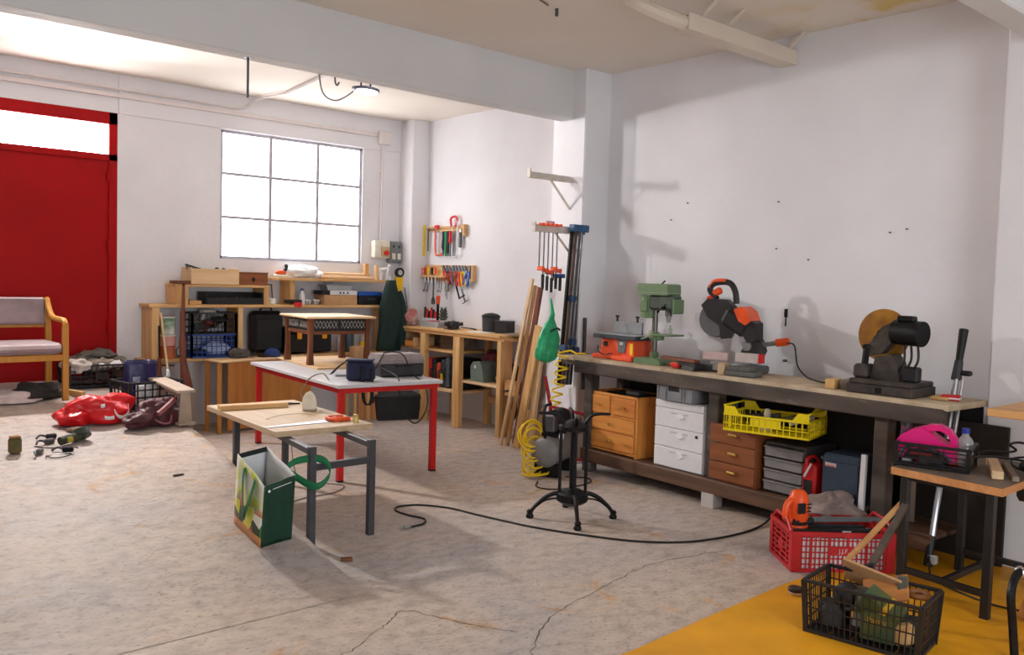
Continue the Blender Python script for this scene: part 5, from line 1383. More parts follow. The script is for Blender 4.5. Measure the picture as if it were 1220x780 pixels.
obj('frame', MB().bx(-.15, .15, .02, .36, 0, .012).bx(-.15, .15, .02, .36, .315, .335).bx(-.155, -.145, .02, .36, 0, .33).bx(.145, .155, .02, .36, 0, .33), mat('drawer_frame', (70, 70, 72), .5), t)
for k in range(4):
    dr = obj('drawer', MB().prism([(-.14, .005), (.14, .005), (.145, .068), (-.145, .068)], 0, .34, 'y', Matrix.Translation((0, 0, .012 + k * .076))), GT, t)
    obj('lip', MB().bx(-.145, .145, -.012, .004, .07 + k * .076, .08 + k * .076), GT, dr)
t = on_bench('red_canister', 'red plastic canister with white spout beside the blue case', 'canister', 2.89, .075, .192)
obj('body', MB().bx(-.05, .05, 0, .14, 0, .24, .015), REDP, t)
obj('handle', MB().tube(spline([(0, .0, .20), (0, -.02, .27), (0, .06, .285), (0, .12, .24)], 4), .011, 7), REDP, t)
obj('spout', MB().tube([(-.02, -.012, .16), (.03, -.018, .25)], .007, 6), WHITE, t, 'white tube')
obj('label', MB().bx(-.03, .03, -.004, .001, .04, .14, .001), BLACK, t, 'dark label')
BC = mat('case_blue_grey', (52, 66, 84), .55)
t = on_bench('tool_case', 'large dark blue grey plastic case under the right of the bench', 'case', 2.665, .06, .192)
obj('body', MB().box((0, .14, .17), (.27, .26, .335), .02), BC, t)
obj('lid_lip', MB().box((0, .14, .30), (.28, .27, .02), .006), BC, t)
obj('label', MB().bx(-.105, -.03, .006, .012, .255, .28, .001), mat('label_pale', (206, 190, 186), .6), t, 'pale label with a red line')
obj('label_line', MB().bx(-.1, -.035, .003, .007, .258, .263, 0), REDP, t)
solo('white_batten', MB().bx(-.016, .016, -.012, .012, 0, .375, .002), WHITE, 'white painted batten leaning against the blue grey case', 'batten', (bxf(2.5, .035), 2.50, .192), RB, rot=(math.radians(-2), 0, math.radians(RB)))
solo('shade_board', MB().bx(-.30, .30, -.012, .012, 0, .80, .003), mat('shade_board_dark', (44, 36, 32), .8, bump=.2), 'dark board added for the shade under the far right end of the bench', 'board', (bxf(2.1, .40), 2.12, .001), RB)  # added board, its dark colour carries the shade below the bench end
solo('grey_plank', MB().bx(-.03, .03, -.01, .01, 0, .55, .002), wd('grey', 'z'), 'grey plank standing beside the right bench leg in shade', 'plank', (bxf(2.28, .20), 2.28, .192), RB + 10)
m = MB().crumple((0, 0, .035), (.17, .22, .07), 21, .55, floor=-.035)
subsurf(solo('dust_sheet', m, mat('dusty_rag', (150, 134, 130), .9, bump=.3), 'dusty grey pink rag heaped on the shelf end behind the red crate', 'rag', (bxf(2.66, -.02), 2.66, .196 + .0), RB, ang=180))

# ------------------------------------------------------------------ machines on the bench
ZB = .931
t = on_bench('router_table', 'orange bench router table with grey fence at the left bench end', 'router table', 4.72, .25, ZB)
OM = mat('machine_orange', (236, 88, 48), .45, var=.08)
obj('base_tray', MB().prism([(-.24, 0), (.22, 0), (.22, .035), (-.24, .035)], -.12, .12).bx(-.25, .0, -.135, .12, 0, .03, .006).bx(.0, .23, -.165, .12, 0, .04, .01), OM, t)
obj('body', MB().prism([(-.19, .03), (.20, .03), (.19, .165), (-.16, .165)], -.10, .10), OM, t)
obj('knob', MB().cyl((-.12, -.112, .12), (-.12, -.098, .12), .022, n=14), BLACK, t)
obj('switch_panel', MB().prism([(.03, .06), (.10, .06), (.12, .165), (.02, .165)], -.11, -.098), mat('panel_grey', (98, 102, 104), .5), t)
obj('switch', MB().bx(.05, .09, -.116, -.108, .12, .145), LGREY, t)
obj('yellow_label', MB().bx(.155, .185, -.104, -.098, .05, .14, 0), YELLOW, t)
tp = obj('tabletop', MB().bx(-.24, .24, -.135, .14, .165, .20, .004), mat('table_dark', (54, 58, 64), .4), t)
obj('plate', MB().bx(-.238, .238, -.13, .136, .20, .204, 0), mat('table_alu', (168, 172, 176), .35, .5), tp)
fe = obj('fence', MB().bx(-.18, .14, .04, .06, .205, .30, .003), GREY, t)
for x in (-.15, .08): obj('fence_knob', MB().cyl((x, .05, .30), (x, .05, .335), .008, n=8).cyl((x, .05, .335), (x + .0, .05, .35), .016, n=8), BLACK, fe)
obj('cord', MB().tube(spline([(-.19, -.12, .10), (-.16, -.15, .06), (-.08, -.155, .035), (.0, -.175, .05), (.03, -.17, .055)], 5), .005, 5), RUBBER, t)
t = on_bench('drill_press', 'small green bench drill press in the middle of the bench', 'drill press', 4.36, .25, ZB, 4)
t.scale = (1, 1, .93)
obj('base', MB().prism([(-.12, 0), (.14, 0), (.14, .025), (.11, .05), (-.10, .05), (-.12, .03)], -.15, .11), GREEN, t)
obj('column_socket', MB().cyl((-.04, 0, .05), (-.04, 0, .09), .034, n=14), GREEN, t)
obj('column', MB().cyl((-.04, 0, .06), (-.04, 0, .50), .022, n=14), mat('column_steel', (108, 106, 100), .35, .7), t)
tb = obj('work_table', MB().bx(.0, .18, -.09, .09, .235, .25, .004), GREEN, t)
obj('clamp_collar', MB().cyl((-.04, 0, .19), (-.04, 0, .26), .04, n=12).box((.0, 0, .215), (.08, .05, .04), .006), GREEN, tb)
obj('clamp_handle', MB().cyl((-.07, -.05, .22), (-.10, -.09, .20), .007, n=6).ell((-.05, -.035, .24), (.03, .025, .035), 10, 6), mat('pale_green_knob', (160, 168, 140), .45), tb)
obj('head_casting', MB().box((.0, 0, .51), (.15, .11, .13), .02), mat('casting_dark_green', (62, 74, 62), .45), t)
obj('quill', MB().cyl((.09, 0, .40), (.09, 0, .53), .028, n=12), DSTEEL, t)
obj('chuck', MB().cyl((.09, 0, .345), (.09, 0, .40), .013, .024, 12), STEEL, t)
obj('front_head', MB().box((.10, 0, .51), (.14, .12, .13), .015), mat('casting_green', (70, 86, 70), .45), t)
obj('switch_box', MB().box((.175, -.0, .48), (.02, .13, .12), .006), GREEN, t)
obj('feed_handle', MB().cyl((.10, -.065, .47), (.10, -.10, .47), .012, n=8).cyl((.07, -.10, .44), (.14, -.10, .50), .005, n=6).ell((.065, -.10, .436), (.012, .012, .012), 8, 6), BLACKM, t)
obj('belt_cover', MB().prism([(-.16, .57), (.13, .57), (.135, .60), (.13, .655), (.115, .665), (-.145, .665), (-.16, .655)], -.085, .085), GREEN, t)
obj('cover_seam', MB().bx(-.162, .137, -.088, .088, .585, .592, .002), mat('seam_pale', (150, 160, 134), .5), t)
obj('motor', MB().cyl((-.105, 0, .375), (-.105, 0, .565), .066, n=18).bx(-.14, -.07, -.075, -.05, .43, .52, .006), GREEN, t)
obj('lid_latch', MB().beam((.03, -.02, .665), (.06, -.02, .69), .012, .008), BLACKM, t)
obj('drilled_block', MB().cyl((.11, 0, .251), (.11, 0, .30), .017, n=10).cyl((.11, 0, .30), (.11, 0, .325), .009, n=8), mat('pale_green_vise', (168, 172, 158), .5), tb)
# mitre saw
t = on_bench('mitre_saw', 'black and orange mitre saw with raised blade on the bench', 'mitre saw', 3.70, .30, ZB, 12)
SG = mat('saw_alu', (150, 148, 146), .4, .6)
obj('base', MB().bx(-.26, .24, -.12, .14, .0, .055, .012), mat('saw_base_grey', (92, 94, 96), .45, .3), t)
obj('turntable', MB().cyl((0, 0, .055), (0, 0, .07), .14, n=24).bx(-.03, .03, -.22, 0, .02, .06, .008), SG, t)
obj('fence', MB().bx(-.24, -.04, .03, .05, .07, .13, .003), mat('fence_pink_grey', (206, 178, 174), .45), t)
obj('fence', MB().bx(.02, .22, .03, .05, .07, .14, .003), mat('fence_pale', (206, 190, 184), .45), t)
obj('fence_clamp', MB().bx(.20, .235, .02, .06, .075, .14, .004), REDP, t)
arm = obj('pivot_arm', MB().prism([(.06, .07), (.18, .07), (.22, .16), (.19, .24), (.11, .22), (.05, .15)], .06, .13), mat('saw_arm', (66, 62, 62), .4, .4), t)
obj('pivot_knob', MB().cyl((.10, .04, .19), (.10, .14, .19), .035, n=12), SG, arm)
obj('slide_rail', MB().cyl((.12, .09, .19), (.36, .10, .235), .018, n=10), SG, t)
obj('rail_cap', MB().cyl((.30, .10, .225), (.385, .10, .24), .028, n=12), ORANGE, t)
obj('blade_disc', MB().cyl((-.135, .025, .37), (-.135, .03, .37), .132, n=28), DSTEEL, t)
gd = obj('blade_guard', MB().prism([(-.25, .47), (-.20, .52), (-.05, .52), (.02, .46), (.04, .36), (-.02, .24), (-.08, .23), (-.10, .33), (-.19, .38)], -.005, .055), mat('guard_black', (40, 38, 40), .45), t)
obj('lower_guard', MB().cyl((-.14, .005, .37), (-.14, .045, .37), .125, n=24), mat('guard_smoke', (96, 96, 98), .25), t, 'smoky grey guard over the blade')
obj('motor', MB().box((.06, -.02, .36), (.22, .14, .14), .03, rot=(0, .5, 0)), mat('motor_black', (34, 33, 36), .45), t)
obj('motor_cover', MB().prism([(.06, .45), (.11, .475), (.16, .44), (.185, .375), (.15, .345), (.10, .37)], -.105, .07), ORANGE, t)
obj('motor_end', MB().prism([(.15, .40), (.21, .36), (.215, .24), (.16, .22), (.10, .30)], -.08, .06), mat('motor_end_black', (38, 37, 40), .5), t)
obj('main_handle', MB().tube(spline([(-.14, .03, .52), (-.20, .03, .585), (-.16, .03, .635), (-.05, .03, .64), (.0, .03, .58), (.015, .03, .49)], 6), .022, 9), mat('handle_black', (36, 34, 36), .5), t)
obj('handle_grip', MB().tube(spline([(-.20, .028, .60), (-.165, .028, .645), (-.07, .028, .65)], 5), .02, 8), ORANGE, t)
obj('trigger', MB().box((-.15, .03, .565), (.10, .035, .05), .012, rot=(0, -.5, 0)), ORANGE, t)
obj('front_tip', MB().box((-.19, .03, .52), (.06, .05, .05), .015, rot=(0, -.5, 0)), mat('tip_red', (206, 60, 40), .45), t)
solo('power_cable', MB().tube(spline([(bxf(3.33, .40), 3.30, 1.165), (bxf(3.28, .42), 3.25, 1.15), (bxf(3.25, .42), 3.22, 1.02), (bxf(3.2, .42), 3.16, .955), (bxf(3.1, .38), 3.08, .938), (bxf(2.95, .30), 2.95, .938), (bxf(2.85, .33), 2.85, .938)], 7), .0055, 6), RUBBER, 'black power cord looping from the mitre saw along the bench', 'cable')
solo('wall_screwdriver', MB().cyl((0, 0, 0), (0, 0, .07), .006, n=6).cyl((0, 0, .065), (0, 0, .125), .013, n=8), BLACKM, 'dark screwdriver stuck upright in the wall holder right of mitre saw', 'screwdriver', (XW - .03, 3.45, 1.27))
solo('wall_spike', MB().cyl((0, 0, 0), (.03, 0, 0), .010, n=8), DSTEEL, 'small grey screw plug on the wall right of the mitre saw', 'plug', (XW - .03, 3.45, 1.02))
# clutter in front of the saw
solo('long_offcut', MB().bx(-.20, .18, -.03, .03, 0, .022), wd('red', 'x'), 'reddish thin board lying in front of the mitre saw base', 'offcut', (bxf(4.02, .12), 4.02, ZB + .055), RB - 8)
t = on_bench('battery_sander', 'orange and black belt tool lying on the front edge of bench', 'sander', 3.93, .10, ZB, -14)
obj('body', MB().bx(-.10, .13, -.03, .05, .012, .052, .008), BLACK, t)
obj('belt', MB().bx(-.02, .12, -.045, -.03, .0, .03), mat('belt_grey', (70, 74, 70), .7), t)
obj('grip', MB().box((-.14, -.01, .022), (.10, .05, .035), .012), ORANGE, t)
obj('red_lever', MB().box((-.09, -.05, .02), (.08, .03, .03), .01), REDP, t)
solo('pale_block', MB().box((0, 0, .04), (.05, .10, .08), .003), wd('board', 'y'), 'pale upright wood piece at the front right of mitre saw', 'block', (bxf(3.62, .11), 3.62, ZB), RB + 20)
solo('dark_slab', MB().box((0, 0, .018), (.22, .14, .036), .008).box((-.01, .0, .05), (.17, .11, .03), .006), mat('slab_grey', (92, 92, 88), .6), 'dark grey stepped slab right of the pale block on the bench', 'slab', (bxf(3.46, .13), 3.46, ZB), RB + 10)
solo('small_board', MB().box((0, 0, .012), (.16, .10, .02), .002), wd('grey', 'x'), 'small grey brown board between the drill press and mitre saw', 'board', (bxf(4.14, .22), 4.14, ZB), RB)
for k, (y, o) in enumerate(((2.77, .12), (2.69, .16))):
    solo('beech_block', MB().box((0, 0, .03), (.06, .11, .06), .003), wd('pine' if k == 0 else 'grey', 'y'), ('pale beech block on bench left of the grinder', 'greyed wood block between the beech block and grinder')[k], 'block', (bxf(y, o), y, ZB), RB + 8)
# cut off machine
t = on_bench('cutoff_grinder', 'old dark cast iron cut-off grinder with large yellow disc on the bench', 'grinder', 2.44, .20, ZB, 4)
CI = mat('cast_iron_old', (82, 74, 68), .6, .3, var=.25, bump=.2, c2=(54, 48, 46))
obj('base', MB().bx(-.20, .20, -.15, .17, 0, .055, .006), CI, t)
obj('upper_base', MB().bx(-.19, .19, -.14, .16, .055, .085, .006), CI, t)
obj('base_slot', MB().bx(-.02, .02, -.153, -.148, .01, .045, .001), BLACKM, t)
obj('vise_block', MB().bx(-.19, -.10, -.10, .02, .085, .17, .015), CI, t)
obj('vise_post', MB().cyl((-.14, -.05, .15), (-.13, -.05, .27), .02, n=10).box((-.13, -.05, .275), (.045, .04, .03), .008), BLACKM, t)
obj('stand', MB().prism([(-.10, .085), (.08, .085), (.06, .19), (.02, .24), (-.07, .22)], -.06, .07), CI, t)
arm = obj('swing_arm', MB().prism([(-.12, .22), (-.04, .24), (.04, .34), (.12, .40), (.06, .43), (-.02, .41), (-.13, .28)], -.05, .03), CI, t)
obj('motor', MB().cyl((.03, -.02, .375), (.20, -.05, .37), .075, n=18), BLACKM, t)
obj('motor_box', MB().box((.10, -.04, .455), (.10, .06, .035), .008), BLACKM, t)
obj('cutting_disc', MB().cyl((-.085, .065, .345), (-.085, .074, .345), .16, n=36), mat('abrasive_yellow', (196, 138, 30), .7, scale=9, c2=(140, 90, 34), bump=.1), t, 'large yellow brown abrasive disc')
obj('disc_flange', MB().cyl((-.085, .05, .345), (-.085, .066, .345), .04, n=14), BLACKM, t)
obj('spindle_arm', MB().prism([(-.12, .32), (-.04, .32), (.06, .40), (.02, .44), (-.06, .40)], -.01, .05), CI, t)
for k, x in enumerate((.09, .13, .17)): obj('cable', MB().tube(spline([(x, -.04, .31), (x + .015, -.06, .22), (x - .02, -.04, .15), (x - .03, .0, .10)], 5), .007, 6), RUBBER, t)
obj('plug_socket', MB().box((.14, -.03, .13), (.09, .07, .09), .01), BLACK, t)
solo('wall_plate', MB().box((0, 0, .01), (.09, .07, .018), .002), wd('pine', 'x'), 'small pale offcut on the bench right of the cast iron grinder', 'offcut', (bxf(2.14, .22), 2.14, ZB), RB)
t = on_bench('red_packet', 'small red and white packet at the right bench end', 'packet', 2.10, .26, ZB, 20)
obj('body', MB().bx(-.05, .05, -.04, .04, 0, .03, .004), REDP, t)
obj('band', MB().bx(-.052, .052, -.042, .042, .008, .018, .002), WHITE, t)
# ------------------------------------------------------------------ yellow floor and right foreground
YM = mat('yellow_floor_paint', (226, 158, 22), .55, scale=3, var=.12, bump=.12, bscale=20)
m = MB()
top = [(2.25, 2.36), (2.8, 2.355), (3.4, 2.39), (4.0, 2.415), (4.6, 2.42), (5.2, 2.44), (5.36, 2.44)]
poly = top + [(5.36, -.6), (2.25, -.6)]
m.prism(poly, .0005, .006, 'z')
solo('floor_mat', m, YM, 'large mustard yellow sheet covering the floor at the lower right', 'floor mat')
t = solo('sanding_puck', MB().lathe([(.035, .002), (.038, .012), (.036, .016)], n=18), mat('puck_felt', (206, 170, 140), .8), 'round felt based puck with dark top on the yellow floor edge', 'puck', (3.96, 2.30, .006))
t.data.materials[0] = mat('puck_felt', (206, 170, 140), .8)
obj('dark_top', MB().lathe([(.037, .016), (.038, .03), (.033, .036)], n=18), mat('puck_dark', (52, 44, 42), .5), t)
# red crate
CR = mat('crate_red', (186, 26, 34), .45, var=.06)
RZ = -40
t = thing('red_crate', 'red slatted plastic crate full of offcuts on the floor before the bench', 'crate', (4.60, 2.47, .004), RZ)
lx, ly, h = .56, .37, .215
obj('bottom', MB().bx(-lx / 2, lx / 2, -ly / 2, ly / 2, 0, .006, 0), CR, t)
for k in range(4):
    L_, off = (lx, ly / 2) if k % 2 == 0 else (ly, lx / 2)
    R4 = Matrix.Rotation(k * math.pi / 2, 4, 'Z')
    m = MB()
    def B(u0, z0, u1, z1, wv, th=.008): m.beam(R4 @ Vector((u0, -off, z0)), R4 @ Vector((u1, -off, z1)), th, wv, 0, R4 @ Vector((0, 0, 1)) if u0 != u1 else (0, 0, 1))
    for z, wv in ((.008, .02), (.207, .026)): B(-L_ / 2, z, L_ / 2, z, wv, .012)
    for s in (-1, 1): m.box(R4 @ Vector((s * (L_ / 2 - .02), -off, h / 2)), (.05, .014, h) if k % 2 == 0 else (.014, .05, h), .002)
    if k % 2 == 0:
        n = 22
        for j in range(1, 6): m.box(R4 @ Vector((0, -off, .008 + .199 * j / 6)), (L_ - .04, .005, .0065), 0)
        for i in range(1, n): m.box(R4 @ Vector((-L_ / 2 + L_ * i / n, -off, h / 2)), ((.013 if i % 4 == 0 else .005), .006, h), 0)
        m.box(R4 @ Vector((.0, -off - .001, .118)), (.15, .008, .05), .001)
    else:
        for j in range(1, 7): m.box(R4 @ Vector((0, -off, .008 + .199 * j / 7)), (.006, L_ - .04, .012), 0)
        for i in range(1, 4): m.box(R4 @ Vector((-L_ / 2 + L_ * i / 4, -off, h / 2)), (.007, .02, h), 0)
        m.box(R4 @ Vector((.0, -off - .001, .10)), (.008, .08, .05), .001)
    m.add([], [])
    sp = obj('side_panel', m, CR, t)
    if k == 0: text('lettering', 'J.J.F.', .034, mat('letter_pale', (226, 200, 200), .5), sp, (0, -off - .007, .118), (math.pi / 2, 0, 0))
for s in (-1, 1):
    obj('handle', MB().tube([(s * (lx / 2 + .0), -.16, h), (s * (lx / 2), -.09, h + .05), (s * (lx / 2), .09, h + .05), (s * (lx / 2), .16, h)], .010, 6), CR, t)
RC = Matrix.Translation((4.60, 2.47, .004)) @ Matrix.Rotation(math.radians(RZ), 4, 'Z')
def rc(x, y, z): return tuple(RC @ Vector((x, y, z)))
solo('white_board_offcut', MB().box((0, 0, .085), (.50, .012, .17), .002), PAPER, 'white laminate board lining the front inside of red crate', 'board', rc(.0, -.168, .012), RZ)
solo('white_board_offcut', MB().box((0, 0, .005), (.34, .17, .008), .001), PAPER, 'white laminate sheet lying on top inside the red crate', 'board', rc(.08, .0, .165), RZ)
solo('grey_profile', MB().box((0, 0, 0), (.60, .03, .025), .003), mat('grey_profile_paint', (112, 116, 118), .45), 'grey metal bar lying across the back of the red crate', 'bar', rc(.05, .07, .225), RZ + 5)
solo('black_profile', MB().box((0, 0, 0), (.42, .04, .03), .003), BLACK, 'wide black plastic profile in the red crate, rear of two', 'profile', rc(-.02, .01, .195), RZ - 2)
t = thing('black_profile', 'black plastic profile with white sticker at front of the red crate', 'profile', rc(.0, -.07, .19), RZ + 1)
obj('body', MB().box((0, 0, 0), (.48, .05, .035), .003), BLACK, t)
obj('sticker', MB().box((.05, -.026, .005), (.05, .002, .018), 0), PAPER, t, 'small white sticker')
solo('wooden_stake', MB().beam((0, 0, 0), (.34, .04, .40), .035, .018, .002), wd('old', 'x'), 'weathered wooden slat sticking out of the crates toward the table', 'slat', (3.94, 1.98, .10), -18)
solo('wooden_stake', MB().beam((0, 0, 0), (.42, .05, .26), .03, .012, .001), wd('lumber', 'x'), 'thin brown stick slanting across the red crate corner', 'slat', (4.13, 2.12, .20), -18)
t = thing('orange_router', 'orange and black hand router standing in the near left of red crate', 'router', rc(-.20, -.02, .02), RZ + 20)
obj('base', MB().cyl((0, 0, .10), (0, 0, .13), .07, n=18), BLACK, t)
obj('skirt', MB().cyl((0, 0, .13), (0, 0, .20), .065, .055, 16), ORANGE, t)
obj('column', MB().box((0, 0, .22), (.10, .09, .07), .02), BLACK, t)
obj('motor', MB().lathe([(.052, .22), (.058, .25), (.056, .34), (.045, .375), (.03, .39)], n=16), ORANGE, t)
obj('handle', MB().tube(spline([(-.04, 0, .22), (-.085, 0, .24), (-.08, 0, .31), (-.045, 0, .34)], 5), .018, 8), ORANGE, t)
obj('handle', MB().cyl((.05, 0, .20), (.10, 0, .21), .018, .022, 10), BLACK, t)
obj('vent', MB().box((-.02, -.055, .30), (.05, .01, .06), .003), BLACK, t)
for z in (.28, .30, .32): obj('vent_slot', MB().box((.03, -.05, z), (.03, .012, .006), .001), BLACK, t)
obj('legs', MB().bx(-.03, .03, -.03, .03, 0, .10), BLACKM, t)

# black crate in the front
t = crate('black_crate', 'black slatted crate of junk nearest the camera on the yellow floor', (3.735, 1.80, .007), -75 + 36 - 42.5 , .47, .27, .235, mat('crate_black', (34, 32, 32), .5), 20, 4, None, .06, bar=.0045)
BC_M = Matrix.Translation((3.735, 1.80, .007)) @ Matrix.Rotation(math.radians(-81.5), 4, 'Z')
def bc(x, y, z): return tuple(BC_M @ Vector((x, y, z)))
BZ = -81.5
t = thing('green_carton', 'dark green and yellow carton tilted in the black crate', 'carton', bc(.03, -.03, .10), BZ, rot=(math.radians(20), math.radians(28), math.radians(BZ)))
CG = mat('carton_green', (54, 84, 60), .6, scale=12, c2=(92, 96, 50))
obj('body', MB().box((0, 0, .06), (.17, .09, .13), .003), CG, t)
obj('yellow_band', MB().box((.02, 0, .06), (.025, .093, .133), .002), mat('carton_yellow', (206, 164, 40), .6), t, 'yellow band')
t = thing('green_carton', 'second green carton with yellow lettering lower in the black crate', 'carton', bc(.06, -.06, .03), BZ + 5)
obj('body', MB().box((0, 0, .06), (.14, .10, .12), .003), CG, t)
text('lettering', 'Parma', .034, mat('letter_yellow', (214, 160, 40), .6), t, (0, -.0515, .09), (math.pi / 2, 0, 0))
solo('brown_paper', MB().box((0, 0, 0), (.26, .16, .012), .004), CARD, 'sheet of brown cardboard leaning over the rear of the black crate', 'cardboard', bc(-.02, .07, .24), 0, rot=(math.radians(-50), math.radians(10), math.radians(BZ)))
solo('orange_board', MB().box((0, 0, 0), (.20, .012, .12), .003), wd('teak', 'x'), 'orange brown board leaning in the black crate', 'board', bc(.05, .03, .22), 0, rot=(math.radians(-35), math.radians(-20), math.radians(BZ)))
solo('black_ball', MB().ell((0, 0, 0), (.06, .055, .06), 16, 10), BLACK, 'round black plastic cap in the left of the black crate', 'cap', bc(-.10, -.02, .17))
solo('clear_tube', MB().cyl((0, 0, 0), (.03, -.0, .14), .03, n=12), mat('smoky_plastic', (120, 122, 118), .25), 'smoky clear plastic bottle beside the green carton in black crate', 'bottle', bc(-.03, -.06, .06))
t = thing('paint_brush', 'flat paint brush standing bristles up in the black crate', 'brush', bc(.12, .03, .10), BZ)
obj('handle', MB().cyl((0, 0, 0), (0, 0, .10), .012, n=8), wd('pine', 'z'), t)
obj('ferrule', MB().box((0, 0, .12), (.04, .018, .05), .003), DSTEEL, t)
obj('bristles', MB().box((0, 0, .17), (.045, .016, .06), .006), mat('bristle', (92, 88, 80), .9), t)
t = thing('tape_roll', 'roll of brown tape in the right corner of black crate', 'tape', bc(.17, .09, .215), BZ)
obj('roll', MB().tube([(.04 * math.cos(a * math.pi / 9), .04 * math.sin(a * math.pi / 9), 0) for a in range(18)], .013, 6, closed=True), mat('tape_brown', (140, 90, 50), .5), t)
for k, (x, y, z, mt, lb) in enumerate(((-.16, .0, .02, mat('junk_dark', (52, 48, 44), .7), 'dark box at the left bottom of the black crate'), (.0, .05, .02, mat('junk_brown', (84, 70, 50), .7), 'dark brown box at the back of the black crate'), (.14, .04, .02, mat('junk_teal', (56, 70, 66), .6), 'dark teal box at the right of the black crate'), (-.06, .0, .11, mat('junk_grey', (80, 78, 72), .6), 'grey machine part in the middle of the black crate'))):
    solo('junk_box', MB().box((0, 0, .05), (.12, .09, .10), .008), mt, lb, 'junk', bc(x, y, z), BZ + 12 * k - 15)
for k, (x, y, mt, lb) in enumerate(((-.17, .05, LGREY, 'pale grey tool at the back left of the black crate'), (-.15, -.05, DGREY, 'dark metal fitting at the left of the black crate'), (.15, -.04, wd('pine', 'y'), 'short wood offcut at the right of the black crate'), (-.05, .06, mat('junk_olive', (96, 92, 60), .7), 'olive coloured box at the bottom of the black crate'))):
    solo('junk_piece', MB().box((0, 0, .05), (.09, .05, .09), .01), mt, lb, 'junk', bc(x, y, .02), BZ + 25 * k)
t = thing('black_clamp', 'black spring clamp clipped on the brown cardboard', 'clamp', bc(-.10, .07, .27), BZ + 10)
obj('jaw', MB().box((0, 0, 0), (.11, .03, .03), .01), BLACK, t)
obj('lever', MB().box((.05, .0, .02), (.07, .025, .02), .008, rot=(0, -.4, 0)), BLACK, t)

# small machine table
TT = wd('ply', 'x')
t = thing('machine_table', 'small table with orange edged wooden top on black steel legs at right', 'table', (4.78, 1.80, 0), 0)
top = [(4.40, 2.04), (4.36, 1.515), (4.90, 1.46), (5.30, 1.52), (5.20, 1.96), (4.78, 2.12)]
top = [(a - 4.78, b - 1.80) for a, b in ((4.40, 2.05), (4.35, 1.505), (5.12, 1.52), (5.15, 2.02))]
obj('tabletop', MB().prism(top, .612, .65, 'z'), mat('tabletop_worn', (126, 112, 96), .55, scale=8, c2=(98, 86, 74)), t)
ed = MB()
for i in range(4):
    a, b_ = Vector((*top[i], .631)), Vector((*top[(i + 1) % 4], .631))
    ed.beam(a, b_, .006, .037, 0)
obj('edge_band', ed, wd('ply', 'x'), t, 'orange plywood edge')
LG = mat('table_leg_black', (44, 42, 42), .45, .3)
legs = [(4.60 - .06, 2.0), (4.27 + .1, 1.55), (5.10, 1.90), (5.05, 1.56)]
legs = [(4.46, 2.0), (4.41, 1.57), (5.06, 1.95), (5.04, 1.58)]
for x, y in legs: obj('leg', MB().bx(x - 4.78 - .02, x - 4.78 + .02, y - 1.8 - .02, y - 1.8 + .02, 0, .612), LG, t)
def rail(a, b_, z): return MB().beam((a[0] - 4.78, a[1] - 1.8, z), (b_[0] - 4.78, b_[1] - 1.8, z), .03, .03)
obj('stretcher', rail(legs[0], legs[1], .12), LG, t)
obj('stretcher', rail(legs[2], legs[3], .12), LG, t)
obj('stretcher', rail(((legs[0][0] + legs[1][0]) / 2, 1.78), ((legs[2][0] + legs[3][0]) / 2, 1.77), .12), LG, t)
obj('top_rail', rail(legs[0], legs[1], .60), LG, t)
# crate on the table
TM = Matrix.Translation((4.67, 1.93, .652)) @ Matrix.Rotation(math.radians(-73), 4, 'Z')
def tc_(x, y, z): return tuple(TM @ Vector((x, y, z)))
t = crate('black_crate', 'small black ribbed crate holding the pink tool on the machine table', (4.63, 1.93, .652), -76, .33, .26, .115, mat('crate_black_gloss', (22, 22, 24), .35), 3, 5, None, .04, bar=.005, mid=.4)
t = thing('pink_steam_mop', 'magenta pink plastic appliance with open handle in the table crate', 'appliance', (4.60, 1.955, .664), -76)
PK = mat('magenta_plastic', (226, 28, 124), .3, var=.04)
def arch(z0, z1, w0, w1, n=14):
    return [(w0 * -1 + 0, z0)] + [(-w1 * math.cos(math.pi * i / n), z0 + (z1 - z0) * math.sin(math.pi * i / n) ** .7) for i in range(n + 1)] + [(w0, z0)]
outer = [(-.135, .02), (-.14, .09), (-.13, .17), (-.095, .175), (-.075, .145), (-.03, .185), (.03, .195), (.09, .18), (.12, .14), (.13, .06), (.125, .02)]
sh = MB()
hole = [(.0, .165), (.03, .175), (.07, .168), (.098, .142), (.092, .115), (.07, .12), (.03, .14), (.0, .148)]
# body with a real handle opening: lower shell plus thick bowed handle
obj('shell', MB().prism([(-.145, .02), (-.15, .10), (-.13, .135), (-.08, .17), (-.03, .185), (.0, .17), (.035, .145), (.075, .118), (.12, .10), (.13, .06), (.13, .02)], -.06, .06), PK, t)
obj('handle', MB().prism([(-.03, .185), (.0, .20), (.05, .205), (.10, .185), (.132, .14), (.135, .09), (.10, .10), (.104, .13), (.088, .158), (.055, .175), (.02, .172), (.0, .165)], -.032, .032), PK, t)
obj('rear_tank', MB().cyl((-.118, 0, .08), (-.112, 0, .185), .026, n=14), mat('smoke_tank', (90, 60, 80), .25), t, 'smoky tank')
obj('tank_cap', MB().cyl((-.112, 0, .183), (-.112, 0, .198), .03, n=14), BLACK, t)
obj('grey_trim', MB().tube(spline([(-.125, -.062, .03), (-.10, -.064, .075), (-.03, -.064, .095), (.06, -.064, .07), (.115, -.064, .03)], 6), .010, 6), DGREY, t)
obj('front_panel', MB().prism([(-.115, .02), (-.09, .066), (-.03, .084), (.055, .06), (.105, .02)], -.063, -.058), BLACK, t)
obj('brand_mark', MB().bx(-.075, .03, -.067, -.062, .044, .056, .001), mat('mark_red', (226, 40, 40), .5), t, 'red marking strip')
dots = MB()
for k, x in enumerate((-.07, -.035, .0, .03)): dots.cyl((x, -.0665, .012), (x, -.062, .012), .009 - .001 * k, n=10)
bt = thing('water_bottle', 'clear plastic water bottle with blue cap in the table crate', 'bottle', (4.70, 1.815, .664))
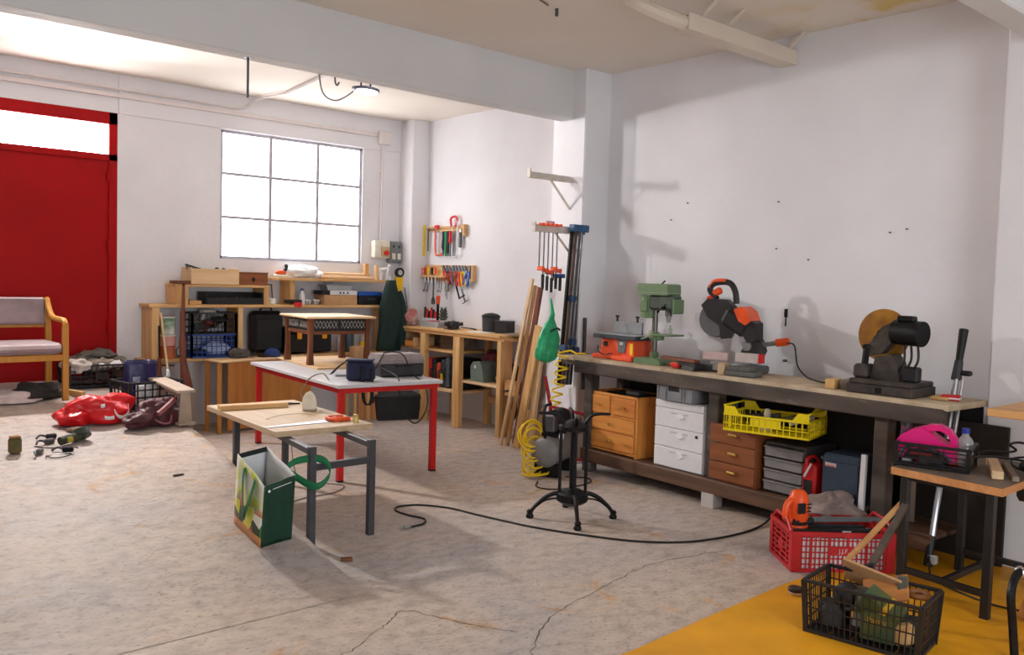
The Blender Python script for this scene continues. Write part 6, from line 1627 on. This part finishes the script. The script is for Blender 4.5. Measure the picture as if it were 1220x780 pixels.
obj('body', MB().lathe([(.038, 0), (.04, .01), (.04, .11), (.036, .13), (.016, .155), (.016, .17)], n=16), GLASSY, bt)
obj('cap', MB().cyl((0, 0, .165), (0, 0, .19), .019, n=14), mat('cap_blue_deep', (24, 50, 150), .4), bt)
for k in range(4):
    solo('bit_box', MB().box((0, 0, .03), (.045, .05, .06), .004), (LGREY, REDP, LGREY, ORANGE)[k], ('pale box at left in the table crate', 'small red box in the table crate under the pink tool', 'pale box at the back of the table crate', 'orange box by the water bottle in the table crate')[k], 'box', (4.55 + .045 * k, (2.04, 1.99, 2.02, 1.86)[k], .662), -76)
solo('square_batten', MB().box((0, 0, .02), (.05, .42, .04), .003), wd('pale', 'y'), 'square wooden batten on the machine table beside the black crate', 'batten', (4.73, 1.68, .652), -66)
solo('square_batten', MB().box((0, 0, .012), (.03, .40, .024), .002), wd('grey', 'y'), 'thin grey batten on the machine table right of the square one', 'batten', (4.74, 1.61, .652), -64)
solo('power_cable', MB().tube(spline([(4.80, 1.84, .70), (4.9, 1.78, .72), (5.0, 1.72, .715), (4.95, 1.66, .74), (4.86, 1.66, .78), (4.84, 1.60, .80), (4.90, 1.55, .77), (4.95, 1.53, .70), (4.9, 1.55, .672), (4.82, 1.57, .668), (4.86, 1.64, .675), (4.98, 1.68, .69), (5.05, 1.60, .70), (4.98, 1.53, .69), (4.90, 1.60, .70), (4.80, 1.70, .715), (4.72, 1.78, .71)], 8), .0065, 6), RUBBER, 'black power cord heaped over the battens on the machine table', 'cable')
t = thing('black_charger', 'round black plug or charger among the cords on machine table', 'charger', (4.83, 1.555, .652), 0)
obj('body', MB().ell((0, 0, .035), (.045, .045, .034), 14, 8), BLACK, t)
obj('plug', MB().cyl((.0, -.04, .035), (.0, -.075, .035), .016, n=10), BLACK, t)
t = thing('table_clamp', 'black clamp handle sticking out under the machine table edge', 'clamp', (4.72, 1.535, .56))
obj('jaw', MB().prism([(-.05, .05), (.10, .05), (.08, .0), (.0, -.03), (-.04, 0)], -.02, .02), BLACK, t)
obj('bar', MB().cyl((.06, 0, .03), (.22, 0, .04), .014, n=8), BLACK, t)
# metal pole leaning
t = thing('extension_pole', 'aluminium pole with black grip leaning behind the machine table', 'pole', (0, 0, 0))
pa, pb = Vector((4.905, 2.055, .03)), Vector((5.40, 2.13, 1.33))
def pp(f, d=0): return pa + (pb - pa) * f + Vector((0, d, 0))
obj('tube', MB().cyl(pp(.10), pp(.80), .017, n=10), STEEL, t)
obj('tube', MB().cyl(pp(.35, -.035), pp(.78, -.035), .012, n=10), STEEL, t)
obj('blue_band', MB().cyl(pp(.555), pp(.57), .021, n=10), BLUE, t)
obj('grip', MB().cyl(pp(.86), pp(1.0), .02, .027, 10), BLACK, t)
obj('collar', MB().cyl(pp(.78), pp(.86), .03, .024, 10), DGREY, t)
obj('lever', MB().box(pp(.81, -.05), (.04, .06, .03), .008), BLACK, t)
obj('foot', MB().cyl(pp(0), pp(.12), .024, .02, 10), BLACK, t)
obj('foot_clip', MB().box(pp(.03, -.02), (.035, .05, .05), .006), LGREY, t)
obj('cord', MB().tube(spline([pp(.0), (4.86, 2.03, .10), (4.80, 1.99, .012), (4.70, 1.86, .012), (4.62, 1.62, .012), (4.66, 1.45, .012)], 6), .005, 5), RUBBER, t)
# board fixed to the near pillar
t = thing('corner_shelf', 'thick pine board shelf end jutting in at the right frame edge', 'shelf', (0, 0, .0))
obj('board', MB().bx(4.37, 5.655, .75, 1.60, .975, 1.012, .004), wd('lumber', 'y'), t)
for y in (.95, 1.35): obj('bracket', MB().prism([(5.20, .975), (5.655, .975), (5.655, .60), (5.62, .60)], y - .012, y + .012, 'y'), wd('grey', 'x'), t)
t = thing('wire_rack', 'thin wire and rod hanging on the near pillar at the frame edge', 'rack', (5.36, 1.72, 1.2))
obj('rod', MB().cyl((-.01, 0, .0), (-.01, 0, .60), .005, n=6), DSTEEL, t)
obj('hook', MB().tube([(-.01, .03, .0), (-.06, 0, .0), (-.06, -.04, .02)], .004, 5), DSTEEL, t)
obj('tag', MB().box((-.012, .018, .5), (.004, .02, .12), .001), wd('lumber', 'z'), t)
# chair like tubular thing at the right frame edge
t = thing('tubular_stand', 'black curved tube frame with steel fittings at the lower right corner', 'frame', (3.99, 1.30, 0))
obj('leg', MB().tube(spline([(.02, .0, .0), (.03, .02, .15), (.02, .03, .28), (.08, .035, .345), (.13, .02, .37)], 6), .018, 8), BLACKM, t)
obj('leg', MB().tube(spline([(.14, -.02, .0), (.18, .0, .12), (.19, .02, .30), (.20, .02, .42), (.26, .02, .50)], 6), .018, 8), BLACKM, t)
obj('coupling', MB().cyl((.10, .03, .35), (.22, .0, .34), .015, n=10).ell((.12, .03, .355), (.03, .03, .03), 10, 6), STEEL, t)
obj('brace', MB().tube(spline([(.19, .01, .26), (.23, -.02, .25), (.25, -.03, .10), (.22, -.03, .06)], 5), .012, 8), mat('tube_grey', (150, 150, 150), .4, .5), t)
solo('leaning_plank', MB().beam((0, 0, 0), (.28, -.12, .72), .09, .022, .002), wd('teak', 'z'), 'orange brown plank leaning behind the black tube frame', 'plank', (4.50, 1.42, .02))
# ------------------------------------------------------------------ left foreground on the ramp
SL = math.atan(RZ1 / (8.75 - RY0))
def rp_(x, y, dz=0.003): return (x, y, rz_at(y) + dz)
t = thing('armchair', 'wooden armchair with worn grey mauve upholstery under plastic before the red door', 'chair', rp_(1.65, 8.02), 4, rot=(SL * .0, 0, math.radians(2)))
CH = wd('chair', 'z')
UP = mat('mauve_upholstery', (150, 132, 136), .6, scale=7, var=.18, bump=.15)
# local -y faces the viewer; back at +y
for sx in (-1, 1):
    x = sx * .285
    obj('front_leg', MB().prism([(-.265, 0), (-.225, 0), (-.222, .60), (-.26, .63)], x - .022, x + .022, 'x'), CH, t)
    obj('rear_leg', MB().prism([(.20, 0), (.24, 0), (.25, .50), (.30, .80), (.26, .82), (.21, .52)], x - .022, x + .022, 'x'), CH, t)
    arm = [(-.245, .62), (-.20, .655), (-.05, .66), (.10, .67), (.20, .73), (.28, .82)]
    obj('armrest', MB().tube(spline([(x, a, b) for a, b in arm], 5), .024, 8), CH, t)
obj('front_rail', MB().bx(-.285, .285, -.255, -.235, .33, .38), CH, t)
obj('rear_rail', MB().bx(-.285, .285, .21, .23, .33, .38), CH, t)
st = obj('seat', MB().box((0, -.02, .43), (.53, .50, .09), .035), UP, t)
obj('plastic_cover', MB().box((0, -.255, .447), (.50, .045, .05), .016), mat('plastic_film', (206, 190, 194), .25, scale=6, var=.15), st, 'pale shiny plastic film over the seat front')
obj('backrest', MB().box((0, .255, .715), (.53, .055, .23), .025, rot=(-.15, 0, 0)), UP, t)
obj('back_frame', MB().bx(-.285, .285, .255, .285, .575, .60), CH, t)
# clothes on the ramp beneath it
m = MB().crumple((0, 0, .05), (.19, .13, .085), 31, .45, floor=-.05)
subsurf(solo('dark_jacket', m, mat('jacket_dark', (50, 48, 46), .9, bump=.3, bscale=90), 'dark grey cloth heap lying under the armchair', 'cloth', rp_(1.78, 8.02), 10, ang=180))
m = MB().crumple((0, 0, .03), (.21, .13, .06), 32, .5, floor=-.03)
subsurf(solo('white_cloth', m, mat('cloth_offwhite', (222, 206, 202), .9, bump=.2), 'off-white crumpled cloth under the left of the armchair', 'cloth', rp_(1.58, 7.95), -12, ang=180))
t = solo('wooden_lath', MB().bx(-.02, .02, -.14, .14, 0, .05), wd('pine', 'y'), 'short pale wooden block lying by the right armchair legs', 'block', rp_(2.075, 8.02), 14)
# black crate of rags by the door
CB = mat('crate_black_floor', (30, 30, 32), .5)
t = crate('black_crate', 'black crate heaped with grey rags by the red door', rp_(2.36, 8.42), 0, .52, .34, .19, CB, 12, 4, None, .06, bar=.007, mid=.5)
for k in range(6):
    m = MB().crumple((0, 0, .0), (.13, .10, .06), 40 + k, .6, 28, 16, 4)
    subsurf(solo('rag', m, mat('rag_grey_%d' % k, ((112, 106, 98), (150, 140, 130), (96, 92, 84), (126, 120, 108), (206, 196, 190), (90, 86, 80))[k], .9, bump=.3, bscale=70),
        ('grey rag at the top left of the rag crate', 'light grey rag in the middle of the rag crate', 'dark grey rag at the back of the rag crate', 'olive grey rag at the right of the rag crate', 'off-white folded cloth at front left of the rag crate', 'dark rag topmost in the rag crate')[k], 'rag',
        (2.36 + (-.14, .02, -.05, .16, -.20, .05)[k], 8.42 + (.05, -.05, .08, .03, -.10, .04)[k], rz_at(8.42) + (.20, .19, .24, .20, .19, .26)[k]), 30 * k, ang=180))
solo('pale_board', MB().box((0, 0, 0), (.20, .10, .02), .003), PAPER, 'pale flat board lying on the rags at the front of the rag crate', 'board', (2.44, 8.30, rz_at(8.3) + .215), 5, rot=(.5, 0, .1))
# second crate with blue bag
t = crate('black_crate', 'black slatted crate holding a navy bag and white paper near the ramp edge', rp_(2.47, 7.42), 8, .42, .32, .24, CB, 7, 4, None, .05, bar=.009, mid=.2)
m = MB()
def nb(u, v):
    a = 2 * math.pi * u
    f = 1 + .1 * math.sin(a * 5 + v * 3)
    return (.14 * f * math.cos(a) * (1 - .1 * v), .07 * f * math.sin(a), .38 * v)
m.patch(nb, 26, 10)
t = thing('navy_sack', 'navy blue printed plastic bag standing in the black slatted crate', 'bag', (2.44, 7.50, rz_at(7.5) + .012), 5)
solid(obj('body', m, mat('navy_plastic', (36, 34, 84), .35, scale=9, var=.3, bump=.3, bscale=20), t, ang=180), .003)
obj('print', MB().box((-.06, -.082, .23), (.06, .004, .05), .001), mat('print_pale', (190, 190, 214), .5, scale=40, c2=(60, 60, 110)), t, 'pale printed mark')
solo('white_paper_stack', MB().box((0, 0, .1), (.20, .06, .20), .004), PAPER, 'white paper block standing in front of the navy bag', 'paper', (2.47, 7.36, rz_at(7.4) + .014), 12)
solo('blue_packet', MB().box((0, 0, .06), (.07, .05, .12), .004), mat('packet_blue', (60, 150, 206), .4, scale=10, c2=(200, 220, 230)), 'light blue packet at the right in the slatted crate', 'packet', (2.60, 7.38, rz_at(7.4) + .014), 5)
# rolled brown thing behind
t = thing('rolled_carpet', 'rolled brown felt lying against the wall behind the slatted crate', 'roll', (2.67, 8.46, rz_at(8.46) + .0), 0)
obj('roll', MB().tube(spline([(-.14, 0, .06), (-.02, .0, .075), (.10, 0, .085)], 5), .055, 10), mat('felt_brown', (140, 100, 84), .9, bump=.3), t)
obj('roll_end', MB().tube([(.11, .035 * math.cos(a * math.pi / 6), .085 + .035 * math.sin(a * math.pi / 6)) for a in range(12)], .016, 6, closed=True), mat('felt_brown_dark', (110, 70, 58), .9), t)
solo('iron_rod', MB().cyl((0, 0, 0), (.42, .0, -.02), .010, n=7), mat('rusty_rod', (92, 62, 50), .7), 'thin rusty rod lying level in front of the shelf', 'rod', (2.60, 8.30, .665))
# red bag
def blob(name, seed, rx, ry, rz, jit, n=20, k=11): return MB().crumple((0, 0, rz * .55), (rx, ry, rz), seed, .42, floor=-rz * .55)
t = thing('red_bag', 'red plastic shopping bag with white swirl lying on the ramp', 'bag', rp_(2.03, 7.12), 5)
RBG = mat('red_bag_plastic', (214, 22, 30), .35, scale=4, var=.12, bump=.35, bscale=9)
subsurf(obj('body', blob('b', 51, .25, .13, .14, .10), RBG, t, ang=180))
subsurf(obj('mouth', MB().crumple((-.22, -.02, .06), (.11, .11, .08), 52, .6, 24, 14, floor=-.06), RBG, t, ang=180))
for P in ([(.045, -.146, .10), (.075, -.152, .055), (.13, -.140, .05), (.165, -.118, .085), (.165, -.105, .13)], [(-.03, -.152, .058), (.0, -.155, .05), (.04, -.155, .052)], [(-.05, -.13, .14), (-.02, -.128, .145)]):
    solid(obj('white_print', ribbon(MB(), P, (.0, .004, .013), 5), PAPER, t, 'white logo stroke'), .004)
# burgundy bag
t = thing('burgundy_bag', 'burgundy leather bag slumped beside the red bag', 'bag', rp_(2.42, 6.93), 20)
BG = mat('burgundy_leather', (84, 40, 46), .5, scale=5, var=.25, bump=.3, bscale=12)
subsurf(obj('body', blob('b', 55, .20, .13, .13, .10), BG, t, ang=180))
subsurf(obj('side_pouch', MB().crumple((-.22, -.02, .055), (.12, .09, .07), 56, .4, 24, 14, floor=-.055), BG, t, ang=180))
obj('flap', MB().tube(spline([(-.12, -.11, .10), (.0, -.10, .165), (.08, -.05, .19)], 5), .022, 7), mat('burgundy_light', (150, 84, 88), .5), t, 'lighter folded flap')
obj('strap', MB().tube(spline([(-.14, -.10, .06), (-.10, -.15, .03), (-.03, -.14, .03), (.0, -.12, .08)], 5), .008, 6), mat('strap_rose', (140, 92, 96), .6), t)
t = thing('black_pouch', 'small black pouch between the burgundy bag and the plank bench', 'pouch', rp_(2.555, 7.02), 0)
subsurf(obj('body', blob('b', 58, .06, .07, .10, .1, 12, 8), BLACK, t, ang=180))
obj('clip', MB().box((0, -.06, .12), (.03, .02, .02), .004), DSTEEL, t)
# narrow plank sawhorse at the ramp edge
t = thing('plank_bench', 'narrow grey wooden bench of one plank at the edge of the ramp', 'bench', (2.565, 6.93, rz_at(6.93)), 0)
GB = wd('grey', 'y')
GP = mat('bare_grey_board', (178, 160, 144), .7, scale=8, var=.1)
obj('plank', MB().beam((-.005, .50, .30), (-.005, -.16, .265), .145, .022, .003), GP, t, 'pale worn plank')
obj('apron', MB().beam((0, .45, .255), (0, -.12, .22), .02, .06), GP, t)
obj('near_leg', MB().prism([(-.055, .012), (.05, .012), (.032, .25), (-.04, .25)], -.135, -.11), GP, t)
obj('near_foot', MB().box((0, -.12, .01), (.14, .10, .02), .004), GP, t)
obj('far_leg', MB().prism([(-.05, .012), (.05, .012), (.035, .28), (-.035, .28)], .40, .425), GP, t)
obj('far_foot', MB().box((0, .41, .045), (.13, .09, .02), .004), GP, t)
solo('white_board_edge', MB().box((0, 0, .14), (.012, .10, .28), .002), PAPER, 'white board standing behind the plank bench by the crate', 'board', (2.71, 7.60, rz_at(7.6) + .002), -10)
# bits of metal on the ramp
t = thing('brick_piece', 'rust brown and green lump of metal standing at the left on the ramp', 'lump', rp_(1.315, 6.50), 10)
obj('body', MB().box((0, 0, .055), (.075, .06, .11), .014), mat('rust_lump', (120, 92, 56), .8, scale=12, c2=(78, 84, 50), bump=.4), t)
obj('cap', MB().box((0, 0, .112), (.06, .05, .014), .005), mat('rust_cap', (150, 104, 60), .8), t)
t = thing('angle_grinder', 'old green bodied angle tool lying on the ramp', 'grinder', rp_(1.70, 6.62), 15)
OG = mat('olive_tool', (72, 78, 44), .6, scale=10, c2=(44, 48, 36))
obj('guard', MB().cyl((.07, 0, .035), (.07, .03, .075), .065, .06, 16), mat('guard_olive', (58, 66, 54), .5), t)
obj('body', MB().tube([(-.10, -.02, .03), (-.02, -.01, .04), (.05, 0, .045)], .03, 10), OG, t)
obj('yellow_part', MB().box((-.04, -.03, .035), (.05, .04, .04), .01), mat('dirty_yellow', (170, 150, 50), .6), t)
for k, (x, y, rz, mt, lb) in enumerate(((1.56, 6.66, 20, DSTEEL, 'bent dark bracket left of the green angle tool'), (1.62, 6.42, -30, BLACKM, 'black castor like fitting in front of the angle tool'), (1.45, 6.44, 60, mat('grey_lump', (96, 92, 86), .7), 'small grey fitting right of the rusty lump'), (1.60, 6.78, 5, BLACK, 'flat black tool behind the scattered metal parts'))):
    t = thing('metal_part', lb, 'part', rp_(x, y), rz)
    obj('body', MB().box((0, 0, .018), (.07, .035, .035), .008), mt, t)
    obj('arm', MB().tube(spline([(-.03, 0, .02), (-.07, .01, .03), (-.10, -.01, .012)], 4), .008, 6), DSTEEL, t)
solo('wire_loop', MB().tube([(1.55 + .085 * math.cos(a * .4), 6.34 + .05 * math.sin(a * .4), rz_at(6.34) + .009 + .005 * math.sin(a)) for a in range(15)], .004, 5), DSTEEL, 'thin wire loop lying before the scattered metal parts', 'wire')
solo('wire_loop', MB().tube(spline([(1.46, 6.62, rz_at(6.62) + .007), (1.52, 6.55, rz_at(6.55) + .008), (1.66, 6.52, rz_at(6.52) + .008), (1.70, 6.48, rz_at(6.48) + .008)], 5), .004, 5), DSTEEL, 'thin wire piece between the scattered metal parts', 'wire')
t = thing('mixed_rubble', 'small brown rag between the chair shadow and the red bag', 'rag', rp_(1.80, 6.92), 0)
subsurf(obj('body', MB().ell((0, 0, .012), (.08, .05, .022), 10, 6, jit=.2, seed=77, flat=-.012), mat('rag_brown', (150, 128, 110), .9), t, ang=180))
# nail marks on the wall: real plugs

WM = mat('old_wall_plug', (110, 92, 84), .8)
for k, (y, z) in enumerate(((3.57, 1.83), (4.55, 2.07), (3.57, 2.17), (2.73, 1.93), (2.62, 1.95), (4.39, 2.20), (3.31, 1.75))):
    solo('wall_nail', MB().cyl((-.012, 0, 0), (.004, 0, 0), .005, .006, 7), WM, ('old nail in the wall above the mitre saw', 'old nail in the wall high above the drill press', 'old nail in the upper wall above the mitre saw, higher of two', 'left nail of the pair above the yellow disc grinder', 'right nail of the pair above the yellow disc grinder', 'old nail in the upper wall right of the drill press', 'low nail in the wall between mitre saw and grinder')[k], 'nail', (XW, y, z), 0, 'old nails in the right wall')
